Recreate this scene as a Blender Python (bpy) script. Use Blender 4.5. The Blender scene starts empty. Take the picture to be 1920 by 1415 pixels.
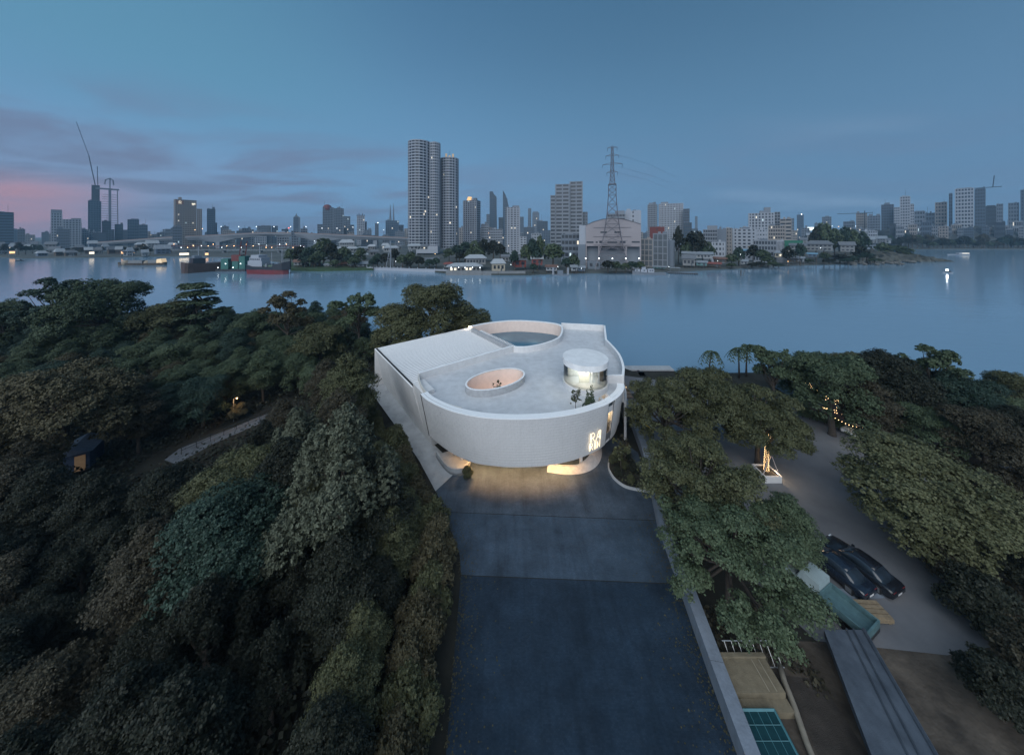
import bpy, bmesh, math, random
import numpy as np
from mathutils import Vector, Matrix

S = bpy.context.scene
COL = S.collection
R = math.radians
F, H, HOR = 560.0, 28.0, 440.0          # focal length in photo pixels, eye height, horizon row

# ------------------------------------------------------------------ camera
cam_d = bpy.data.cameras.new('camera'); cam = bpy.data.objects.new('camera', cam_d); COL.objects.link(cam)
cam.location = (0, 0, H); cam.rotation_euler = (R(90), 0, 0)
cam_d.sensor_fit = 'HORIZONTAL'; cam_d.sensor_width = 36.0
cam_d.lens = 36.0 * F / 1920.0
cam_d.shift_y = -(707.5 - HOR) / 1920.0
cam_d.clip_start = 0.3; cam_d.clip_end = 20000
S.camera = cam

# ------------------------------------------------------------------ dusk sky
SUN_EL, SUN_AZ = R(38), R(196)           # soft glow of the dusk sky, from behind and above the viewer
w = bpy.data.worlds.new('World'); S.world = w; w.use_nodes = True
nt = w.node_tree; nt.nodes.clear()
def N(t, **k):
    n = nt.nodes.new(t)
    for a, b in k.items(): setattr(n, a, b)
    return n
def L(a, b): nt.links.new(a, b)
def math_n(op, a, b=None, clamp=False):
    n = N('ShaderNodeMath', operation=op, use_clamp=clamp)
    for i, v in enumerate((a, b)):
        if v is None: continue
        if isinstance(v, (int, float)): n.inputs[i].default_value = v
        else: L(v, n.inputs[i])
    return n.outputs[0]
def maprange(v, a, b, c, d):
    n = N('ShaderNodeMapRange', interpolation_type='SMOOTHSTEP'); L(v, n.inputs[0])
    for i, x in enumerate((a, b, c, d)): n.inputs[i + 1].default_value = x
    return n.outputs[0]
def mixc(fac, a, b, mode='MIX'):
    n = N('ShaderNodeMix', data_type='RGBA', blend_type=mode)
    if isinstance(fac, (int, float)): n.inputs[0].default_value = fac
    else: L(fac, n.inputs[0])
    for i, v in ((6, a), (7, b)):
        if isinstance(v, tuple): n.inputs[i].default_value = (*v, 1)
        else: L(v, n.inputs[i])
    return n.outputs[2]
tc = N('ShaderNodeTexCoord'); sep = N('ShaderNodeSeparateXYZ'); L(tc.outputs['Generated'], sep.inputs[0])
X_, Y_, Z_ = sep.outputs
ramp = N('ShaderNodeValToRGB'); L(Z_, ramp.inputs[0])
cr = ramp.color_ramp; cr.interpolation = 'B_SPLINE'
stops = [(0.0, (.098, .190, .322)), (.10, (.112, .220, .368)), (.28, (.094, .210, .345)), (.5, (.060, .145, .248)), (.75, (.034, .100, .185)), (1.0, (.030, .088, .165))]
while len(cr.elements) < len(stops): cr.elements.new(0.5)
for e, (p, c) in zip(cr.elements, stops): e.position = p; e.color = (*c, 1)
side = maprange(X_, -.9, .9, 1.16, .80)
sidec = N('ShaderNodeCombineColor')
for i in range(3): L(side, sidec.inputs[i])
base = mixc(1.0, ramp.outputs[0], sidec.outputs[0], 'MULTIPLY')
# teal lift high on the sunset side
teal = math_n('MULTIPLY', maprange(X_, -.2, -.8, 0, 1), maprange(Z_, .12, .40, 0, .55))
base = mixc(teal, base, (.075, .215, .300))
# after-glow low over the horizon where the sun went down
glow = math_n('MULTIPLY', maprange(X_, -.50, -.86, 0, 1), maprange(Z_, .27, .03, 0, 1))
base = mixc(math_n('MULTIPLY', glow, .60), base, (.225, .215, .315))
pink = math_n('MULTIPLY', maprange(X_, -.74, -.88, 0, 1), maprange(Z_, .125, .07, 0, 1))
pink = math_n('MULTIPLY', pink, maprange(Z_, -.02, .03, .35, 1))
# thin streaky cloud
zz = math_n('ADD', math_n('MAXIMUM', Z_, 0.0), .10)
cv = N('ShaderNodeCombineXYZ')
L(math_n('DIVIDE', X_, zz), cv.inputs[0]); L(math_n('DIVIDE', Y_, zz), cv.inputs[1])
mp = N('ShaderNodeMapping'); L(cv.outputs[0], mp.inputs[0]); mp.inputs['Scale'].default_value = (.62, 1.05, 1); mp.inputs['Rotation'].default_value = (0, 0, R(-24))
nz = N('ShaderNodeTexNoise'); L(mp.outputs[0], nz.inputs['Vector']); nz.inputs['Scale'].default_value = 1.0; nz.inputs['Detail'].default_value = 6; nz.inputs['Roughness'].default_value = .55; nz.inputs['Distortion'].default_value = .45
cm = maprange(nz.outputs[0], .42, .62, 0, 1)
cl = math_n('MULTIPLY', cm, math_n('MULTIPLY', maprange(Z_, .36, .16, 0, 1), maprange(X_, .1, -.6, .20, 1.0)))
base = mixc(math_n('MULTIPLY', cl, .92), base, (.118, .142, .225))
base = mixc(math_n('MULTIPLY', pink, math_n('SUBTRACT', 1.0, math_n('MULTIPLY', cm, .35))), base, (.46, .190, .200))
nz2 = N('ShaderNodeTexNoise'); L(mp.outputs[0], nz2.inputs['Vector']); nz2.inputs['Scale'].default_value = .55; nz2.inputs['Detail'].default_value = 5
pale = math_n('MULTIPLY', maprange(nz2.outputs[0], .5, .7, 0, 1), math_n('MULTIPLY', maprange(Z_, .34, .10, 0, 1), maprange(X_, .15, .75, 0, .42)))
base = mixc(pale, base, (.22, .30, .42))
sky = N('ShaderNodeTexSky', sky_type='NISHITA'); sky.sun_disc = False
sky.sun_elevation = SUN_EL; sky.sun_rotation = SUN_AZ
bg1 = N('ShaderNodeBackground'); L(base, bg1.inputs[0]); bg1.inputs[1].default_value = .70
bg2 = N('ShaderNodeBackground'); L(sky.outputs[0], bg2.inputs[0]); bg2.inputs[1].default_value = .0015
add = N('ShaderNodeAddShader'); L(bg1.outputs[0], add.inputs[0]); L(bg2.outputs[0], add.inputs[1])
out = N('ShaderNodeOutputWorld'); L(add.outputs[0], out.inputs[0])

sun_d = bpy.data.lights.new('sun', 'SUN'); sun = bpy.data.objects.new('sun', sun_d); COL.objects.link(sun)
sun_d.energy = 1.5; sun_d.angle = R(70); sun_d.color = (.965, .985, 1.0)
d = Vector((math.sin(SUN_AZ) * math.cos(SUN_EL), math.cos(SUN_AZ) * math.cos(SUN_EL), math.sin(SUN_EL)))
sun.rotation_euler = (-d).to_track_quat('-Z', 'Y').to_euler(); sun.location = d * 60 + Vector((0, 0, 60))
S.view_settings.view_transform = 'Standard'; S.view_settings.look = 'None'
S.view_settings.exposure = 0.95; S.view_settings.gamma = 1.0; S.view_settings.use_curve_mapping = False
S.cycles.use_denoising = True; S.cycles.max_bounces = 5; S.cycles.diffuse_bounces = 2; S.cycles.glossy_bounces = 2
S.cycles.transmission_bounces = 5; S.cycles.transparent_max_bounces = 8; S.cycles.volume_bounces = 0
S.cycles.sample_clamp_indirect = 4.0; S.cycles.caustics_reflective = False; S.cycles.caustics_refractive = False

# ------------------------------------------------------------------ helpers
def W(px, py, z=0.0):
    """photo pixel -> place at height z"""
    y = F * (H - z) / (py - HOR)
    return Vector(((px - 960) / F * y, y, z))
def WY(px, py, y):
    """photo pixel -> place at depth y"""
    return Vector(((px - 960) / F * y, y, H - (py - HOR) / F * y))
MATS = {}
def mat(name, color, rough=.6, metal=0., var=.12, vscale=3., bump=0., bscale=20., emit=None, estr=0., alpha=None, spec=.5, two=None, coord='Object', trans=0.):
    if name in MATS: return MATS[name]
    m = bpy.data.materials.new(name); m.use_nodes = True; t = m.node_tree
    b = t.nodes['Principled BSDF']
    b.inputs['Roughness'].default_value = rough; b.inputs['Metallic'].default_value = metal
    b.inputs['Specular IOR Level'].default_value = spec
    co = t.nodes.new('ShaderNodeTexCoord')
    nz = t.nodes.new('ShaderNodeTexNoise'); t.links.new(co.outputs[coord], nz.inputs['Vector'])
    nz.inputs['Scale'].default_value = vscale; nz.inputs['Detail'].default_value = 5; nz.inputs['Roughness'].default_value = .6
    mr = t.nodes.new('ShaderNodeMapRange'); t.links.new(nz.outputs[0], mr.inputs[0])
    mr.inputs[1].default_value = .3; mr.inputs[2].default_value = .7
    mx = t.nodes.new('ShaderNodeMix'); mx.data_type = 'RGBA'; t.links.new(mr.outputs[0], mx.inputs[0])
    a = tuple(c * (1 - var) for c in color); c2 = two or tuple(min(1, c * (1 + var)) for c in color)
    mx.inputs[6].default_value = (*a, 1); mx.inputs[7].default_value = (*c2, 1)
    t.links.new(mx.outputs[2], b.inputs['Base Color'])
    if bump:
        n2 = t.nodes.new('ShaderNodeTexNoise'); t.links.new(co.outputs[coord], n2.inputs['Vector']); n2.inputs['Scale'].default_value = bscale; n2.inputs['Detail'].default_value = 4
        bp = t.nodes.new('ShaderNodeBump'); bp.inputs['Strength'].default_value = bump; bp.inputs['Distance'].default_value = .1
        t.links.new(n2.outputs[0], bp.inputs['Height']); t.links.new(bp.outputs[0], b.inputs['Normal'])
    if emit:
        b.inputs['Emission Color'].default_value = (*emit, 1); b.inputs['Emission Strength'].default_value = estr
    if trans: b.inputs['Transmission Weight'].default_value = trans
    if alpha is not None: b.inputs['Alpha'].default_value = alpha
    MATS[name] = m
    return m
def streaks(m, amount, scale):
    """faint run-down marks on a wall"""
    t = m.node_tree; b = t.nodes['Principled BSDF']; src = b.inputs['Base Color'].links[0].from_socket
    co = t.nodes.new('ShaderNodeTexCoord'); mp = t.nodes.new('ShaderNodeMapping'); t.links.new(co.outputs['Object'], mp.inputs[0]); mp.inputs['Scale'].default_value = scale
    n = t.nodes.new('ShaderNodeTexNoise'); t.links.new(mp.outputs[0], n.inputs['Vector']); n.inputs['Scale'].default_value = 1.0; n.inputs['Detail'].default_value = 6; n.inputs['Roughness'].default_value = .7
    mr = t.nodes.new('ShaderNodeMapRange'); t.links.new(n.outputs[0], mr.inputs[0]); mr.inputs[1].default_value = .48; mr.inputs[2].default_value = .75; mr.inputs[3].default_value = 1.0; mr.inputs[4].default_value = 1.0 - amount
    cc = t.nodes.new('ShaderNodeCombineColor')
    for i in range(3): t.links.new(mr.outputs[0], cc.inputs[i])
    mx = t.nodes.new('ShaderNodeMix'); mx.data_type = 'RGBA'; mx.blend_type = 'MULTIPLY'; mx.inputs[0].default_value = 1; t.links.new(src, mx.inputs[6]); t.links.new(cc.outputs[0], mx.inputs[7]); t.links.new(mx.outputs[2], b.inputs['Base Color'])
def leafmat(name, c, c2):
    if name in MATS: return MATS[name]
    m = bpy.data.materials.new(name); m.use_nodes = True; t = m.node_tree
    b = t.nodes['Principled BSDF']; b.inputs['Roughness'].default_value = .62; b.inputs['Specular IOR Level'].default_value = .28
    co = t.nodes.new('ShaderNodeTexCoord'); oi = t.nodes.new('ShaderNodeObjectInfo')
    at = t.nodes.new('ShaderNodeAttribute'); at.attribute_name = 'tint'
    nz = t.nodes.new('ShaderNodeTexNoise'); t.links.new(co.outputs['Object'], nz.inputs['Vector']); nz.inputs['Scale'].default_value = .7; nz.inputs['Detail'].default_value = 2
    n3 = t.nodes.new('ShaderNodeTexNoise'); t.links.new(co.outputs['Object'], n3.inputs['Vector']); n3.inputs['Scale'].default_value = 2.3; n3.inputs['Detail'].default_value = 3
    sn = t.nodes.new('ShaderNodeMath'); sn.operation = 'ADD'; t.links.new(nz.outputs[0], sn.inputs[0]); t.links.new(n3.outputs[0], sn.inputs[1])
    s = t.nodes.new('ShaderNodeMath'); s.operation = 'ADD'; t.links.new(sn.outputs[0], s.inputs[0]); t.links.new(at.outputs['Fac'], s.inputs[1])
    om = t.nodes.new('ShaderNodeMath'); om.operation = 'MULTIPLY'; t.links.new(oi.outputs['Random'], om.inputs[0]); om.inputs[1].default_value = .45
    s1 = t.nodes.new('ShaderNodeMath'); s1.operation = 'ADD'; t.links.new(s.outputs[0], s1.inputs[0]); t.links.new(om.outputs[0], s1.inputs[1])
    s2 = t.nodes.new('ShaderNodeMapRange'); t.links.new(s1.outputs[0], s2.inputs[0]); s2.inputs[1].default_value = .85; s2.inputs[2].default_value = 2.05
    mx = t.nodes.new('ShaderNodeMix'); mx.data_type = 'RGBA'; t.links.new(s2.outputs[0], mx.inputs[0])
    mx.inputs[6].default_value = (*c, 1); mx.inputs[7].default_value = (*c2, 1)
    t.links.new(mx.outputs[2], b.inputs['Base Color'])
    MATS[name] = m
    return m
def link(o, parent=None):
    COL.objects.link(o)
    if parent is not None: o.parent = parent
    return o
def empty(name, loc=(0, 0, 0), rz=0., sc=1., parent=None):
    o = bpy.data.objects.new(name, None); o.empty_display_size = .1
    o.location = loc; o.rotation_euler = (0, 0, rz); o.scale = (sc,) * 3 if not isinstance(sc, tuple) else sc
    return link(o, parent)
def tag(o, label=None, cat=None, group=None, kind=None):
    for k, v in (('label', label), ('category', cat), ('group', group), ('kind', kind)):
        if v: o[k] = v
    return o
class MB:
    def __init__(s): s.v = []; s.f = []
    def add(s, vs, fs):
        n = len(s.v); s.v += [tuple(p) for p in vs]; s.f += [tuple(i + n for i in f) for f in fs]; return s
    def box(s, a, b):
        x0, y0, z0 = a; x1, y1, z1 = b
        return s.add([(x0, y0, z0), (x1, y0, z0), (x1, y1, z0), (x0, y1, z0), (x0, y0, z1), (x1, y0, z1), (x1, y1, z1), (x0, y1, z1)],
                     [(0, 3, 2, 1), (4, 5, 6, 7), (0, 1, 5, 4), (1, 2, 6, 5), (2, 3, 7, 6), (3, 0, 4, 7)])
    def cbox(s, c, d): return s.box([c[i] - d[i] / 2 for i in range(3)], [c[i] + d[i] / 2 for i in range(3)])
    def tube(s, pts, rad, n=6, cap=True):
        pts = [Vector(p) for p in pts]; rad = rad if isinstance(rad, (list, tuple)) else [rad] * len(pts)
        vs = []; up = Vector((0, 0, 1))
        for i, p in enumerate(pts):
            t = (pts[min(i + 1, len(pts) - 1)] - pts[max(i - 1, 0)]).normalized()
            a = t.cross(up if abs(t.z) < .95 else Vector((1, 0, 0))).normalized(); b = t.cross(a)
            for k in range(n):
                q = 2 * math.pi * k / n; vs.append(p + (a * math.cos(q) + b * math.sin(q)) * rad[i])
        fs = [(i * n + k, i * n + (k + 1) % n, (i + 1) * n + (k + 1) % n, (i + 1) * n + k) for i in range(len(pts) - 1) for k in range(n)]
        if cap: fs += [tuple(range(n - 1, -1, -1)), tuple((len(pts) - 1) * n + k for k in range(n))]
        return s.add(vs, fs)
    def bar(s, a, b, t): return s.tube([a, b], t, 4)
    def prism(s, poly, z0, z1):
        n = len(poly); vs = [(p[0], p[1], z0) for p in poly] + [(p[0], p[1], z1) for p in poly]
        fs = [(i, (i + 1) % n, n + (i + 1) % n, n + i) for i in range(n)] + [tuple(range(n - 1, -1, -1)), tuple(range(n, 2 * n))]
        return s.add(vs, fs)
    def strip(s, A, B, closed=False):
        n = len(A); m = n if closed else n - 1
        return s.add(list(A) + list(B), [(i, (i + 1) % n, n + (i + 1) % n, n + i) for i in range(m)])
    def wall(s, A, B, z0, z1, closed=False):
        """wall between plan line A (outer) and B (inner)"""
        a0 = [(p[0], p[1], z0) for p in A]; a1 = [(p[0], p[1], z1) for p in A]; b0 = [(p[0], p[1], z0) for p in B]; b1 = [(p[0], p[1], z1) for p in B]
        n = len(A); m = n if closed else n - 1; fs = []
        for i in range(m):
            j = (i + 1) % n
            fs += [(i, j, n + j, n + i), (n + i, n + j, 3 * n + j, 3 * n + i), (2 * n + j, 2 * n + i, 3 * n + i, 3 * n + j), (i, 2 * n + i, 2 * n + j, j)]
        if not closed: fs += [(0, n, 3 * n, 2 * n), (n - 1, 3 * n - 1, 4 * n - 1, 2 * n - 1)]
        return s.add(a0 + a1 + b0 + b1, fs)
    def disc(s, c, r, z0, z1, n=32, rb=None):
        rb = rb or r
        vs = [(c[0] + rb * math.cos(2 * math.pi * k / n), c[1] + rb * math.sin(2 * math.pi * k / n), z0) for k in range(n)]
        vs += [(c[0] + r * math.cos(2 * math.pi * k / n), c[1] + r * math.sin(2 * math.pi * k / n), z1) for k in range(n)]
        return s.add(vs, [(k, (k + 1) % n, n + (k + 1) % n, n + k) for k in range(n)] + [tuple(range(n - 1, -1, -1)), tuple(range(n, 2 * n))])
    def ball(s, c, r, n=8, m=6):
        vs = []; fs = []
        for i in range(m + 1):
            a = math.pi * i / m
            for k in range(n):
                q = 2 * math.pi * k / n; vs.append((c[0] + r * math.sin(a) * math.cos(q), c[1] + r * math.sin(a) * math.sin(q), c[2] + r * math.cos(a)))
        for i in range(m):
            for k in range(n): fs.append((i * n + k, (i + 1) * n + k, (i + 1) * n + (k + 1) % n, i * n + (k + 1) % n))
        return s.add(vs, fs)
    def mesh(s, name, smooth=False):
        me = bpy.data.meshes.new(name); me.from_pydata(s.v, [], s.f); me.update()
        bm = bmesh.new(); bm.from_mesh(me); bmesh.ops.recalc_face_normals(bm, faces=bm.faces); bm.to_mesh(me); bm.free()
        if smooth:
            for p in me.polygons: p.use_smooth = True
        return me
    def build(s, name, m, parent=None, smooth=False, loc=(0, 0, 0), rz=0.):
        me = s.mesh(name, smooth); me.materials.append(m)
        o = bpy.data.objects.new(name, me); o.location = loc; o.rotation_euler = (0, 0, rz)
        return link(o, parent)
def share(name, me, m, parent, loc, rz=0., sc=None):
    """another object on the same mesh data"""
    o = bpy.data.objects.new(name, me); o.location = loc; o.rotation_euler = (0, 0, rz)
    if sc: o.scale = sc
    if not me.materials: me.materials.append(m)
    link(o, parent)
    if me.materials[0] is not m: o.material_slots[0].link = 'OBJECT'; o.material_slots[0].material = m
    return o
def holed(name, outer, holes, z, m, parent=None):
    bm = bmesh.new()
    for lp in [outer] + holes:
        vs = [bm.verts.new((p[0], p[1], z)) for p in lp]
        for i in range(len(vs)): bm.edges.new((vs[i], vs[(i + 1) % len(vs)]))
    bmesh.ops.triangle_fill(bm, use_beauty=True, use_dissolve=False, edges=bm.edges[:], normal=(0, 0, 1))
    for f in bm.faces:
        if f.normal.z < 0: f.normal_flip()
    me = bpy.data.meshes.new(name); bm.to_mesh(me); bm.free(); me.materials.append(m)
    return link(bpy.data.objects.new(name, me), parent)
def spline(pts, n):
    """points spread evenly along a smooth line through pts"""
    P = [Vector(p) for p in pts]; o = []
    for i in range(len(P) - 1):
        a, b, c, d_ = P[max(i - 1, 0)], P[i], P[i + 1], P[min(i + 2, len(P) - 1)]
        for k in range(16):
            t = k / 16; o.append(.5 * ((2 * b) + (c - a) * t + (2 * a - 5 * b + 4 * c - d_) * t * t + (3 * b - a - 3 * c + d_) * t ** 3))
    o.append(P[-1]); acc = [0]
    for i in range(1, len(o)): acc.append(acc[-1] + (o[i] - o[i - 1]).length)
    res = []; j = 0
    for k in range(n):
        s = acc[-1] * k / (n - 1)
        while j < len(o) - 2 and acc[j + 1] < s: j += 1
        u = (s - acc[j]) / max(acc[j + 1] - acc[j], 1e-9); res.append(o[j].lerp(o[j + 1], min(max(u, 0), 1)))
    return res
def offset(line, dist):
    """plan line shifted to its left by dist"""
    o = []
    for i, p in enumerate(line):
        t = (line[min(i + 1, len(line) - 1)] - line[max(i - 1, 0)]); t.z = 0; t.normalize()
        o.append(Vector((p.x - t.y * dist, p.y + t.x * dist, p.z)))
    return o
def spot(name, loc, power, color, size, parent, ang=100):
    l = bpy.data.lights.new(name, 'SPOT'); l.energy = power; l.color = color; l.shadow_soft_size = size; l.spot_size = R(ang); l.spot_blend = .8
    o = bpy.data.objects.new(name, l); o.location = loc; return link(o, parent)
def lamp(name, loc, power, color, size=.3, parent=None):
    l = bpy.data.lights.new(name, 'POINT'); l.energy = power; l.color = color; l.shadow_soft_size = size
    o = bpy.data.objects.new(name, l); o.location = loc; return link(o, parent)
# ------------------------------------------------------------------ materials
WHITE = mat('white_render', (.62, .62, .63), .75, var=.06, vscale=1.3, bump=.15, bscale=30)
COPING = mat('white_coping', (.84, .85, .86), .6, var=.03, vscale=2)
TILE = mat('facade_tile', (.63, .63, .64), .55, var=.045, vscale=2.2, bump=.1, bscale=40, coord='Generated')
JOINT = mat('facade_joint', (.57, .57, .58), .8, var=.06)
SIDEW = mat('side_wall_render', (.66, .66, .665), .8, var=.05, vscale=.8)
DECKM = mat('roof_screed', (.55, .565, .59), .7, var=.10, vscale=.9, bump=.1, bscale=8)
KERBM = mat('kerb_concrete', (.36, .37, .39), .8, var=.15, vscale=2.5, bump=.2)
METALR = mat('white_metal_roof', (.56, .58, .61), .45, metal=.0, var=.04, vscale=.5)
PINK = mat('pink_plaster', (.66, .56, .51), .8, var=.06, vscale=1.5)
CONC = mat('pale_concrete', (.36, .38, .40), .85, var=.14, vscale=.7, bump=.2, bscale=6)
WALLC = mat('boundary_concrete', (.18, .215, .265), .85, var=.16, vscale=.6, bump=.2, bscale=8)
BLACK = mat('black_gap', (.02, .02, .022), .7)
DARKM = mat('dark_metal', (.05, .055, .06), .45, .6)
STEEL = mat('grey_steel', (.20, .22, .24), .45, .5)
WOOD = mat('tan_timber', (.22, .17, .11), .8, var=.25, vscale=5, bump=.3)
WARM = (1.0, .70, .40)
for m_, a_, s_ in ((TILE, .07, (1.6, 1.6, .16)), (SIDEW, .10, (1.2, 1.2, .12)), (WHITE, .08, (1.5, 1.5, .2)), (DECKM, .14, (.5, .8, 1)), (METALR, .12, (.35, .5, 1)), (CONC, .22, (.8, .8, .8)), (WALLC, .3, (1.2, 1.2, .3))): streaks(m_, a_, s_)
GLOW = mat('warm_lamp', (.9, .8, .6), .5, emit=WARM, estr=4)
NEON = mat('warm_neon', (1, .9, .7), .5, emit=(1.0, .78, .48), estr=1.25)
WLAMP = mat('white_lamp', (.9, .95, 1), .5, emit=(.85, .95, 1.0), estr=3.2)
OLAMP = mat('orange_lamp', (1, .8, .5), .5, emit=(1.0, .55, .25), estr=4)
BULB = mat('bulb', (1, .8, .5), .5, emit=(1.0, .62, .28), estr=5)
LITWIN = mat('lit_window', (.9, .8, .6), .5, emit=(1.0, .86, .66), estr=.42)
GLASSD = mat('dark_glass', (.022, .032, .045), .12, var=.2, spec=.6)
SOIL = mat('soil', (.050, .044, .036), .95, var=.4, vscale=.5, two=(.10, .088, .072), bump=.5, bscale=3)
WOODG = mat('wood_floor', (.012, .013, .010), .95, var=.3, vscale=.4, two=(.026, .026, .019), bump=.5, bscale=2)
TAR = mat('car_park_tarmac', (.118, .124, .138), .8, var=.25, vscale=.16, two=(.170, .176, .190), bump=.12, bscale=12)
def paver(name, c, c2, mortar, scale):
    m = bpy.data.materials.new(name); m.use_nodes = True; t = m.node_tree; b = t.nodes['Principled BSDF']; b.inputs['Roughness'].default_value = .55; b.inputs['Specular IOR Level'].default_value = .25
    co = t.nodes.new('ShaderNodeTexCoord'); br = t.nodes.new('ShaderNodeTexBrick'); t.links.new(co.outputs['Object'], br.inputs['Vector'])
    br.inputs['Color1'].default_value = (*c, 1); br.inputs['Color2'].default_value = (*c2, 1); br.inputs['Mortar'].default_value = (*mortar, 1)
    br.inputs['Scale'].default_value = scale; br.inputs['Mortar Size'].default_value = .014
    nz = t.nodes.new('ShaderNodeTexNoise'); t.links.new(co.outputs['Object'], nz.inputs['Vector']); nz.inputs['Scale'].default_value = .35; nz.inputs['Detail'].default_value = 9; nz.inputs['Roughness'].default_value = .72
    mr = t.nodes.new('ShaderNodeMapRange'); t.links.new(nz.outputs[0], mr.inputs[0]); mr.inputs[1].default_value = .25; mr.inputs[2].default_value = .75; mr.inputs[3].default_value = .50; mr.inputs[4].default_value = 1.42
    mx = t.nodes.new('ShaderNodeMix'); mx.data_type = 'RGBA'; mx.blend_type = 'MULTIPLY'; mx.inputs[0].default_value = 1
    cc = t.nodes.new('ShaderNodeCombineColor')
    for i in range(3): t.links.new(mr.outputs[0], cc.inputs[i])
    t.links.new(br.outputs[0], mx.inputs[6]); t.links.new(cc.outputs[0], mx.inputs[7]); t.links.new(mx.outputs[2], b.inputs['Base Color'])
    n2 = t.nodes.new('ShaderNodeTexNoise'); t.links.new(co.outputs['Object'], n2.inputs['Vector']); n2.inputs['Scale'].default_value = .5
    m2 = t.nodes.new('ShaderNodeMapRange'); t.links.new(n2.outputs[0], m2.inputs[0]); m2.inputs[3].default_value = .38; m2.inputs[4].default_value = .7; t.links.new(m2.outputs[0], b.inputs['Roughness'])
    bp = t.nodes.new('ShaderNodeBump'); bp.inputs['Strength'].default_value = .35; bp.inputs['Distance'].default_value = .03; t.links.new(br.outputs['Fac'], bp.inputs['Height']); bp.invert = True; t.links.new(bp.outputs[0], b.inputs['Normal'])
    return m
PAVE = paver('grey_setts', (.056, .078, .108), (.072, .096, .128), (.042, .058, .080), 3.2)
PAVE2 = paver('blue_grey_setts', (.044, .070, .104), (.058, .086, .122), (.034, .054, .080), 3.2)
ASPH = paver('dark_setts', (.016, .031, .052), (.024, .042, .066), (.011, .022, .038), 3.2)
for m_ in (PAVE, PAVE2, ASPH): streaks(m_, .38, (1.1, .10, 1)); streaks(m_, .30, (.22, .5, 1))
# water
def water_mat():
    m = bpy.data.materials.new('river_water'); m.use_nodes = True; t = m.node_tree; b = t.nodes['Principled BSDF']
    b.inputs['Roughness'].default_value = .10; b.inputs['IOR'].default_value = 1.33
    co = t.nodes.new('ShaderNodeTexCoord')
    n0 = t.nodes.new('ShaderNodeTexNoise'); t.links.new(co.outputs['Object'], n0.inputs['Vector']); n0.inputs['Scale'].default_value = .012; n0.inputs['Detail'].default_value = 5
    mx = t.nodes.new('ShaderNodeMix'); mx.data_type = 'RGBA'; t.links.new(n0.outputs[0], mx.inputs[0])
    mx.inputs[6].default_value = (.145, .250, .350, 1); mx.inputs[7].default_value = (.175, .290, .40, 1); t.links.new(mx.outputs[2], b.inputs['Base Color'])
    mp = t.nodes.new('ShaderNodeMapping'); t.links.new(co.outputs['Object'], mp.inputs[0]); mp.inputs['Scale'].default_value = (.35, .8, 1); mp.inputs['Rotation'].default_value = (0, 0, R(8))
    h = None
    for sc, st in ((.55, .12), (1.7, .075), (.07, .30)):
        n = t.nodes.new('ShaderNodeTexNoise'); t.links.new(mp.outputs[0], n.inputs['Vector']); n.inputs['Scale'].default_value = sc; n.inputs['Detail'].default_value = 3
        mu = t.nodes.new('ShaderNodeMath'); mu.operation = 'MULTIPLY'; mu.inputs[1].default_value = st; t.links.new(n.outputs[0], mu.inputs[0])
        if h is None: h = mu.outputs[0]
        else:
            a = t.nodes.new('ShaderNodeMath'); t.links.new(h, a.inputs[0]); t.links.new(mu.outputs[0], a.inputs[1]); h = a.outputs[0]
    bp = t.nodes.new('ShaderNodeBump'); bp.inputs['Strength'].default_value = .42; bp.inputs['Distance'].default_value = 1.0
    t.links.new(h, bp.inputs['Height']); t.links.new(bp.outputs[0], b.inputs['Normal'])
    return m
WATER = water_mat()

# ------------------------------------------------------------------ ground, river, banks
WZ = -1.2
def sheet(name, poly, z, m, kind='structure'):
    n = len(poly); b = MB().add([(p[0], p[1], p[2] if len(p) > 2 and z is None else z) for p in poly], [tuple(range(n))])
    return tag(b.build(name, m), kind=kind)
sheet('ground', [(-4800, -60), (4800, -60), (4800, 4900), (-4800, 4900)], -6, SOIL)
sheet('river', [(-4700, 20), (4700, 20), (4700, 1500), (-4700, 1500)], WZ, WATER)
bank = [(-400, 150), (-190, 118), (-100, 100), (-62, 92), (-40, 86), (-24, 76), (-10, 70.5), (12, 69), (21, 66), (25, 61), (40, 60.5), (60, 61), (80, 58), (110, 54), (200, 50), (420, 60)]
near = bank + [(420, -50), (-400, -50)]
tag(MB().prism(near, -5, 0).build('near_bank', WOODG), kind='structure')
shore = [(-4600, 520), (-900, 470), (-600, 366), (-520, 386), (-455, 402), (-400, 395), (-330, 372), (-250, 318), (-185, 262), (-150, 250), (-115, 252), (-70, 240), (-40, 216), (10, 214), (40, 225), (90, 228), (140, 238), (200, 258), (270, 284), (360, 306), (430, 330), (480, 356), (498, 392), (520, 440), (560, 500), (640, 570), (760, 592), (1100, 590), (4600, 650)]
FARG = mat('far_ground', (.05, .06, .055), .95, var=.3, vscale=.02, two=(.09, .10, .10))
tag(MB().prism(shore + [(4600, 4800), (-4600, 4800)], -5, 0).build('far_bank', FARG), kind='structure')

# forecourt and paths
def L2(*pts): return [(*W(a, b)[:2],) for a, b in pts]
sheet('forecourt', [(-8.3, 32.6), (-6.3, 35.8), (-9, 40.5), (14.6, 41), (16.2, 38.4), (15.0, 33), (14.3, 29.3), (-6.8, 30.2)], .012, PAVE)
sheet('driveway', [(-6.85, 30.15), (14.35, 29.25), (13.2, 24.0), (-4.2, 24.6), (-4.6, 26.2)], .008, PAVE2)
sheet('lower_driveway', [(-4.2, 24.55), (13.2, 23.95), (12.2, 16), (11.2, 4), (-2.6, 4), (-3.55, 16)], .004, ASPH)
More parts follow.
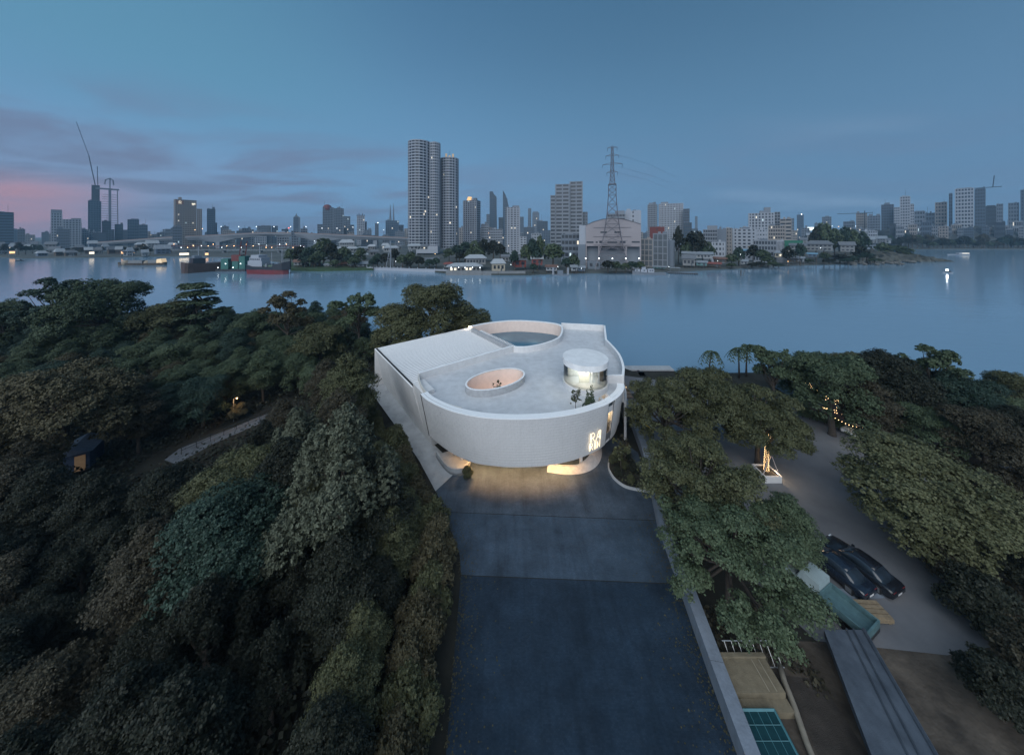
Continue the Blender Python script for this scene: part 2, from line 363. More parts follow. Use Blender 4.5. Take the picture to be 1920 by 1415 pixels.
# side path climbing along the flank of the building
pa = [Vector((-27.5, 55.5, 1.05)), Vector((-24.6, 56.2, 1.05)), Vector((-11.2, 40.6, .06)), Vector((-6.3, 35.7, .03)), Vector((-8.35, 32.6, .03)), Vector((-11.5, 37.0, .04)), Vector((-16.6, 43.0, .25)), Vector((-22.4, 49.5, .6))]
sheet('side_path', pa, None, CONC)
# car park, dirt yard
sheet('car_park', [(20.5, 60), (36, 55), (56, 52), (66, 49), (60, 42), (47, 32), (38, 24), (33.5, 20.4), (29, 19.9), (21, 20.6), (18, 27), (17.5, 40), (18.5, 50)], .010, TAR)
DIRT = mat('bare_dirt', (.045, .037, .030), .95, var=.5, vscale=.55, two=(.098, .082, .066), bump=.6, bscale=3)
sheet('dirt_yard', [(12.9, 4), (60, 4), (60, 42), (47, 32), (38, 24), (33.5, 20.35), (13.5, 20.7)], .006, DIRT)
sheet('dirt_track', [(17.2, 19.0), (19.4, 18.8), (18.3, 4), (13.4, 4)], .012, mat('track_dirt', (.030, .025, .021), .9, var=.3, vscale=1.2, two=(.050, .042, .036), bump=.4))
# lane in the wood on the other side
LANEM = mat('lane_concrete', (.115, .13, .15), .85, var=.3, vscale=1.2, bump=.3)
sheet('wood_lane', [W(308, 862, .0)[:2], W(335, 842)[:2], W(520, 768)[:2], W(530, 775)[:2], W(400, 832)[:2], W(330, 870)[:2]], .01, LANEM)
sheet('wood_lane', [W(-30, 985)[:2], W(70, 955)[:2], W(72, 960)[:2], W(-30, 995)[:2]], .014, LANEM)

# ------------------------------------------------------------------ the white gallery
G = tag(empty('gallery_building', (0, 38, 0)), 'white curved gallery building with glass roof pavilion and glowing sign', 'building')
def GB(mb, name, m, parent=G, smooth=False):
    o = mb.build(name, m, None, smooth)
    o.parent = parent; o.matrix_parent_inverse = Matrix.Translation(-GLOC) if parent is G else Matrix()
    return o
GLOC = Vector((0, 38, 0))
ZT, ZB, ZD = 8.5, 2.6, 7.6
top_px = [(789, 739), (799, 748.6), (818, 759.4), (843.6, 770), (869, 777), (894.5, 781.7), (920, 784.6), (945, 786), (969, 786.5), (1004, 785.6), (1039, 782.6), (1070, 778), (1097.5, 772), (1121, 764.5), (1141, 756.5), (1161.7, 742), (1170, 728.7), (1169, 720)]
bot_px = [(805, 816), (818, 828), (843.6, 847), (869, 860), (894.5, 868.9), (920, 872.7), (945, 875.4), (969, 876), (1000, 875), (1024.6, 873), (1055, 867.5), (1083, 860), (1107, 850.5), (1126.7, 839.6), (1150, 817), (1158, 798), (1161, 790)]
NT = 97
TOP = spline([W(a, b, ZT) for a, b in top_px], NT); BOT = spline([W(a, b, ZB) for a, b in bot_px], NT)
inner = offset(TOP, .85)
def fpt(u, v, out=0.):
    """place on the curved front: u along 0..1, v up 0..1, out = metres off the face"""
    x = u * (NT - 1); i = min(int(x), NT - 2); k = x - i
    a = TOP[i].lerp(TOP[i + 1], k); b = BOT[i].lerp(BOT[i + 1], k)
    t = (TOP[i + 1] - TOP[i]).normalized(); up = (a - b).normalized(); n = t.cross(up).normalized()
    return b.lerp(a, v) + n * out
U0, U1 = .812, .853        # slot window
def front_strip(u0, u1, name, m, out=0., n=40, v0=0., v1=1.):
    b = MB(); us = [u0 + (u1 - u0) * i / n for i in range(n + 1)]
    o1 = [fpt(u, v1, out) for u in us]; o0 = [fpt(u, v0, out) for u in us]; i1 = [fpt(u, v1, out - .35) for u in us]; i0 = [fpt(u, v0, out - .35) for u in us]
    m_ = len(us); b.add(o0 + o1 + i0 + i1, [(i, i + 1, m_ + i + 1, m_ + i) for i in range(n)] + [(2 * m_ + i + 1, 2 * m_ + i, 3 * m_ + i, 3 * m_ + i + 1) for i in range(n)]
          + [(i, 2 * m_ + i, 2 * m_ + i + 1, i + 1) for i in range(n)] + [(m_ + i, m_ + i + 1, 3 * m_ + i + 1, 3 * m_ + i) for i in range(n)] + [(0, m_, 3 * m_, 2 * m_), (n, 2 * m_ + n, 3 * m_ + n, m_ + n)])
    return GB(b, name, m, smooth=False)
FW = front_strip(0, U0, 'curved_wall', JOINT, -.02, 80)
front_strip(U1, 1.0, 'curved_wall', JOINT, -.02, 14)
# tiles in courses
NR, NCOL = 17, 46
tiles = []
for r in range(NR):
    off = .5 if r % 2 else 0.
    for c in range(-1, NCOL):
        u0 = (c + off) / NCOL; u1 = (c + 1 + off) / NCOL; u0, u1 = max(u0, 0), min(u1, 1)
        for (a, b) in ((u0, min(u1, U0)), (max(u0, U1), u1)):
            if b - a > .004: tiles.append((r, a, b))
random.seed(4)
def tile_geo(r, a, b):
    e = .0007; v0 = r / NR + .002; v1 = (r + 1) / NR - .002; o = .004 + random.uniform(-.003, .006)
    mid = (a + b) / 2; us = (a + e, mid, b - e)
    vs = [fpt(u, v, k) for k in (-.02, o) for v in (v0, v1) for u in us]
    return vs, [(6, 7, 10, 9), (7, 8, 11, 10), (0, 6, 9, 3), (2, 5, 11, 8), (3, 9, 10, 4), (4, 10, 11, 5), (0, 1, 7, 6), (1, 2, 8, 7)]
tiles.sort(key=lambda t: abs((t[1] + t[2]) / 2 - .5) + abs(t[0] - 8) * .004)
for k, t in enumerate(tiles[:290]):
    GB(MB().add(*tile_geo(*t)), 'tile', TILE)
rest = MB()
for t in tiles[290:]: rest.add(*tile_geo(*t))
tag(GB(rest, 'tile_field', TILE), kind='stuff')
GB(MB().tube([fpt(.0005, 0, .02), fpt(.0005, 1, .02)], .06, 5), 'joint_strip', BLACK)
# coping on the front wall
cp = MB(); co_o = offset(TOP, -.04); co_i = inner
cp.wall(co_o, co_i, ZT, ZT + .07); GB(cp, 'coping', COPING, smooth=False)
pi = MB(); pi.wall(offset(TOP, .40), offset(TOP, .83), ZD - .6, ZT - .003); GB(pi, 'parapet', WHITE)
# soffit under the overhang
sf = [(p.x, p.y) for p in offset(BOT, .05)] + [(10.5, 47), (-9.5, 44)]
GB(MB().prism(sf, ZB + .02, ZB + .25), 'soffit', WHITE)
# flank wall
A0, A1 = Vector((-24.6, 53.7, 7.4)), Vector((-13.4, 40.2, 7.4)); B0, B1 = Vector((-24.3, 55.4, .9)), Vector((-11.55, 40.7, 0))
A2, B2 = Vector((-11.55, 37.2, 8.15)), Vector((-10.55, 38.6, 0))
nrm = Vector((.772, .636, 0))
fl = MB(); A1u = Vector((-13.4, 40.2, 7.45))
fl.add([B0, B1, A1u, A0, *[p + nrm * .4 for p in (B0, B1, A1u, A0)]], [(0, 1, 2, 3), (7, 6, 5, 4), (3, 2, 6, 7), (0, 4, 5, 1), (0, 3, 7, 4), (1, 5, 6, 2)])
GB(fl, 'flank_wall', SIDEW)
fl2 = MB(); c0, c1 = Vector((-13.4, 40.2, 8.1)), Vector((-11.25, 37.5, 8.1))
fl2.add([B1, Vector((-10.6, 39.6, 0)), c1, c0, *[p + nrm * 1.6 for p in (B1, Vector((-10.6, 39.6, 0)), c1, c0)]], [(0, 1, 2, 3), (7, 6, 5, 4), (3, 2, 6, 7), (0, 4, 5, 1), (0, 3, 7, 4), (1, 5, 6, 2)])
GB(fl2, 'corner_block', SIDEW)
GB(MB().tube([A0 + Vector((0, 0, .06)), A1u + Vector((0, 0, .06))], .09, 4), 'roof_edge_trim', COPING)
GB(MB().bar(A0 + nrm * .28 + Vector((0, 0, .03)), A1u + nrm * .28 + Vector((0, 0, .03)), .14), 'gutter', BLACK)
# metal roof with raised ribs
Cb = Vector((-8.3, 67.0, 7.4)); dv = (Cb - A0).normalized(); du = (A1 - A0)
r0, r1 = A0 + nrm * .45, A1 + nrm * .45
P2 = Vector((.6, 52.6, 7.4)); P3 = Vector((-12.9, 42.0, 7.4))
mr_ = MB().add([r0, A1 + nrm * .45, P3, P2 + Vector((-.2, .1, 0)), Cb], [(0, 1, 2, 3, 4)])
ROOF = GB(mr_, 'metal_roof', METALR)
NRIB = 34
for i in range(NRIB):
    k = (i + .5) / NRIB
    a = r0.lerp(r1, k) + Vector((0, 0, .05)); b = Cb.lerp(Vector((1.2, 55.0, 7.4)), k) + Vector((0, 0, .05))
    b = a.lerp(b, .985)
    o = MB().bar(a, b, .085).build('roof_rib', COPING); o.parent = ROOF; o.matrix_parent_inverse = Matrix()
# back wall of this wing
bk = MB(); bk.add([A0 + Vector((0, 0, .03)), Cb, Cb + Vector((0, 0, -7.4)), Vector((A0.x, A0.y, .4)), *[p - dv.cross(Vector((0, 0, 1))) * .35 for p in (A0 + Vector((0, 0, .03)), Cb, Cb + Vector((0, 0, -7.4)), Vector((A0.x, A0.y, .4)))]], [(0, 1, 2, 3), (4, 5, 6, 7), (0, 4, 5, 1), (1, 5, 6, 2), (0, 3, 7, 4)])
GB(bk, 'rear_wall', SIDEW)
# deck outline and voids
q0, q1 = Vector((-13.0, 41.8, 0)), Vector((.3, 52.1, 0))
lens_b = spline([(-8.2, 63.2, 0), (-4.7, 65.5, 0), (0, 67.0, 0), (4.8, 66.6, 0), (9.0, 65.0, 0), (10.4, 63.2, 0)], 22)
lens_f = spline([(10.4, 63.2, 0), (9.9, 60, 0), (8.6, 56.4, 0), (5.6, 53.5, 0), (2.4, 52.0, 0), (.3, 52.1, 0)], 22)
lens = lens_b[:-1] + lens_f          # back arc then front arc; closes along the metal roof
def ell(cx, cy, a, b, rot, n=56):
    return [Vector((cx + a * math.cos(t) * math.cos(rot) - b * math.sin(t) * math.sin(rot), cy + a * math.cos(t) * math.sin(rot) + b * math.sin(t) * math.cos(rot), 0)) for t in [2 * math.pi * i / n for i in range(n)]]
OVC = (-2.15, 40.55)
ov_o = ell(*OVC, 4.35, 2.55, R(31)); ov_i = ell(*OVC, 4.17, 2.37, R(31))
rightside = spline([(19.8, 63.5, 0), (17.4, 54.8, 0)], 3) + spline([(17.4, 54.8, 0), (17.5, 51.2, 0), (17.3, 47.6, 0), (16.4, 43.6, 0), (15.3, 40.8, 0)], 18)[1:]
fi = [Vector((p.x, p.y, 0)) for p in offset(TOP, .5)]
outer = [q0] + [Vector((-11.6, 38.3, 0))] + fi[2:] + list(reversed(rightside)) + [Vector((11.0, 65.0, 0))] + list(reversed(lens_b))[0:1] + lens_f[1:]
DK = holed('roof_deck', outer, [list(reversed(ov_o))], ZD, DECKM); DK.parent = G; DK.matrix_parent_inverse = Matrix.Translation(-GLOC)
# parapets round the deck
def para(line, z0, z1, t, name='parapet', m=WHITE, cap=True):
    GB(MB().wall(line, offset(line, t), z0, z1), name, m)
    if cap: GB(MB().wall(offset(line, -.02), offset(line, t + .02), z1, z1 + .05), 'parapet_cap', COPING)
para([q0, q0.lerp(q1, .5), q1], ZD - .3, 8.6, .32)
cw = spline([(-13.0, 41.8, 0), (-12.2, 39.8, 0), (-11.0, 37.7, 0), (-9.6, 36.0, 0), (-7.6, 34.6, 0), (-5.6, 33.7, 0)], 20)
GB(MB().wall(cw, offset(cw, -.15), ZD - .1, ZT + .02), 'inner_wall', mat('cream_render', (.58, .56, .52), .8, var=.05))
para(list(reversed(rightside)), ZD - 2.5, 8.75, .3)
para([Vector((19.8, 63.5, 0)), Vector((15.2, 64.4, 0)), Vector((10.75, 65.1, 0))], ZD - 7.6, 8.75, .3)
para([Vector((12.2, 40.9, 0)), Vector((15.2, 40.9, 0))], ZD, 8.7, .28)
GB(MB().wall([Vector((p.x, p.y, 0)) for p in rightside], offset(rightside, .3), 0, ZD - 2.55), 'river_wall', WHITE)
# lens court: rim, pink inside, pool
lo = lens_b; GB(MB().wall(offset(lo, .55), lo, 4.5, 8.62), 'court_wall', WHITE)
GB(MB().wall(offset(lo, .57), offset(lo, -.02), 8.62, 8.68), 'court_rim', COPING)
GB(MB().wall(offset(lo, -.003), offset(lo, -.12), 6.0, 8.55), 'court_lining', PINK)
GB(MB().wall(lens_f, offset(lens_f, .30), 5.8, 8.55), 'court_wall', WHITE)
GB(MB().wall(offset(lens_f, -.02), offset(lens_f, .32), 8.55, 8.61), 'court_rim', COPING)
e0, e1 = Vector((.3, 52.1, 0)), Vector((-8.2, 63.2, 0))
GB(MB().wall([e0, e1], offset([e0, e1], .45), 5.8, 8.3), 'court_divider', KERBM)
POOLM = mat('court_pool', (.05, .13, .19), .08, var=.1, vscale=.8, bump=.25, bscale=1.6)
GB(MB().prism([(p.x, p.y) for p in lens_b[:-1] + lens_f], 5.7, 6.3), 'court_pool', POOLM)
# oval light well
GB(MB().wall(ov_o, ov_i, ZD - .2, 8.5, True), 'oval_kerb', KERBM)
GB(MB().wall(ell(*OVC, 4.37, 2.57, R(31)), ell(*OVC, 4.15, 2.35, R(31)), 8.5, 8.55, True), 'oval_rim', COPING)
GB(MB().wall(ell(*OVC, 4.165, 2.365, R(31)), ell(*OVC, 4.08, 2.28, R(31)), 3.6, 8.45, True), 'oval_lining', PINK)
GB(MB().prism([(p.x, p.y) for p in ell(*OVC, 4.3, 2.5, R(31))], 3.3, 3.6), 'oval_floor', PINK)
# rooftop pavilion
PV = Vector((9.95, 40.6, ZD)); pav = empty('roof_pavilion', PV - GLOC, parent=G)
MB().disc((0, 0), 3.0, 0, .74, 48).build('base_drum', WHITE, pav)
GLASSC = bpy.data.materials.new('clear_glass'); GLASSC.use_nodes = True
g = GLASSC.node_tree; g.nodes.clear(); go = g.nodes.new('ShaderNodeOutputMaterial'); gt = g.nodes.new('ShaderNodeBsdfTransparent'); gg = g.nodes.new('ShaderNodeBsdfGlossy'); gm = g.nodes.new('ShaderNodeMixShader'); gf = g.nodes.new('ShaderNodeFresnel')
gt.inputs[0].default_value = (.90, .94, .94, 1); gg.inputs['Roughness'].default_value = .03; gf.inputs[0].default_value = 1.45
g.links.new(gf.outputs[0], gm.inputs[0]); g.links.new(gt.outputs[0], gm.inputs[1]); g.links.new(gg.outputs[0], gm.inputs[2]); g.links.new(gm.outputs[0], go.inputs[0])
ring = [(2.88 * math.cos(2 * math.pi * i / 48), 2.88 * math.sin(2 * math.pi * i / 48)) for i in range(48)]
for s_ in range(6):
    seg = [ring[(s_ * 8 + i) % 48] for i in range(9)]
    MB().strip([(a, b, .74) for a, b in seg], [(a, b, 3.05) for a, b in seg]).build('glass_pane', GLASSC, pav, True)
MB().disc((0, 0), 3.02, 3.05, 3.80, 64).build('pavilion_roof', mat('pavilion_roof_white', (.74, .75, .76), .75, var=.10, vscale=.8, bump=.1), pav)
MB().disc((0, 0), 2.75, .74, .78, 32).build('pavilion_floor', DECKM, pav)
for k in range(10):
    MB().box((-1.05 + k * .14, -1.02, .79), (-.94 + k * .14, -.92, 3.03)).build('stair_slat', mat('lit_slat', (.80, .78, .68), .6, var=.03), pav)
MB().box((.62, -.95, .79), (.86, -.75, 3.03)).build('column', SIDEW, pav)
MB().box((1.35, -1.25, .79), (1.6, -1.05, 3.03)).build('column', WHITE, pav)
MB().box((-2.2, .9, .79), (2.2, 1.1, 3.03)).build('back_panel', mat('pavilion_inner', (.55, .56, .56), .8), pav)
MB().box((1.7, -.6, .79), (2.3, .3, 2.6)).build('lift_door', mat('brown_panel', (.22, .18, .14), .7), pav)
MB().ball((-.35, -1.35, 2.0), .12).build('hanging_lamp', GLOW, pav)
lamp('pavilion_light', (-.35, -1.5, 2.1), 60, (1, .88, .66), .15, pav)
lamp('pavilion_light', (-.3, -.3, 2.2), 85, (.97, .95, .82), .15, pav)
# slot window
SW = empty('slot_window', (0, 0, 0), parent=G); SW.matrix_parent_inverse = Matrix.Translation(-GLOC)
def slot(name, m, u0, u1, v0, v1, o):
    b = MB().add([fpt(u0, v0, o), fpt(u1, v0, o), fpt(u1, v1, o), fpt(u0, v1, o)], [(0, 1, 2, 3)]); x = b.build(name, m, SW); return x
slot('warm_room', mat('warm_inner_wall', (.72, .62, .50), .8), U0 - .012, U1 + .01, .02, .99, -1.25)
rev = MB()
for (u, ) in ((U0,), (U1,)):
    rev.add([fpt(u, .0, -.3), fpt(u, .0, -1.3), fpt(u, 1., -1.3), fpt(u, 1., -.3)], [(0, 1, 2, 3)])
rev.build('reveal', WHITE, SW)
slot('pane', GLASSC, U0, U1, .22, .99, -.22)
slot('lower_panel', mat('grey_panel', (.17, .18, .19), .6), U0, U1, .0, .22, -.12)
for u in (U0 + .0012, U1 - .0012):
    MB().bar(fpt(u, 0., -.05), fpt(u, .99, -.05), .05).build('frame', STEEL, SW)
MB().bar(fpt(U0, .22, -.1), fpt(U1, .22, -.1), .05).build('frame', STEEL, SW)
for v in (.45, .72):
    MB().bar(fpt(U0, v, -.2), fpt(U1, v, -.2), .03).build('glazing_bar', STEEL, SW)
MB().bar(fpt(U0 + .008, .4, -1.0), fpt(U0 + .008, .9, -1.0), .05).build('light_strip', GLOW, SW)
lamp('slot_light', fpt((U0 + U1) / 2, .6, -.7), 20, WARM, .15, SW)
# glowing sign: RA over RIN in outlined strokes
SG = empty('sign', (0, 0, 0), parent=G); SG.matrix_parent_inverse = Matrix.Translation(-GLOC)
us0, us1 = .712, .768
def sg(x, y): return fpt(us0 + (us1 - us0) * x, .10 + .40 * y, .16)
letters = {
 'R1': [[(.06, .46), (.06, .98), (.34, .98), (.42, .90), (.40, .78), (.30, .72), (.06, .72)], [(.24, .72), (.46, .46)], [(.16, .50), (.16, .94)]],
 'A1': [[(.54, .46), (.82, .98), (1.0, .98), (1.0, .46)], [(.70, .64), (1.0, .64)], [(.90, .50), (.90, .92)]],
 'R2': [[(.0, .0), (.0, .42), (.20, .42), (.27, .34), (.22, .24), (.0, .22)], [(.14, .22), (.32, .0)], [(.08, .02), (.08, .40)]],
 'I2': [[(.46, .0), (.46, .42)], [(.54, .0), (.54, .42)]],
 'N2': [[(.68, .0), (.68, .42), (.96, .0), (.96, .42)], [(.75, .02), (.75, .30)]]}
for k, strokes in letters.items():
    b = MB()
    for st in strokes:
        pts = [sg(x, y) for x, y in st]; b.tube(pts, .022, 5)
    b.build('letter', NEON, SG)
# ground floor: recessed wall, glazing, columns, low curved walls
gw = [Vector((-9.0, 40.8, 0)), Vector((-6, 39.0, 0)), Vector((-2, 37.6, 0)), Vector((2, 37.2, 0)), Vector((6, 37.8, 0)), Vector((9.4, 39.4, 0)), Vector((11.6, 42.4, 0))]
gw = spline(gw, 30); GB(MB().wall(gw, offset(gw, .3), 0.0, ZB + .03), 'ground_floor_wall', mat('warm_render', (.60, .55, .48), .8))
GB(MB().wall(offset(gw[8:20], -.06), offset(gw[8:20], -.01), .1, 2.4), 'entrance_glass', GLASSD)
for x, y in ((-6.2, 36.9), (-1.5, 36.9), (4.4, 36.9), (8.4, 36.4)):
    GB(MB().disc((x, y), .2, 0, ZB + .03, 20), 'column', WHITE)
for (x, y) in ((-4.4, 35.5), (-2.6, 34.9), (-.8, 34.7), (1.0, 34.6), (2.8, 34.7), (4.6, 35.0), (6.4, 35.4), (8.2, 36.2), (10.2, 37.9), (-6.6, 36.9)):
    GB(MB().disc((x, y), .14, ZB - .02, ZB + .021, 12), 'soffit_light', GLOW)
    spot('soffit_lamp', Vector((x, y, ZB - .06)) - GLOC, 330 if -5 < x < 7 else 60, (1.0, .54, .21), .12, G, 124)
lw = spline([(-9.6, 37.6, 0), (-8.3, 35.9, 0), (-7.2, 34.9, 0), (-6.1, 34.75, 0), (-5.4, 35.2, 0), (-5.0, 36.2, 0)], 24)
GB(MB().wall(lw, offset(lw, .22), .03, .75), 'low_curved_wall', CONC)
GB(MB().prism([(p.x, p.y) for p in lw] + [(-7.5, 38.6)], .03, .30), 'planter_base', CONC)
rw = spline([(11.0, 40.6, 0), (10.6, 38.5, 0), (9.7, 36.9, 0), (8.3, 36.0, 0), (6.5, 35.75, 0), (4.3, 36.1, 0)], 30)
b = MB(); hh = [1.9 - 1.55 * min(1, i / 18) for i in range(30)]; ro = offset(rw, -1.1)
b.strip([(p.x, p.y, .02) for p in rw], [(p.x, p.y, h) for p, h in zip(rw, hh)]); GB(b, 'swept_wall', CONC, smooth=True)
b = MB(); b.strip([(p.x, p.y, h) for p, h in zip(rw, hh)], [(p.x, p.y, .06) for p in offset(rw, .95)]); GB(b, 'swept_ramp', KERBM, smooth=True)
GB(MB().tube([(p.x, p.y, h + .02) for p, h in zip(rw, hh)], .07, 6), 'swept_rim', CONC)
# light spilling in the voids
lamp('court_light', Vector((4.6, 60.6, 7.6)) - GLOC, 34, (1, .70, .54), .25, G); lamp('court_light', Vector((-1.5, 62.6, 7.6)) - GLOC, 34, (1, .70, .54), .25, G)
lamp('oval_light', Vector((-3.2, 39.7, 5.2)) - GLOC, 40, (1, .70, .54), .3, G); lamp('oval_light', Vector((-.4, 41.6, 5.2)) - GLOC, 30, (1, .70, .54), .3, G)
GB(MB().cbox((-9.2, 65.6, 7.75), (.7, .12, .35)), 'wall_lamp', GLOW); lamp('roof_corner_light', Vector((-9.6, 64.6, 7.9)) - GLOC, 16, WARM, .1, G)

# boundary wall along the driveway and beyond
bl = [Vector(p) for p in ((19.3, 58, 0), (18.2, 50, 0), (16.9, 40.5, 0), (15.6, 34.5, 0), (14.05, 29.2, 0), (13.0, 22.0, 0), (11.95, 15, 0), (10.9, 4, 0))]
bl = spline(bl, 12)
BW = tag(empty('boundary_wall', bl[6]), 'long low concrete wall between the driveway and the dirt yard', 'wall')
def BP(mb, name, m):
    o = mb.build(name, m, BW); o.matrix_parent_inverse = Matrix.Translation(-bl[6]); return o
for i in range(11):
    a = [bl[i].lerp(bl[i + 1], .004), bl[i].lerp(bl[i + 1], .996)]
    BP(MB().wall(offset(a, .80), a, 0, 1.2), 'wall_panel', WALLC)
# planter bed beside the entrance
bd = spline([(14.8, 38.4, 0), (12.4, 37.5, 0), (11.55, 36, 0), (11.45, 35.0, 0), (11.7, 34.0, 0), (12.4, 33.1, 0), (13.4, 32.7, 0), (15.0, 32.4, 0)], 30)
BD = tag(empty('planting_bed', (12.5, 34, 0)), 'rounded kerbed planting bed of soil beside the swept entrance wall', 'planting bed')
o = MB().wall(bd, offset(bd, .16), 0, .24).build('kerb', CONC, BD); o.matrix_parent_inverse = Matrix.Translation((-12.5, -34, 0))
o = MB().prism([(p.x, p.y) for p in offset(bd, .1)] + [(15.3, 34)], .0, .16).build('bed_soil', WOODG, BD); o.matrix_parent_inverse = Matrix.Translation((-12.5, -34, 0))
# ------------------------------------------------------------------ foliage
def unit(rng, n):
    v = rng.normal(size=(n, 3)); return v / np.linalg.norm(v, axis=1)[:, None]
def leaf_mesh(name, P, Nn, size, rng, asp=.42):
    n = len(P); t = np.cross(Nn, unit(rng, n)); t /= np.linalg.norm(t, axis=1)[:, None] + 1e-9; b = np.cross(Nn, t)
    s = (size * rng.uniform(.45, 1.6, n))[:, None]
    V = np.stack([P - t * s * .5, P + b * s * asp + Nn * s * .08, P + t * s * .5, P - b * s * asp + Nn * s * .08], 1).reshape(-1, 3)
    me = bpy.data.meshes.new(name); me.vertices.add(4 * n); me.vertices.foreach_set('co', V.astype(np.float32).ravel())
    me.loops.add(4 * n); me.loops.foreach_set('vertex_index', np.arange(4 * n, dtype=np.int32))
    me.polygons.add(n); me.polygons.foreach_set('loop_start', np.arange(0, 4 * n, 4, dtype=np.int32)); me.polygons.foreach_set('loop_total', np.full(n, 4, np.int32))
    a = me.attributes.new('tint', 'FLOAT', 'FACE'); a.data.foreach_set('value', rng.uniform(0, .45, n).astype(np.float32))
    me.update(); me.validate(); return me
def crown(name, rng, lobes, n, size, shell=(.45, 1.0), flat=0., updraft=.35, asp=.42, sub=7):
    """lobes: (x,y,z,rx,rz). Every lobe breaks up into twig-sized tufts that carry the leaves"""
    P = []; Q = []; wts = np.array([l[3] ** 2 for l in lobes]); wts = wts / wts.sum()
    for l, wt in zip(lobes, wts):
        k = max(8, int(n * wt)); nt = max(6, int(k / 14))
        u = unit(rng, nt); u[:, 2] = np.where(u[:, 2] < -.35, -u[:, 2], u[:, 2])
        rr = rng.uniform(shell[0] ** 1.6, 1, nt) ** .45
        c = np.stack([u[:, 0] * l[3] * rr, u[:, 1] * l[3] * rr, u[:, 2] * l[4] * rr], 1)
        idx = rng.integers(0, nt, k); tr = l[3] / sub ** .5 * rng.uniform(.32, .80, nt)
        d = unit(rng, k) * (rng.uniform(.15, 1, k) ** .6)[:, None] * tr[idx][:, None]; d[:, 2] *= (.7 - flat * .5)
        P.append(c[idx] + d + np.array(l[:3])); q = u[idx] * .8 + unit(rng, k) * .75 + np.array([0, 0, updraft]); Q.append(q / np.linalg.norm(q, axis=1)[:, None])
    return leaf_mesh(name, np.concatenate(P), np.concatenate(Q), size, rng, asp)
BARK = mat('bark', (.060, .050, .042), .9, var=.35, vscale=6, bump=.6, bscale=14)
def trunk(rng, h, r, lobes, lean=0., branches=7):
    b = MB(); top = Vector((lean, lean * .4, h)); mid = Vector((lean * .3 + rng.uniform(-.1, .1), rng.uniform(-.1, .1), h * .5))
    b.tube([(0, 0, -.2), (0, 0, .25), mid, top], [r * 1.6, r * 1.15, r * .85, r * .5], 8)
    for l in lobes[:branches]:
        e = Vector(l[:3]); s = mid.lerp(top, rng.uniform(.1, .95)); m = s.lerp(e, .55) + Vector((0, 0, -.1 * (e - s).length))
        b.tube([s, m, e], [r * .45, r * .3, r * .12], 5, False)
    return b.mesh('trunk', True)
PROTO = {}
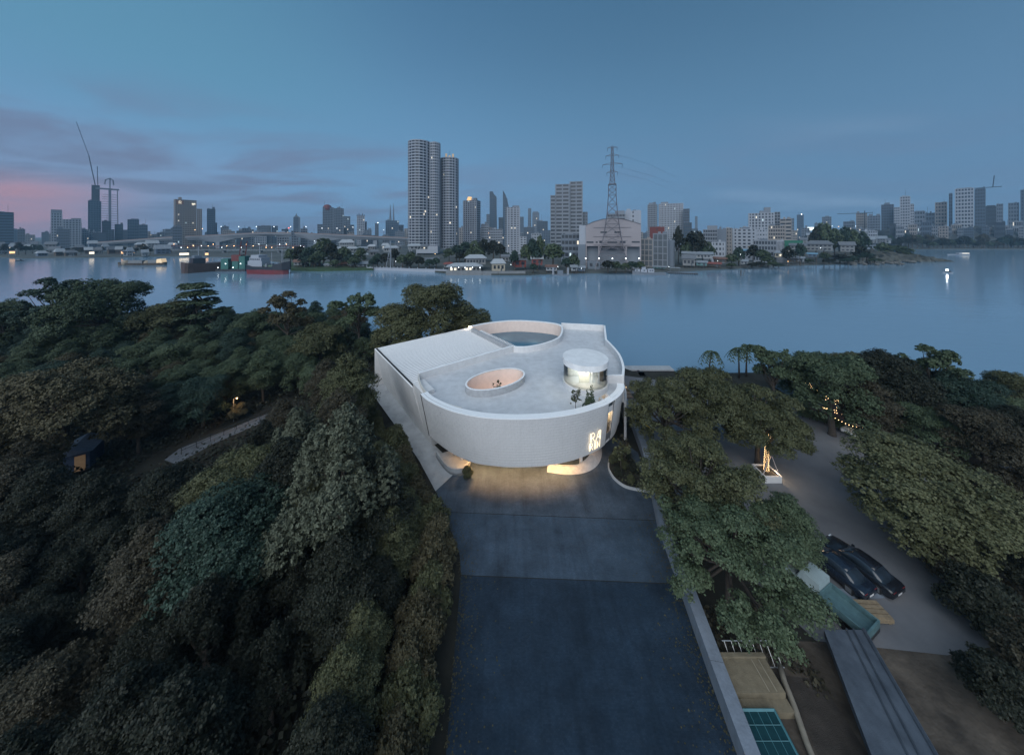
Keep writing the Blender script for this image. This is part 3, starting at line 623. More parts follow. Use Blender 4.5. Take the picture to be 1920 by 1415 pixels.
def proto(key, kind, seed, leaves=34000):
    rng = np.random.default_rng(seed); u = lambda a, b: float(rng.uniform(a, b))
    if kind == 'broad':           # dome of many lobes, unit = crown radius 4, height 8.6
        lo = [(0, 0, 5.4, 2.4, 2.2)]
        for i in range(13):
            a = i * 2.4 + u(-.3, .3); q = u(.9, 2.9); lo.append((q * math.cos(a), q * math.sin(a), 7.4 - .26 * q * q * .9 + u(-.9, .7), u(.9, 1.6), u(.8, 1.4)))
        for i in range(10):
            a = i * .63 + u(-.3, .3); q = u(2.3, 3.4); lo.append((q * math.cos(a), q * math.sin(a), 4.4 + u(-.7, .9), u(.8, 1.35), u(.8, 1.25)))
        for i in range(9):
            a = i * .7 + u(-.3, .3); q = u(1.8, 2.9); lo.append((q * math.cos(a), q * math.sin(a), 2.6 + u(-.6, .6), u(.8, 1.2), u(.8, 1.2)))
        cm = crown('crown', rng, lo, int(leaves * 2.3), .105, sub=13); tm = trunk(rng, 5.2, .26, lo, branches=16)
    elif kind == 'lacy':          # open spreading crown of many small sprays
        lo = []
        for i in range(46):
            a = i * 2.4 + u(-.2, .2); q = 3.7 * math.sqrt((i + .5) / 46); lo.append((q * math.cos(a), q * math.sin(a), 6.9 - .16 * q * q + u(-1.5, .6), u(.5, .95), u(.4, .8)))
        for i in range(16):
            a = i * 2.4; q = u(2.0, 3.4); lo.append((q * math.cos(a), q * math.sin(a), 3.5 + u(-.8, .8), u(.5, .9), u(.45, .8)))
        cm = crown('crown', rng, lo, int(leaves * 2.0), .10, sub=4); tm = trunk(rng, 5.0, .2, lo, branches=46)
    elif kind == 'oval':
        lo = []
        for i in range(17):
            z = 2.6 + 6.6 * i / 16; w_ = 2.3 * math.sin(math.pi * min(.96, (i + 2.2) / 19)) ; a = i * 2.4
            lo.append((w_ * .62 * math.cos(a), w_ * .62 * math.sin(a), z, .75 + w_ * .42, .9))
        cm = crown('crown', rng, lo, int(leaves * 1.6), .108, sub=10); tm = trunk(rng, 6.5, .2, lo[4:], branches=9)
    elif kind == 'tier':          # flat-layered crown
        lo = []
        for z, q in ((3.2, 3.4), (4.5, 3.0), (5.8, 2.4), (7.0, 1.6), (7.9, .8)):
            for i in range(7):
                a = i * .9 + z; k = q * u(.35, .95); lo.append((k * math.cos(a), k * math.sin(a), z + u(-.2, .2), .95, .36))
        cm = crown('crown', rng, lo, int(leaves * .95), .16, flat=.9, updraft=.9); tm = trunk(rng, 7.5, .2, lo, branches=24)
    elif kind == 'airy':          # open crown, sky shows through
        lo = []
        for i in range(24):
            a = i * 2.4; q = u(.4, 2.7); lo.append((q * math.cos(a), q * math.sin(a), 8.3 - .6 * q + u(-2.6, .7), u(.45, .85), u(.4, .8)))
        cm = crown('crown', rng, lo, int(leaves * .65), .135, sub=5); tm = trunk(rng, 6.2, .16, lo, branches=24)
    elif kind == 'plume':         # feathery upright sprays
        lo = []
        for i in range(26):
            a = i * 2.4; q = u(.2, 2.9); lo.append((q * math.cos(a), q * math.sin(a), 3.2 + (1 - (q / 3.2) ** 2) * 4.6 + u(-1.2, .6), u(.65, 1.0), u(1.3, 2.0)))
        cm = crown('crown', rng, lo, int(leaves * 2.2), .125, updraft=.1, asp=.26, sub=14); tm = trunk(rng, 5.5, .24, lo, branches=12)
    elif kind == 'bush':
        lo = []
        for i in range(12):
            a = i * 2.4; q = u(.2, 1.25); lo.append((q * math.cos(a), q * math.sin(a), .9 + u(0, 1.9) * (1 - q / 2.2), u(.6, .95), u(.6, .95)))
        cm = crown('crown', rng, lo, int(leaves * .9), .095, sub=10); tm = trunk(rng, 1.4, .09, lo, branches=5)
    elif kind == 'cone':
        lo = [(u(-.08, .08), u(-.08, .08), .3 + .18 * i, .42 * (1 - i / 11), .3) for i in range(10)]
        cm = crown('crown', rng, lo, 1400, .10); tm = trunk(rng, 1.2, .03, lo, branches=2)
    elif kind == 'sapling':
        lo = [(u(-.5, .5), u(-.5, .5), 1.2 + u(0, 1.3), u(.2, .4), u(.2, .35)) for i in range(16)]
        cm = crown('crown', rng, lo, 900, .11, sub=3); tm = trunk(rng, 1.7, .035, lo, branches=16)
    elif kind == 'far':           # small, for the other bank: crown radius 4
        lo = [(0, 0, 5.6, 2.6, 2.2)]
        for i in range(13):
            a = i * 2.4; q = u(1.0, 3.0); lo.append((q * math.cos(a), q * math.sin(a), 5.8 - .5 * q + u(-1.6, .9), u(1.0, 1.7), u(.9, 1.5)))
        cm = crown('crown', rng, lo, 4200, .50, sub=9); tm = trunk(rng, 4.6, .3, lo, branches=4)
    PROTO[key] = (tm, cm)
random.seed(11)
for k, kind, sd in (('broad', 'broad', 1), ('broad2', 'broad', 2), ('lacy', 'lacy', 21), ('lacy2', 'lacy', 22), ('oval', 'oval', 3), ('oval2', 'oval', 9), ('tier', 'tier', 4), ('airy', 'airy', 5), ('airy2', 'airy', 15), ('plume', 'plume', 6), ('bush', 'bush', 7), ('bush2', 'bush', 17), ('cone', 'cone', 8), ('sapling', 'sapling', 10), ('far', 'far', 12), ('far2', 'far', 13), ('far3', 'far', 14)):
    proto(k, kind, sd)
RAD = dict(lacy=4.1, lacy2=4.1, broad=4.2, broad2=4.2, oval=2.9, oval2=2.9, tier=3.8, airy=3.1, airy2=3.1, plume=3.5, bush=1.9, bush2=1.9, far=4.2, far2=4.2, far3=4.2)
CZ = dict(lacy=5.4, lacy2=5.4, broad=5.4, broad2=5.4, oval=5.8, oval2=5.8, tier=5.4, airy=6.6, airy2=6.6, plume=5.6, bush=1.5, bush2=1.5, far=5.2, far2=5.2, far3=5.2)
LEAF = dict(
    olive=leafmat('olive_leaves', (.036, .043, .020), (.105, .112, .056)),
    green=leafmat('green_leaves', (.026, .044, .024), (.086, .118, .066)),
    teal=leafmat('blue_green_leaves', (.012, .028, .021), (.040, .072, .054)),
    brown=leafmat('brown_olive_leaves', (.026, .024, .016), (.066, .060, .038)),
    pale=leafmat('pale_grey_green_leaves', (.052, .062, .042), (.150, .168, .118)),
    dark=leafmat('dark_leaves', (.008, .011, .007), (.025, .030, .019)),  # albedo lowered so the leaf colour carries the darkening of the lower wood
    rust=leafmat('rusty_olive_leaves', (.040, .037, .020), (.095, .086, .048)))
def plant(name, key, loc, sc, leaf, label, cat='tree', group=None, rz=None, zs=1.):
    tm, cm = PROTO[key]; rz = random.uniform(0, 6.28) if rz is None else rz
    o = tag(empty(name, loc, rz, (sc, sc, sc * zs)), label, cat, group)
    share('trunk', tm, BARK, o, (0, 0, 0)); share('crown', cm, LEAF[leaf], o, (0, 0, 0))
    return o
def plant_px(name, key, px, py, rpx, leaf, label, cat='tree', group=None, zs=1.):
    """crown centre and crown radius as seen; returns the tree standing on the ground"""
    k = rpx / (py - HOR); r = H * k / (1 + k * CZ[key] * zs / RAD[key]); zc = r / RAD[key] * CZ[key] * zs; y = F * (H - zc) / (py - HOR)
    return plant(name, key, ((px - 960) / F * y, y, 0), r / RAD[key], leaf, label, cat, group, zs=zs)
# trees along the water behind the wood
for key, px, py, r, lf, lb in (
    ('broad', 8, 600, 52, 'green', 'dark green dome tree standing on the bank by the barge mooring'),
    ('broad2', 196, 578, 78, 'green', 'big rounded dark green tree rising above the wood by the river'),
    ('airy', 100, 560, 48, 'teal', 'thin pale topped tree beside the big rounded river tree'),
    ('tier', 366, 575, 56, 'green', 'layered green tree with flat tiers near the tin hut roof'),
    ('broad', 312, 600, 50, 'olive', 'olive dome tree next to the layered riverside tree'),
    ('airy', 540, 585, 46, 'rust', 'tall ragged rusty tree with bare twigs above the wood'),
    ('airy2', 672, 582, 46, 'green', 'open twiggy green tree between the rusty tree and the gallery'),
    ('broad2', 600, 645, 52, 'olive', 'squat olive tree below the tall ragged rusty tree'),
    ('broad', 470, 612, 40, 'green', 'small green dome tree behind the wood beside the tin hut roof'),
    ('plume', 640, 915, 122, 'pale', 'large pale grey green feathery tree beside the side path'),
    ('plume', 552, 852, 66, 'pale', 'smaller pale feathery tree behind the large pale one'),
    ('broad2', 440, 915, 82, 'olive', 'olive tree with knobbly crown in front of the wood lane'),
    ('broad', 420, 1015, 122, 'teal', 'wide blue green tree in the middle of the dark wood'),
    ('broad2', 118, 755, 105, 'rust', 'broad brownish olive tree between the shed and the river'),
    ('oval', 655, 735, 52, 'olive', 'bushy olive tree at the top of the side path')):
    plant_px('riverside_tree' if py < 660 else 'broadleaf_tree', key, px, py, r, lf, lb)
for px, py, r, y, lb in ((748, 612, 62, 63.5, 'olive tree at the lower end of the trio behind the metal roof'), (812, 578, 74, 68, 'tallest dense olive tree of the trio behind the metal roof'), (872, 604, 56, 72.5, 'olive tree of the trio touching the court wall by the river')):
    sc = r / F * y / 4.2; zc = H - (py - HOR) / F * y
    plant('riverside_tree', 'broad2' if px == 812 else 'broad', ((px - 960) / F * y, y, 0), sc, 'olive', lb, zs=zc / (5.4 * sc))
GW = 'trees of the dense wood'
WL = dict(green='green tree crowded into the upper wood near the river', teal='blue green tree crowded into the upper wood near the river', brown='brown tinged tree in the shady middle of the wood', dark='very dark tree in the deep lower wood', olive='olive tree in the lower wood beside the hedge', rust='rusty brown tree in the upper wood')
used = []
random.seed(23)
taken = [W(642, 960)[:2], W(420, 1060)[:2], W(150, 880)[:2], W(440, 800)[:2]]
lane = [Vector((*W(a, b)[:2], 0)) for a, b in ((310, 865), (360, 842), (420, 815), (470, 792), (520, 772), (150, 870), (160, 845), (150, 890), (185, 900), (120, 885))]
def hedge_x(y):
    pts = ((4, -4.4), (16, -5.6), (26, -7.6), (33.5, -10.6), (43, -18.2), (54, -27.5), (70, -22), (100, -50))
    for (a, xa), (b, xb) in zip(pts, pts[1:]):
        if a <= y <= b: return xa + (xb - xa) * (y - a) / (b - a)
    return -5
nwood = 0
for it in range(9000):
    y = random.uniform(5, 88); x = random.uniform(-1.75 * y - 10, -4)
    if x > hedge_x(y) - (3.2 if y < 33 else 7.5) or (y > 78 and x > -40): continue
    py = HOR + F * (H - 5) / y; px = 960 + F * x / y
    if px < -140 or py > 1560: continue
    ms = 3.5 if y < 32 else 4.6
    if any((x - a) ** 2 + (y - b) ** 2 < ms * ms for a, b in used): continue
    if any((Vector((x, y, 0)) - l).length < 4.2 for l in lane): continue
    if any(abs(x - l.x * (y / l.y)) < 3.6 and 0 < l.y - y < 8.5 for l in lane): continue
    if any((x - a) ** 2 + (y - b) ** 2 < 20 for a, b in taken): continue
    used.append((x, y))
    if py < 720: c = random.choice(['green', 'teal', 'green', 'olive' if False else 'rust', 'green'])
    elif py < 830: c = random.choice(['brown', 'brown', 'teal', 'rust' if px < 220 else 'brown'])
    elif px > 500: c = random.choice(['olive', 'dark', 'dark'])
    else: c = random.choice(['dark', 'dark', 'brown', 'dark'])  # light fall-off over the lower wood put into the leaf colour
    key = random.choice(['broad', 'broad2', 'oval', 'oval2', 'broad2', 'plume'] if c in ('dark', 'brown') else ['broad', 'broad2', 'broad2', 'oval2'])
    hmax = random.uniform(.62, .92) if y < 60 else random.uniform(.6, .85)
    if y < 20: hmax *= .85
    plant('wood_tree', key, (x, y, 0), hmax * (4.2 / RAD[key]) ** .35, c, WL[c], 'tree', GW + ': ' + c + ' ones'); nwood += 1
# clipped row of bushes along the drive and the side path
hp = [Vector(p) for p in ((-28.5, 55.5, .9), (-24, 50, .6), (-18.2, 43, .2), (-14.6, 37.2, 0), (-12.0, 32.9, 0), (-9.6, 29.2, 0), (-6.7, 26.2, 0), (-6.3, 22, 0), (-5.7, 16, 0), (-5.0, 10, 0), (-4.6, 6, 0))]
for i, p in enumerate(spline(hp, 34)):
    k = 'bush' if i % 2 else 'bush2'; sc = (1.02 if i > 12 else .66) * random.uniform(.9, 1.12); p = p + Vector((-.9, -.7, 0)) if i <= 12 else p
    if i <= 12: lb, gp, nm = 'rounded olive bush in the hedge row along the pale side path', 'hedge bushes along the side path', 'hedge_bush'
    else: lb, gp, nm = 'tall olive bush in the hedge row along the blue grey driveway', 'hedge bushes along the driveway', 'hedge_bush'
    plant(nm, k, p + Vector((random.uniform(-.35, .15), 0, 0)), sc, 'rust' if i > 14 and i % 3 else 'olive', lb, 'bush', gp, zs=1.25)
# second rank of taller shrubs behind the hedge
for i, p in enumerate(spline(hp[4:], 13)):
    plant('hedge_tree', 'oval' if i % 2 else 'oval2', p + Vector((-2.6 - random.uniform(0, .6), 0, 0)), random.uniform(.55, .72), 'olive' if i % 3 else 'dark', 'slender shrubby tree growing right behind the driveway hedge', 'tree', 'slender trees behind the driveway hedge')
# undergrowth
def ground_cover(name, seed, n, area, z, size, leaf):
    rng = np.random.default_rng(seed); P = []
    while len(P) < n:
        x, y, ok = area(rng)
        if ok: P.append((x, y))
    P = np.array(P); zz = rng.uniform(0, 1, n) ** 2 * z * (.35 + .65 * (np.sin(P[:, 0] * .9) * np.cos(P[:, 1] * .7) * .5 + .5))
    P3 = np.column_stack([P, zz + .04]); q = unit(rng, n) * .7 + np.array([0, 0, .8]); q /= np.linalg.norm(q, axis=1)[:, None]
    me = leaf_mesh(name, P3, q, size, rng); me.materials.append(LEAF[leaf]); return link(bpy.data.objects.new(name, me))
def wood_area(rng):
    y = rng.uniform(6, 92); x = rng.uniform(-1.8 * y - 8, -4); p = Vector((x, y, 0))
    return x, y, x < hedge_x(y) - .2 and all((p - l).length > 2.6 for l in lane[:5])
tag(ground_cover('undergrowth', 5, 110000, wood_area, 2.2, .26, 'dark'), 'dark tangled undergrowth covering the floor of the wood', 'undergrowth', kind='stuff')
def bed_area(rng):
    x = rng.uniform(11.8, 15.2); y = rng.uniform(32.9, 37.9); return x, y, ((x - 15) / 3.2) ** 2 + ((y - 35.3) / 2.6) ** 2 < 1
tag(ground_cover('ground_cover', 6, 900, bed_area, .35, .16, 'olive'), 'low leafy ground cover filling the kerbed planting bed', 'ground cover', kind='stuff')
def yard_area(rng):
    x = rng.uniform(14, 60); y = rng.uniform(6, 42); dens = math.sin(x * .7 + y * .3) * math.cos(y * .55 - x * .2)
    ok = (y < (x - 33) * .92 + 20 and x > 27 and dens > -.3) or (13.4 < x < 19.5 and 18.0 < y < 22.5 and dens > -.5)
    return x, y, ok and rng.uniform() < .85
tag(ground_cover('weeds', 8, 26000, yard_area, .5, .22, 'brown'), 'dry brownish weeds and grass over the bare dirt yard', 'weeds', kind='stuff')
for i, (x, y) in enumerate(((12.3, 36.4), (13.2, 37.3), (12.2, 34.6), (13.3, 33.5), (14.3, 35.0), (14.4, 37.2), (13.4, 35.6))):
    plant('bed_shrub', 'bush' if i % 2 else 'bush2', (x, y, .14), random.uniform(.26, .42), 'dark' if i % 3 else 'olive', 'low shrub in the kerbed planting bed', 'shrub', 'shrubs of the planting bed')
rngl = np.random.default_rng(40); nl = 2200; xs = np.concatenate([-4.1 + rngl.exponential(.7, nl // 2), 13.2 - rngl.exponential(.8, nl // 2)]); ys = rngl.uniform(8, 30, nl); xs = np.where(xs < 5, xs - np.interp(ys, [4, 16, 24, 30], [-1.4, -.4, 0, 2.6]), xs - np.interp(ys, [4, 16, 24, 30], [2.0, 1.0, 0, -.9])); q_ = unit(rngl, nl) * .25 + np.array([0, 0, 1.]); q_ /= np.linalg.norm(q_, axis=1)[:, None]
me_ = leaf_mesh('leaf_litter', np.column_stack([xs, ys, np.full(nl, .03)]), q_, .09, rngl); me_.materials.append(LEAF['rust']); tag(link(bpy.data.objects.new('leaf_litter', me_)), 'fallen brown leaves scattered along the driveway edges', 'leaf litter', kind='stuff')
# trees around the car park
for nm, key, px, py, r, lf, lb, zs in (
    ('car_park_tree', 'lacy2', 1248, 755, 76, 'olive', 'olive tree beside the dock end of the boundary wall', 1),
    ('car_park_tree', 'broad2', 1330, 746, 74, 'olive', 'olive tree behind the tree wrapped in fairy lights', 1),
    ('car_park_tree', 'lacy', 1420, 765, 80, 'olive', 'spreading olive tree over the clipped car park hedge', 1),
    ('car_park_tree', 'lacy', 1310, 882, 108, 'olive', 'large lacy olive tree overhanging the boundary wall by the planting bed', 1),
    ('car_park_tree', 'lacy2', 1368, 1012, 130, 'green', 'largest lacy green tree beside the boundary wall above the bare dirt patch', .8),
    ('car_park_tree', 'oval2', 1476, 990, 52, 'green', 'small green tree joined to the largest tree by the tarmac', .8),
    ('car_park_tree', 'broad', 1712, 905, 128, 'olive', 'huge spreading olive tree beside the white parked car', .74),
    ('car_park_tree', 'broad2', 1800, 985, 84, 'dark', 'dark spreading tree on the edge of the dirt yard', .6),
    ('car_park_tree', 'broad2', 1560, 715, 78, 'green', 'broad green tree hung with fairy lights at the car park edge', 1),
    ('bank_tree', 'broad', 1660, 715, 72, 'dark', 'dark broad tree on the bank next to the fairy light tree', 1),
    ('bank_tree', 'airy', 1742, 690, 52, 'green', 'open bright green tree on the bank behind the car park', 1),
    ('bank_tree', 'airy2', 1450, 685, 48, 'green', 'airy green tree on the bank beside the leaning palms', 1),
    ('bank_tree', 'broad2', 1815, 748, 62, 'teal', 'blue green tree at the water edge past the rubble heap', 1),
    ('bank_tree', 'broad', 1902, 728, 42, 'olive', 'small olive tree on the grass spit beyond the yard', 1),
    ('bank_tree', 'broad2', 1845, 820, 72, 'brown', 'brownish tree between the rubble heap and the slatted pallet', 1),
    ('bank_tree', 'broad', 1915, 815, 62, 'dark', 'dark tree over the yard fence by the pale sheet', 1),
    ('bank_tree', 'broad', 1505, 700, 48, 'green', 'green tree filling the gap between airy tree and fairy light tree', 1),
    ('bank_tree', 'broad', 1612, 690, 44, 'olive', 'olive topped tree behind the fairy light tree on the bank', 1),
    ('bank_tree', 'broad2', 1705, 740, 50, 'dark', 'dark tree under the open bright green tree', 1),
    ('bank_tree', 'broad', 1775, 735, 50, 'green', 'green tree beside the blue green water edge tree', 1),
    ('bank_tree', 'broad2', 1870, 770, 48, 'green', 'green tree in front of the small olive spit tree', 1),
    ('bank_tree', 'oval', 1625, 760, 46, 'brown', 'narrow brown tinted tree behind the white car', .8),
    ('bank_tree', 'broad2', 1740, 800, 52, 'green', 'round green tree by the heap of grey rubble', 1)):
    plant_px(nm, key, px, py, r, lf, lb, zs=zs)
random.seed(5)
for i, (px, py) in enumerate(((1862, 1070), (1905, 1010), (1930, 1120), (1905, 1230), (1840, 1180), (1950, 1330), (1880, 1350), (1780, 1100), (1960, 960), (1885, 930))):
    g = W(px, py); plant('yard_shrub', 'bush' if i % 2 else 'bush2', g, random.uniform(.8, 1.3), 'brown' if i % 2 else 'dark', 'scrubby dark bush growing out of the dirt yard', 'bush', 'scrub bushes on the dirt yard')
# low clipped hedge beside the car park
for i, (px, py) in enumerate(((1505, 782), (1518, 786), (1532, 790), (1546, 795), (1560, 800), (1572, 806))):
    plant('car_park_bush', 'bush2', W(px, py), .52, 'green', 'small clipped green bush in the strip beside the string lights', 'bush', 'clipped bushes of the car park strip')
# tree wrapped in lights, in its white planter
base = W(1437, 893); tm, cm = PROTO['lacy2']
LT = tag(empty('wrapped_tree', base + Vector((0, 0, .5)), .6, .92), 'tree with trunk wrapped in warm fairy lights standing in a white planter', 'tree')
b = MB(); rngt = np.random.default_rng(77); tp = [Vector(p) for p in ((0, 0, -.2), (.35, .1, 1.2), (.95, .2, 2.8), (1.3, .3, 4.2))]
b.tube(tp, [.26, .22, .19, .14], 8)
for e in ((3.6, .2, 4.0), (-.6, 1.2, 5.4), (2.4, -1.5, 5.2), (1.2, 2, 5.8)): b.tube([tp[2], tp[3].lerp(Vector(e), .5), e], [.14, .10, .05], 6)
b.build('trunk', BARK, LT, True)
o = share('crown', cm, LEAF['olive'], LT, (1.1, .3, .8), 0, (1, 1, .92))
bb = MB()
for k in range(230):
    t = k / 230; i = min(int(t * 3), 2); c = tp[i].lerp(tp[i + 1], t * 3 - i); a = k * .72; bb.ball(c + Vector((math.cos(a), math.sin(a), 0)) * (.27 - .1 * t), .022, 5, 4)
for k in range(70):
    c = tp[2].lerp(Vector((3.6, .2, 4.0)), k / 70); a = k * .9; bb.ball(c + Vector((0, math.cos(a), math.sin(a))) * .13, .022, 5, 4)
tag(bb.build('fairy_lights', BULB, LT), kind='stuff')
lamp('uplight', (.6, -1.0, .5), 22, WARM, .1, LT); lamp('trunk_glow', (1.5, -.9, 2.6), 16, WARM, .2, LT)
PLN = tag(empty('tree_planter', base), 'square white planter box with props holding the wrapped tree', 'planter')
bx = MB().wall([Vector(p) for p in ((-.95, -.95, 0), (.95, -.95, 0), (.95, .95, 0), (-.95, .95, 0))], [Vector(p) for p in ((-.8, -.8, 0), (.8, -.8, 0), (.8, .8, 0), (-.8, .8, 0))], 0, .75, True); bx.build('box', WHITE, PLN)
MB().box((-.8, -.8, .4), (.8, .8, .62)).build('soil', SOIL, PLN)
for a, c in (((-.85, -.6, .75), (.2, .05, 2.0)), ((.85, -.7, .75), (.75, .1, 2.2)), ((.8, .8, .75), (.7, .2, 2.2))): MB().bar(a, c, .045).build('prop', mat('pinkish_prop', (.5, .42, .40), .7), PLN)
# small planted things
PLT = 'small slender tree'
plant('small_tree', 'sapling', W(1165, 890, .16), 1.45, 'olive', 'slender young tree planted in the kerbed bed beside the entrance', 'tree')
plant('small_tree', 'sapling', (13.7, 36.2, .16), 1.2, 'brown', 'leafy sapling at the back of the kerbed planting bed', 'tree')
plant('roof_tree', 'sapling', (7.35, 34.35, ZD), 1.0, 'olive', 'sparse little tree on the roof deck behind the front coping', 'tree')
plant('roof_shrub', 'cone', (8.75, 34.75, ZD), 1.15, 'green', 'pointed dark shrub on the roof next to the sparse little tree', 'shrub')
plant('roof_shrub', 'cone', (9.35, 35.15, ZD), 1.3, 'green', 'taller pointed shrub on the roof in front of the glass pavilion', 'shrub')
plant('court_tree', 'sapling', (-1.75, 39.6, 5.35), 1.15, 'olive', 'small tree growing inside the oval light well', 'tree')
plant('entrance_bush', 'bush', (-5.15, 34.35, .02), .42, 'olive', 'small bush at the foot of the low curved entrance wall', 'bush')
# palms
def palm(px, py_top, py_base_y, label, lean):
    y = py_base_y; top = WY(px, py_top, y); r = empty('palm_tree', (top.x - lean, y, 0)); tag(r, label, 'palm')
    h = top.z; MB().tube([(0, 0, 0), (lean * .2, 0, h * .5), (lean, 0, h)], [.2, .13, .10], 7).build('trunk', BARK, r, True)
    rng = random.Random(px)
    for i in range(13):
        a = i * 2.4; ln = rng.uniform(1.5, 2.2); el = rng.uniform(.3, 1.3); fb = MB(); pts = []
        for k in range(8):
            t = k / 7; pts.append(Vector((lean + ln * t * math.cos(a), ln * t * math.sin(a), h + ln * (el * t - (el + .75) * t * t))))
        fb.tube(pts, .025, 3, False)
        for k in range(1, 8):
            p = pts[k]; sd = Vector((-math.sin(a), math.cos(a), 0)); f_ = (pts[k] - pts[k - 1]).normalized()
            for s_ in (-1, 1): fb.add([p, p + sd * s_ * .5 + f_ * .4 - Vector((0, 0, .3)), p + f_ * .34], [(0, 1, 2)])
        fb.build('frond', LEAF['green'], r)
palm(1334, 662, 58, 'thin leaning palm standing alone on the bank above the wall', .5)
palm(1384, 656, 58.5, 'thin palm beside the bushier palm on the bank', -.2)
palm(1402, 650, 59, 'bushier tall palm on the bank by the airy tree', .3)
# ------------------------------------------------------------------ cars
TYRE = mat('tyre', (.012, .012, .013), .8); RIM = mat('wheel_rim', (.3, .31, .32), .35, .7)
def loft(b, secs, cap=True):
    n = len(secs[0]); vs = [p for s in secs for p in s]
    fs = [(i * n + k, i * n + (k + 1) % n, (i + 1) * n + (k + 1) % n, (i + 1) * n + k) for i in range(len(secs) - 1) for k in range(n)]
    if cap: fs += [tuple(range(n)), tuple((len(secs) - 1) * n + k for k in range(n - 1, -1, -1))]
    return b.add(vs, fs)
def car(name, loc, rz, paint, label, ln=4.5, wd=1.84, ht=1.42, group=None):
    r = tag(empty(name, loc, rz), label, 'car', group)
    def ring(x, z0, z1, w0, w1): # rounded section across the car
        return [(x, -w0, z0), (x, -w0 * 1.02, (z0 + z1) * .5), (x, -w1, z1 - .06), (x, -w1 * .86, z1), (x, w1 * .86, z1), (x, w1, z1 - .06), (x, w0 * 1.02, (z0 + z1) * .5), (x, w0, z0)]
    hw = wd / 2; b = MB()
    prof = [(-.5, .46, .72, .80), (-.485, .34, .86, .92), (-.44, .26, .93, .97), (-.30, .22, .96, 1.), (-.05, .20, .95, 1.), (.16, .20, .93, 1.), (.22, .20, .92, 1.), (.36, .22, .84, .99), (.44, .25, .76, .95), (.485, .30, .66, .87), (.5, .40, .56, .76)]
    loft(b, [ring(x * ln, z0, z1, hw * w_ * .97, hw * w_) for x, z0, z1, w_ in prof]); b.build('body', paint, r, True)
    b = MB(); cab = [(-.40, .90, .905, .80), (-.34, .90, .965 + .12, .80), (-.23, .90, ht * .965, .76), (-.08, .90, ht, .75), (.04, .90, ht * .975, .75), (.14, .90, 1.16, .78), (.235, .88, .90, .82)]
    loft(b, [[(x * ln, -hw * .92, z0), (x * ln, -hw * w_ * .98, z1 - .05), (x * ln, -hw * w_ * .82, z1), (x * ln, hw * w_ * .82, z1), (x * ln, hw * w_ * .98, z1 - .05), (x * ln, hw * .92, z0)] for x, z0, z1, w_ in cab]); b.build('windows', GLASSD, r, True)
    b = MB(); rf = [(-.25, ht * .955), (-.2, ht * .985), (-.08, ht + .012), (.03, ht * .99), (.06, ht * .975)]
    loft(b, [[(x * ln, -hw * .62, z - .03), (x * ln, -hw * .60, z + .004), (x * ln, hw * .60, z + .004), (x * ln, hw * .62, z - .03)] for x, z in rf]); b.build('roof', paint, r, True)
    for sx in (-.30, .315):
        for sy in (-1, 1):
            wv = MB(); n = 18
            for (rr, y0, y1) in ((.33, .0, .21),):
                a = [(math.cos(2 * math.pi * k / n) * rr, y0, math.sin(2 * math.pi * k / n) * rr) for k in range(n)]; c = [(p[0], y1, p[2]) for p in a]
                wv.add(a + c, [(k, (k + 1) % n, n + (k + 1) % n, n + k) for k in range(n)] + [tuple(range(n - 1, -1, -1)), tuple(range(n, 2 * n))])
            wh = wv.build('wheel', TYRE, r, loc=(sx * ln, sy * hw - (.0 if sy < 0 else .21), .33))
            MB().cbox((0, -.006 if sy < 0 else .216, 0), (.36, .012, .36)).build('rim', RIM, wh)
    for sy in (-1, 1):
        MB().cbox((.462 * ln, sy * hw * .68, .66), (.16, .30, .09)).build('headlight', mat('lamp_glass', (.6, .65, .7), .15), r)
        MB().cbox((-.488 * ln, sy * hw * .64, .76), (.05, .34, .10)).build('tail_light', mat('red_lens', (.25, .02, .02), .25), r)
        MB().cbox((.17 * ln, sy * hw * 1.08, .96), (.16, .16, .11)).build('wing_mirror', paint, r)
    MB().cbox((.497 * ln, 0, .42), (.03, wd * .5, .14)).build('grille', BLACK, r)
    MB().cbox((-.5 * ln, 0, .55), (.02, .5, .12)).build('number_plate', WHITE, r)
    return r
WPAINT = mat('white_paint', (.70, .72, .74), .25, var=.02, spec=.6); BPAINT = mat('black_paint', (.012, .014, .019), .2, var=.05, spec=.6); NPAINT = mat('midnight_blue_paint', (.012, .018, .030), .15, var=.05, spec=.7)
p = W(1606, 812); car('white_car', p, R(200), WPAINT, 'white low sporty car parked by the string lights', 4.3, 1.85, 1.24)
p = W(1610, 1068); car('black_car', p, R(108), BPAINT, 'shiny black car parked nose out beside the midnight blue car', 4.5, 1.86, 1.42)
p = W(1561, 1070); car('blue_car', p, R(108), NPAINT, 'midnight blue car between the black car and the teal pickup', 4.5, 1.86, 1.42)
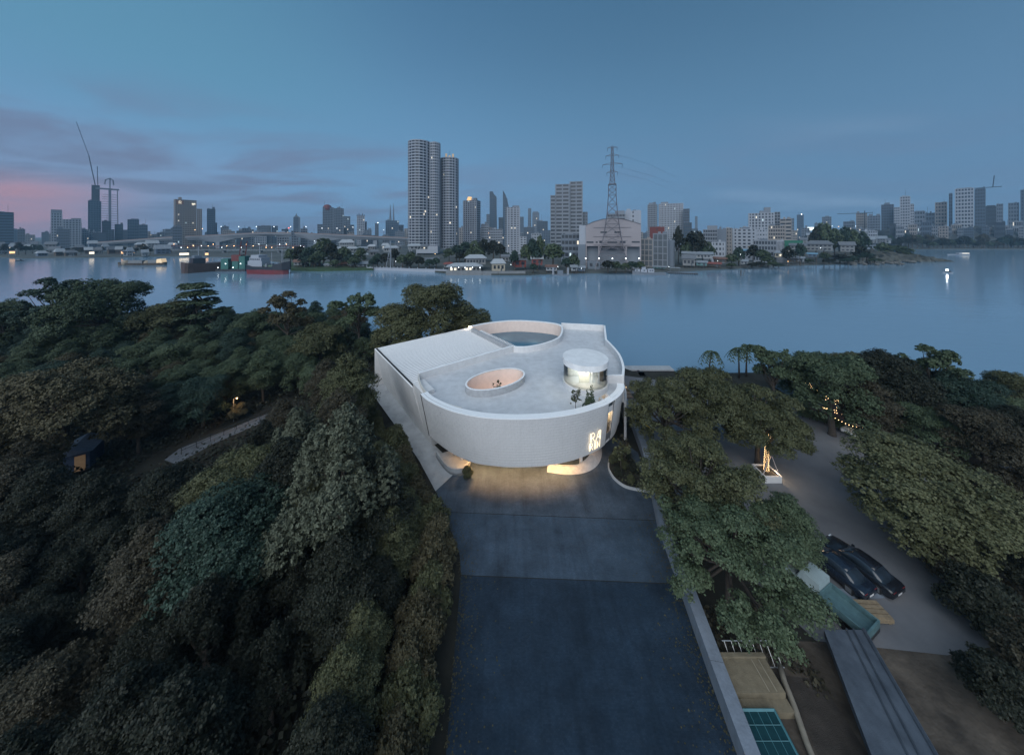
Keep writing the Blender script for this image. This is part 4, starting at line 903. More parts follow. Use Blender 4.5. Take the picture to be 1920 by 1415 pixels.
# pale teal pickup
p = W(1543, 1128); TEAL = mat('faded_teal_paint', (.075, .14, .155), .5, var=.25, vscale=2); PK = tag(empty('pickup_truck', p, R(113)), 'faded teal pickup truck with empty open bed and pale cab roof', 'pickup truck')
MB().box((-2.6, -.92, .45), (2.5, .92, .72)).build('chassis', DARKM, PK)
for a, b_ in (((-2.6, -.92, .72), (-2.5, .92, 1.2)), ((-2.5, -.92, .72), (-.1, -.84, 1.2)), ((-2.5, .84, .72), (-.1, .92, 1.2)), ((-.2, -.84, .72), (-.1, .84, 1.25))): MB().box(a, b_).build('bed_side', TEAL, PK)
MB().box((-2.5, -.84, .72), (-.2, .84, .78)).build('bed_floor', TEAL, PK)
b = MB(); loft(b, [[(x, -w_, z0), (x, -w_ * .86, z1), (x, w_ * .86, z1), (x, w_, z0)] for x, z0, z1, w_ in ((-.08, .72, 1.72, .9), (1.0, .72, 1.75, .9), (1.3, .72, 1.1, .9), (2.2, .72, 1.02, .88), (2.5, .72, .86, .82))]); b.build('cab', mat('pale_teal_paint', (.30, .38, .40), .4, var=.08), PK)
MB().box((.98, -.72, 1.12), (1.34, .72, 1.14)).build('windscreen', GLASSD, PK)
for sx in (-1.6, 1.6):
    for sy in (-.9, .72):
        wv = MB(); n = 16; a = [(math.cos(2 * math.pi * k / n) * .36, 0, math.sin(2 * math.pi * k / n) * .36) for k in range(n)]; c = [(q[0], .2, q[2]) for q in a]
        wv.add(a + c, [(k, (k + 1) % n, n + (k + 1) % n, n + k) for k in range(n)] + [tuple(range(n - 1, -1, -1)), tuple(range(n, 2 * n))]).build('wheel', TYRE, PK, loc=(sx, sy, .36))
# long kerb behind the cars
sheet('kerb_slab', [W(1565, 1104)[:2], W(1648, 1104)[:2], W(1662, 1122)[:2], W(1578, 1124)[:2]], .05, WALLC)
# timber bench
def rest(name, px, py, rz, label, cat, z=0.): return tag(empty(name, W(px, py, z), rz), label, cat)
BN = rest('timber_bench', 1622, 1152, R(-3), 'pale timber bench of planks beside the teal pickup', 'bench')
for y in (-.42, -.14, .14, .42): MB().box((-1.35, y - .11, .42), (1.35, y + .11, .50)).build('plank', WOOD, BN)
for x in (-1.2, 1.2): MB().box((x - .08, -.5, 0), (x + .08, .5, .418)).build('leg', WOOD, BN)
MB().box((-1.35, -.60, .18), (1.35, -.54, .46)).build('front_board', WOOD, BN)
# long concrete beam
BMX = [W(1560, 1176, .9), W(1620, 1176, .9), W(1760, 1430, .9), W(1650, 1430, .9)]
LB = tag(empty('concrete_beam', (18, 18, 0)), 'long raised concrete slab beam running beside the dirt track', 'beam')
beam = [Vector((18.8, 20.6, 0)), Vector((21.2, 20.6, 0)), Vector((21.2, 4, 0)), Vector((17.0, 4, 0))]
b0, b1 = W(1545, 1180, 1.3), W(1640, 1430, 1.3); c0, c1 = W(1622, 1180, 1.3), W(1768, 1430, 1.3)
dl = (b1 - b0); b2 = b1 + dl * .8; c2 = c1 + (c1 - c0) * .8
def LBp(mb, n, m):
    o = mb.build(n, m, LB); o.matrix_parent_inverse = Matrix.Translation((-18, -18, 0)); return o
BEAM = mat('weathered_blue_grey_concrete', (.050, .068, .095), .8, var=.3, vscale=.8, two=(.085, .108, .14), bump=.2)
poly = [b0, c0, c2, b2]
LBp(MB().prism([(q.x, q.y) for q in poly], .9, 1.3), 'slab', BEAM)
in_ = [q.lerp(sum(poly, Vector()) / 4, .06) for q in poly]
LBp(MB().prism([(b0.lerp(c0, .15).x, b0.y - .4), (b0.lerp(c0, .85).x, b0.y - .4), (b2.lerp(c2, .85).x, b2.y), (b2.lerp(c2, .15).x, b2.y)], 0, .9), 'support_wall', WALLC)
LBp(MB().bar(b0.lerp(c0, .55) + Vector((0, 0, .05)), b2.lerp(c2, .55) + Vector((0, 0, .05)), .07), 'ridge', BEAM)
LBp(MB().bar(b0.lerp(c0, .72) + Vector((0, 0, .05)), b2.lerp(c2, .72) + Vector((0, 0, .05)), .07), 'ridge', BEAM)
LBp(MB().bar(c0 + Vector((-.1, 0, .06)), c2 + Vector((-.1, 0, .06)), .10), 'edge_upstand', BEAM)
# concrete steps, rail, pipe, cold frame beside the wall
ST = rest('concrete_step', 1425, 1316, R(0), 'tan concrete two level step block against the boundary wall', 'step')
TAN = mat('tan_concrete', (.17, .145, .10), .85, var=.2, vscale=2.5, bump=.3)
MB().box((-1.55, -.1, 0), (1.45, 1.5, .72)).build('upper_step', TAN, ST); MB().box((-1.5, -.62, 0), (1.5, -.103, .38)).build('lower_step', TAN, ST)
MB().box((-1.6, 1.35, .72), (1.5, 1.55, .84)).build('back_lip', TAN, ST)
for x in (.5, .95): MB().box((x, -.05, .721), (x + .05, 1.3, .745)).build('seam_strip', mat('pale_seam', (.28, .25, .19), .8), ST)
RL = rest('white_rail', 1420, 1252, 0, 'white barred metal rail behind the tan step block', 'rail')
for k in range(8): MB().bar((-1.6 + k * .46, .0, .05), (-1.75 + k * .46, .55, 1.0), .025).build('bar', mat('white_bar', (.55, .55, .55), .5), RL)
MB().bar((-1.75, 0, .06), (1.75, 0, .06), .035).build('bottom_rail', STEEL, RL); MB().bar((-1.9, .56, 1.02), (1.6, .56, 1.02), .03).build('top_rail', STEEL, RL)
pp = [W(1462, 1246, .35), W(1470, 1275, .35), W(1490, 1325, .3), W(1512, 1390, .25), W(1540, 1460, .2), W(1575, 1560, .2)]
PI = tag(MB().tube(pp, .16, 10).build('drain_pipe', mat('tan_pipe', (.22, .20, .165), .6, var=.15), smooth=True), 'long curved tan pipe lying along the edge of the dirt track', 'pipe')
CF = rest('cold_frame', 1440, 1415, 0, 'teal framed glass cold frame beside the boundary wall', 'cold frame')
TFR = mat('teal_frame', (.05, .16, .19), .5)
for a, c in (((-1.2, 1.1, .7), (1.3, 1.1, .7)), ((1.3, 1.1, .7), (1.3, -1.9, .4)), ((-1.2, 1.1, .7), (-1.2, -1.9, .4)), ((-1.2, -1.9, .4), (1.3, -1.9, .4))): MB().bar(a, c, .07).build('frame', TFR, CF)
for k in range(1, 5): MB().bar((-1.2 + k * .5, 1.1, .69), (-1.2 + k * .5, -1.9, .39), .02).build('glazing_bar', TFR, CF)
for k in range(1, 6): MB().bar((-1.2, 1.1 - k * .5, .7 - k * .05), (1.3, 1.1 - k * .5, .7 - k * .05), .015).build('cross_bar', TFR, CF)
MB().add([(-1.2, 1.1, .66), (1.3, 1.1, .66), (1.3, -1.9, .36), (-1.2, -1.9, .36)], [(0, 1, 2, 3)]).build('glass', mat('green_dark_glass', (.012, .045, .055), .2), CF)
for a, c in (((-1.25, -1.95, 0), (1.35, -1.85, .36)), ((-1.25, 1.05, 0), (1.35, 1.15, .62)), ((-1.25, -1.85, 0), (-1.15, 1.05, .36)), ((1.25, -1.85, 0), (1.35, 1.05, .36))): MB().box(a, c).build('side_board', DARKM, CF)
# yellow barrier plank and stacked things in the service lane
YB = rest('yellow_barrier', 1212, 806, R(10), 'yellow painted barrier plank leaning in the service lane', 'barrier')
YEL = mat('yellow_paint', (.62, .42, .06), .5, emit=(1, .6, .1), estr=0.0)
MB().bar((0, 1.6, .5), (.25, -1.2, .6), .16).build('plank', YEL, YB)
for y in (1.2, -.8): MB().bar((.1, y, 0), (.1, y, .5), .05).build('leg', STEEL, YB)
random.seed(3)
for i, (px, py) in enumerate(((1190, 772), (1198, 788), (1206, 772), (1196, 806))):
    b = rest('storage_crate', px, py, i * .4, ['blue', 'dark', 'grey', 'pale'][i] + ' plastic crate standing in the service lane by the barrier', 'crate'); c = [(.06, .1, .2), (.03, .03, .04), (.14, .14, .15), (.35, .37, .4)][i]
    m = mat('crate_%d' % i, c, .6); MB().wall([Vector(q) for q in ((-.5, -.4, 0), (.5, -.4, 0), (.5, .4, 0), (-.5, .4, 0))], [Vector(q) for q in ((-.44, -.34, 0), (.44, -.34, 0), (.44, .34, 0), (-.44, .34, 0))], 0, .7, True).build('sides', m, b); MB().box((-.44, -.34, 0), (.44, .34, .06)).build('base', m, b)
# wooden landing with lit treads behind the gallery, and floating dock
LN = tag(empty('river_landing', (19.5, 55, 0)), 'timber river landing with warm lit treads behind the gallery', 'landing')
LWOOD = mat('landing_timber', (.18, .13, .09), .7, var=.2, vscale=4)
for k in range(6): MB().box((-1.0, .5 - k * .9, .9 - k * .15), (1.2, 1.32 - k * .9, 1.05 - k * .15)).build('tread', LWOOD, LN)
for k in (0, 2): MB().box((-.9, .46 - k * .9, .80 - k * .15), (1.1, .50 - k * .9, .88 - k * .15)).build('tread_light', GLOW, LN)
MB().box((-1.2, 1.3, 0), (1.3, 2.6, 1.6)).build('landing_block', LWOOD, LN); lamp('tread_glow', (.2, .2, 1.6), 14, WARM, .2, LN)
DKK = tag(empty('floating_dock', (30, 64.5, WZ)), 'white floating dock on the river behind the trees', 'dock')
MB().box((-6, -1.0, -.2), (4.5, 1.0, .5)).build('deck', CONC, DKK); MB().box((-6, -1.3, -.2), (4.5, -1.003, .25)).build('fender', BLACK, DKK)
MBO = tag(empty('moored_boat', (26.2, 60.6, WZ), R(80)), 'dark moored boat tucked in front of the white floating dock', 'boat')
b = MB(); loft(b, [[(x, -w_, .6), (x, -w_ * .6, -.2), (x, w_ * .6, -.2), (x, w_, .6)] for x, w_ in ((-2.2, .7), (0, .9), (1.6, .7), (2.6, .08))]); b.build('hull', mat('maroon_hull', (.06, .015, .015), .5), MBO); MB().box((-1.4, -.6, .55), (.8, .6, 1.2)).build('cabin', DARKM, MBO)
# string lights over the car park
def string(pts, n, label, sag=.5, r=.032):
    o = tag(empty('string_light', pts[0]), label, 'string lights', 'string lights over the car park'); b = MB(); wv = []
    P = spline(pts, n)
    for k, q in enumerate(P):
        t = k / (n - 1); z = Vector((0, 0, -sag * 4 * t * (1 - t))); wv.append(q + z - pts[0]); b.ball(q + z - pts[0], r, 6, 4)
    MB().tube(wv, .012, 3, False).build('wire', BLACK, o); tag(b.build('bulbs', BULB, o), kind='stuff')
string([W(1525, 757, 2.5), W(1600, 772, 2.5)], 18, 'short string of warm bulbs above the brick strip', .3)
string([W(1545, 765, 2.5), W(1625, 784, 2.5)], 20, 'second string of warm bulbs parallel to the short one', .3)
string([W(1560, 780, 2.2), W(1600, 795, 2.2), W(1640, 800, 2.2)], 14, 'low string of bulbs crossing above the white car', .3)
FL = tag(empty('fairy_light_net', W(1575, 745, 3)), 'net of warm fairy lights hung over the broad green tree', 'fairy lights')
rngf = random.Random(9); b = MB()
for k in range(150):
    t = rngf.random(); px = 1495 + 125 * t; py = 698 + 62 * t ** .6 + rngf.gauss(0, 5) + (6 if t > .4 else 0); q = W(px, py, 3.2 - 1.0 * t); q = q + (Vector((0, 0, H)) - q).normalized() * 4.2
    b.ball(q - FL.location, .028, 5, 4)
tag(b.build('bulbs', BULB, FL), kind='stuff'); lamp('net_glow', (0, -1.5, 0), 20, WARM, .5, FL)
sheet('brick_strip', [W(1510, 742)[:2], W(1580, 746)[:2], W(1660, 775)[:2], W(1655, 796)[:2], W(1585, 788)[:2], W(1515, 765)[:2]], .02, mat('brown_brick', (.12, .075, .06), .8, var=.2, vscale=3))
# pavilion terrace, sheets and rubble at the yard edge
TR = tag(empty('timber_terrace', W(1480, 735)), 'dark slatted timber terrace under the trees by the bank', 'terrace')
for k in range(9): MB().box((-1.8, -1.8 + k * .42, .3), (1.8, -1.44 + k * .42, .4)).build('plank', DARKM, TR)
for x, y in ((-1.6, -1.6), (1.6, -1.6), (-1.6, 1.6), (1.6, 1.6)): MB().box((x - .08, y - .08, 0), (x + .08, y + .08, .298)).build('leg', DARKM, TR)
RUB = mat('rubble', (.16, .165, .175), .9, var=.35, vscale=1.5, bump=.4)
rb = MB(); rr_ = random.Random(2); o = W(1742, 800)
for k in range(260):
    a = rr_.uniform(0, 6.28); q = rr_.random() ** .5 * 5.2; h = max(0, 1.5 - q * .28) * rr_.random(); s_ = rr_.uniform(.12, .42); rb.cbox((q * math.cos(a), q * math.sin(a) * .8, h + s_ * .4), (s_ * rr_.uniform(.6, 1.6), s_, s_ * .8))
tag(rb.build('rubble_heap', RUB, loc=o), 'heap of broken grey rubble at the yard edge', 'rubble', kind='stuff')
rb = MB(); o = W(1885, 965)
for k in range(240):
    a = rr_.uniform(0, 6.28); q = rr_.random() ** .5 * 4.6; s_ = rr_.uniform(.12, .4); rb.cbox((q * math.cos(a), q * math.sin(a) * .7, s_ * .4), (s_ * 1.4, s_, s_ * .6))
tag(rb.build('stone_scatter', RUB, loc=o), 'scatter of pale stones among the yard scrub', 'stones', kind='stuff')
PS = rest('pallet_stack', 1893, 878, R(20), 'blue grey slatted pallet stack at the yard edge', 'pallets')
for k in range(7): MB().box((-1.2, -.7, .05 + k * .24), (1.2, .7, .15 + k * .24)).build('pallet', mat('blue_grey_board', (.10, .13, .17), .7, var=.3), PS)
SH_ = rest('pale_tarpaulin', 1680, 782, R(-8), 'pale blue grey tarpaulin sheet over a frame behind the white car', 'tarpaulin')
b = MB(); nx, ny = 12, 6; vs = [(-2.6 + 5.2 * i / nx, -1.3 + 2.6 * j / ny, 1.6 + .35 * math.cos(j / ny * 3.1 - 1.55) - .12 * math.sin(i * 1.1) - .1 * math.cos(i + j)) for j in range(ny + 1) for i in range(nx + 1)]
b.add(vs, [(j * (nx + 1) + i, j * (nx + 1) + i + 1, (j + 1) * (nx + 1) + i + 1, (j + 1) * (nx + 1) + i) for j in range(ny) for i in range(nx)]); b.build('sheet', mat('pale_tarp', (.24, .28, .34), .6, var=.1), SH_, True)
for x in (-2.5, 2.5):
    for y in (-1.2, 1.2): MB().bar((x, y, 0), (x, y, 1.5), .04).build('pole', STEEL, SH_)
# shed and lamp in the wood
SD = rest('tin_shed', 150, 872, R(35), 'small blue tin shed with a lit doorway deep in the wood', 'shed')
TIN = mat('blue_tin', (.07, .10, .17), .5, var=.25, vscale=2)
MB().box((-1.3, -1.6, 0), (1.3, 1.6, 2.2)).build('wall', TIN, SD)
b = MB(); b.add([(-1.6, -1.9, 2.25), (1.6, -1.9, 2.25), (1.6, 1.9, 2.25), (-1.6, 1.9, 2.25), (0, -1.9, 2.95), (0, 1.9, 2.95)], [(0, 4, 5, 3), (4, 1, 2, 5), (0, 1, 4), (3, 5, 2), (0, 3, 2, 1)]); b.build('roof', mat('pale_blue_tin', (.16, .20, .28), .5, var=.2), SD)
MB().box((.2, -1.64, .1), (1.0, -1.602, 1.9)).build('lit_doorway', mat('warm_doorway', (.35, .24, .15), .6, emit=(1, .6, .3), estr=.03), SD)
MB().bar((1.8, 1.2, 0), (2.4, 1.4, 5.0), .09).build('mast', STEEL, SD)
LP = rest('lane_lamp', 438, 790, 0, 'orange lamp post lighting leaves beside the wood lane', 'lamp')
MB().tube([(0, 0, 0), (0, 0, 3.4), (.5, 0, 3.6)], .05, 6).build('post', STEEL, LP); MB().ball((.5, 0, 3.5), .09).build('bulb', OLAMP, LP); lamp('lane_glow', (.5, -.3, 3.3), 55, (1, .55, .2), .15, LP)
plant('lane_shrub', 'bush', W(446, 786), .8, 'rust', 'shrub glowing orange under the lane lamp', 'bush')
GR = rest('guard_rail', 420, 822, 0, 'thin dark guard rail along the wood lane', 'rail'); a, c = W(340, 852), W(525, 768)
for z in (.5, .9): o = MB().bar(a + Vector((0, 0, z)), c + Vector((0, 0, z)), .035).build('rail_bar', DARKM, GR); o.matrix_parent_inverse = Matrix.Translation(-W(420, 822))
for k in range(9): q = a.lerp(c, k / 8); o = MB().bar(q, q + Vector((0, 0, .95)), .04).build('post', DARKM, GR); o.matrix_parent_inverse = Matrix.Translation(-W(420, 822))
HT = rest('tin_hut', 405, 602, R(-6), 'tin roofed hut half hidden among the riverside trees', 'hut')
MB().box((-3, -2, 0), (3, 2, 2.6)).build('wall', WOOD, HT); b = MB()
for k in range(11): b.add([(-3.4 + k * .62, -2.5, 2.6), (-2.86 + k * .62, -2.5, 2.6), (-2.86 + k * .62, 2.5, 3.4), (-3.4 + k * .62, 2.5, 3.4)], [(0, 1, 2, 3)])
for k in range(11): MB().add([(-3.4 + k * .62, -2.5, 2.62), (-2.86 + k * .62, -2.5, 2.62), (-2.86 + k * .62, 2.5, 3.42), (-3.4 + k * .62, 2.5, 3.42)], [(0, 1, 2, 3)]).build('roof_sheet', mat('grey_tin', (.20, .23, .26), .5, var=.15), HT)
# ------------------------------------------------------------------ the city across the river
def az(px): return math.atan((px - 960) / F)
CW = dict(
 white=mat('tower_white', (.29, .32, .37), .8, var=.06, vscale=.05), grey=mat('tower_grey', (.175, .20, .235), .8, var=.08, vscale=.05), blue=mat('tower_blue', (.065, .095, .135), .6, var=.1, vscale=.05),
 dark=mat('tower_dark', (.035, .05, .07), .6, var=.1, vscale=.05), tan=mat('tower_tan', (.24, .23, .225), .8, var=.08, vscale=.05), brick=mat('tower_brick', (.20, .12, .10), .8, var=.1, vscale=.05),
 pinkw=mat('tower_pink', (.27, .25, .265), .85, var=.07, vscale=.08), haze=mat('tower_hazy', (.13, .16, .20), .8, var=.06, vscale=.05), red=mat('red_panel', (.12, .03, .03), .7))
CG = dict(d=mat('city_glass_dark', (.018, .026, .038), .3, var=.35, vscale=.12), b=mat('city_glass_blue', (.035, .065, .10), .25, var=.25, vscale=.1), m=mat('city_glass_mid', (.06, .075, .09), .3, var=.3, vscale=.12))
rt = random.Random(31); COOLWIN = mat('cool_lit_window', (.7, .85, .9), .5, emit=(.75, .95, 1.0), estr=.30)
def frame_at(name, px, y, z=0., th=0.):
    return empty(name, ((px - 960) / F * y, y, z), -az(px) + th)
def tower(name, label, x0, x1, ytop, y, fl, cols, wall='white', glass='d', band=.46, pier=.3, th=0., dr=.7, lit=0, group=None, cat='tower', roofbox=None, base=None, root=None, dx=0.):
    xc = (x0 + x1) / 2; a = az(xc); app = (x1 - x0) * y * math.cos(a) / F
    w_ = app / (math.cos(th) + dr * abs(math.sin(th))); dp = w_ * dr
    h = H + (HOR - ytop) / F * y; z0 = base or 0.
    o = frame_at(name, xc, y + dp * .5 * math.cos(a), 0, th)
    if root is None: tag(o, label, cat, group)
    else:
        o.parent = root; o.matrix_parent_inverse = root.matrix_basis.inverted()
    hw, hd = w_ / 2, dp / 2; fh = (h - z0) / fl; rec = min(.6, w_ * .02 + .12)
    small = (x1 - x0) < 13
    MB().box((-hw + rec, -hd + rec, z0), (hw - rec, hd - rec, h - .3)).build('glazing', CG[glass], o)
    bm_, pm_ = CW[wall], CW[wall]
    if small:
        b = MB()
        for i in range(fl): b.box((-hw, -hd, z0 + i * fh), (hw, hd, z0 + i * fh + fh * band))
        for i in range(cols + 1):
            x = -hw + w_ * i / cols; pw = w_ / cols * pier / 2; b.box((max(-hw, x - pw) - .01, -hd - .03, z0), (min(hw, x + pw) + .01, hd + .03, h - .32))
        tag(b.build('facade_grid', bm_, o), kind='stuff')
    else:
        me = MB().box((-hw, -hd, 0), (hw, hd, fh * band)).mesh('floor_band')
        for i in range(fl): share('floor_band', me, bm_, o, (0, 0, z0 + i * fh))
        if cols:
            pw = w_ / cols * pier / 2
            mp_ = MB().box((-pw, -hd - .04, z0), (pw, -hd + rec + .05, h - .32)).mesh('pier')
            for i in range(cols + 1): share('pier', mp_, pm_, o, (min(max(-hw + w_ * i / cols, -hw + pw - .02), hw - pw + .02), 0, 0))
            ns = max(1, round(cols * dr)); ms = MB().box((0, -pw, z0), (rec + .09, pw, h - .32)).mesh('pier')
            for sx in ((-1,) if th < -.02 else (1,) if th > .02 else (-1, 1)):
                for i in range(ns + 1): share('side_pier', ms, pm_, o, ((hw - rec - .05) if sx > 0 else -hw - .04, min(max(-hd + dp * i / ns, -hd + pw), hd - pw), 0))
    MB().box((-hw - .05, -hd - .05, h - .30), (hw + .05, hd + .05, h + fh * .12)).build('roof_slab', bm_, o)
    for (bx0, bx1, bh) in roofbox or ():
        MB().box((-hw + w_ * bx0, -hd * .7, h), (-hw + w_ * bx1, hd * .6, h + bh * y / F)).build('roof_room', CW[wall] if wall != 'white' else CW['grey'], o)
    if not roofbox and not small and root is None:
        for _ in range(rt.randrange(1, 4)):
            a0 = rt.uniform(.05, .7); a1 = min(.96, a0 + rt.uniform(.12, .35)); bh = rt.uniform(1.2, 4.0)
            MB().box((-hw + w_ * a0, -hd * rt.uniform(.2, .7), h), (-hw + w_ * a1, hd * rt.uniform(.1, .6), h + bh * min(1.4, y / 420))).build('roof_plant', CW[rt.choice(('grey', 'haze', wall))], o)
        if rt.random() < .6: ax = rt.uniform(-.7, .7) * hw; MB().bar((ax, 0, h), (ax, 0, h + rt.uniform(5, 13) * y / 500), .10 * y / 400).build('antenna', DARKM, o)
    if lit and cols:
        ml = MB().add([(-.5, 0, 0), (.5, 0, 0), (.5, 0, 1), (-.5, 0, 1)], [(0, 1, 2, 3)]).mesh('lit_window')
        for k in range(lit):
            c = rt.randrange(cols); f_ = rt.randrange(1, fl); cw_ = w_ / cols
            share('lit_window', ml, LITWIN if rt.random() < .65 else COOLWIN, o, (-hw + cw_ * (c + .5), -hd + rec - .06, z0 + f_ * fh + fh * band), 0, (cw_ * (1 - pier) * .55, 1, fh * (1 - band)))
    return o
GS = 'skyline towers far behind the river bank'
T = tower
# twin round towers
def round_tower(root, px, r_px, ytop, y, fl, z0, name):
    r = r_px * y / F; h = H + (HOR - ytop) / F * y; fh = (h - z0) / fl; o = frame_at(name, px, y + r); o.parent = root; o.matrix_parent_inverse = root.matrix_basis.inverted()
    MB().disc((0, 0), r * .93, z0, h - .5, 28).build('glazing', CG['d'], o)
    me = MB().disc((0, 0), r, 0, fh * .36, 32).mesh('floor_band'); mp_ = MB().box((-r * .035, -.3, z0), (r * .035, .35, h - .4)).mesh('pier')
    for i in range(fl): share('floor_band', me, CW['white'], o, (0, 0, z0 + i * fh))
    for k in range(18):
        a = R(180 + k * 360 / 18 + 7); share('pier', mp_, CW['white'] if k % 6 else CW['white'], o, (r * .965 * math.cos(a), r * .965 * math.sin(a), 0), a + R(90), (2.2 if k % 6 == 0 else .8, 1, 1))
    MB().disc((0, 0), r * .99, h - .4, h + .8, 32).build('roof_slab', CW['white'], o)
    ml = MB().add([(-.5, 0, 0), (.5, 0, 0), (.5, 0, 1), (-.5, 0, 1)], [(0, 1, 2, 3)]).mesh('lit_window')
    for k in range(4):
        a = R(rt.uniform(215, 325)); share('lit_window', ml, LITWIN, o, (r * .955 * math.cos(a), r * .955 * math.sin(a), z0 + rt.randrange(3, fl) * fh + fh * .4), a + R(90), (r * .14, 1, fh * .55))
    return o, r, h
y = 420
TW = tag(empty('twin_condominium', ((800 - 960) / F * y, y, 0)), 'tallest white condominium of clustered round towers with ringed balconies', 'tower')
o, r, h = round_tower(TW, 787, 22, 262, y, 37, 9, 'round_tower')
MB().disc((0, -1), r * .4, h, h + 3, 20).build('roof_room', CW['grey'], o)
for k in range(10):
    a = R(k * 36); MB().cbox((r * .86 * math.cos(a), r * .86 * math.sin(a), 4.5), (1.1, 1.1, 9)).build('column', CW['white'], o)
o, r, h = round_tower(TW, 815, 11, 267, y + 8, 37, 9, 'round_tower'); MB().disc((0, 0), r * .5, h, h + 2.5, 16).build('roof_room', CW['grey'], o)
o, r, h = round_tower(TW, 843, 17.5, 295, y + 22, 34, 7, 'round_tower')
MB().box((-r * .55, -r * .4, h), (r * .55, r * .4, h + 2.4)).build('roof_room', CW['grey'], o)
for k in (-1, 0, 1): MB().box((k * r * .36 - 1.3, -r * .5, h + 2.4), (k * r * .36 + 1.3, r * .3, h + 4.6 + abs(k) * 2.6)).build('crown_fin', mat('lit_crown', (.42, .32, .2), .7, emit=(1, .6, .25), estr=.10), o)
MB().bar((0, 0, h), (0, 0, h + 14), .15).build('antenna', DARKM, o)
MB().box((-14, -2, 2), (16, 10, 12)).build('podium', CW['white'], TW)
# far left
o = T('dome_block', 'dark squat block upstream of the pale twin slabs', -18, 27, 398, 700, 12, 0, 'blue', 'd', .5, dr=.5, cat='building')
hh = H + 42 / F * 700
T('apartment_block', 'pale twin slab apartment block with dark square windows by the dark crane tower', 95, 117, 400, 650, 13, 4, 'white', 'd', .4, .4, roofbox=[(0.02, .98, 7)])
T('apartment_block', 'lower pale slab beside the pale twin slab apartment block', 117, 153, 412, 655, 12, 6, 'white', 'd', .42, .42, roofbox=[(.45, .98, 3)])
CT = T('crane_tower', 'dark blue glass tower under construction with a leaning crane mast on top', 165, 190, 377, 800, 20, 5, 'blue', 'b', .2, .15)
hh = H + 63 / F * 800; MB().box((-5, -5, hh), (8, 5, hh + 43)).build('lift_core', CW['dark'], CT)
MB().bar((1, 0, hh + 42), (-9, 0, hh + 120), .9).build('crane_jib', CW['dark'], CT); MB().bar((5, 0, hh + 42), (4, 0, hh + 95), .7).build('crane_mast', CW['dark'], CT); MB().bar((-9, 0, hh + 120), (-28, 0, hh + 205), .5).build('crane_tip', CW['dark'], CT)
LC = tag(frame_at('lattice_scaffold', 206, 790), 'tall open lattice scaffold mast beside the dark crane tower', 'scaffold mast'); k = 790 / F
MB().box((-2.2, -2, 0), (2.2, 2, 150)).build('mast', CW['haze'], LC)
for i in range(16): MB().box((-17 + i * .35, -.5, 40 + i * 6.2), (13, .5, 40.9 + i * 6.2)).build('deck', CW['haze'], LC)
MB().bar((13, 0, 20), (12, 0, 148), .8).build('guide', CW['haze'], LC); MB().box((-22, -1, 146), (15, 1, 150)).build('jib', CW['haze'], LC)
MB().tube([(-8, 0, 160), (-7, 0, 172), (0, 0, 177), (5, 0, 172), (6, 0, 160)], 1.4, 6).build('head_loop', CW['haze'], LC); MB().bar((0, 0, 148), (0, 0, 176), 1.1).build('head_post', CW['haze'], LC)
T('glass_block', 'short dark block at the foot of the lattice scaffold mast', 191, 207, 415, 780, 8, 4, 'dark', 'd', .3, .2, cat='building')
T('glass_block', 'short dark block between the lattice mast and the stepped glass block', 215, 231, 421, 760, 7, 4, 'dark', 'b', .3, .2, cat='building')
T('stepped_block', 'stepped dark glass block next to the hotel', 239, 261, 412, 740, 9, 5, 'blue', 'b', .25, .2, roofbox=[(.3, .95, 2)], cat='building')
T('stepped_block', 'low sloping half of the stepped dark glass block', 261, 277, 422, 742, 7, 4, 'blue', 'b', .3, .2, cat='building')
HO = T('hotel', 'broad riverside hotel slab with an R sign near its top', 325, 369, 375, 600, 24, 9, 'tan', 'd', .45, .38, lit=6, th=.12)
T('hotel_wing', 'lower wing joined to the hotel with the R sign', 369, 379, 392, 604, 20, 3, 'tan', 'd', .45, .38, cat='building')
hz_ = H + 56 / F * 600
MB().box((-13, -10.75, hz_), (-3, -10.3, hz_ + 8)).build('sign_panel', CW['brick'], HO)
b = MB()
for st in ([(-9.4, 1.2), (-9.4, 6.8)], [(-9.4, 6.8), (-7, 6.8), (-6.4, 5.4), (-7, 4.2), (-9.4, 4.2)], [(-8, 4.2), (-6.3, 1.2)]): b.tube([(x, -11.0, hz_ + z) for x, z in st], .35, 5)
b.build('sign_letter', LITWIN, HO); MB().box((8, -10.7, hz_ + 1), (13, -10.3, hz_ + 4)).build('lit_sign', LITWIN, HO)
T('glass_tower', 'slim dark glass tower beside the hotel above the bridge', 388, 404, 392, 750, 18, 4, 'blue', 'b', .25, .2)
T('glass_tower', 'thin side slab of the slim dark glass tower', 404, 407, 418, 760, 10, 2, 'blue', 'b', .25, .2)
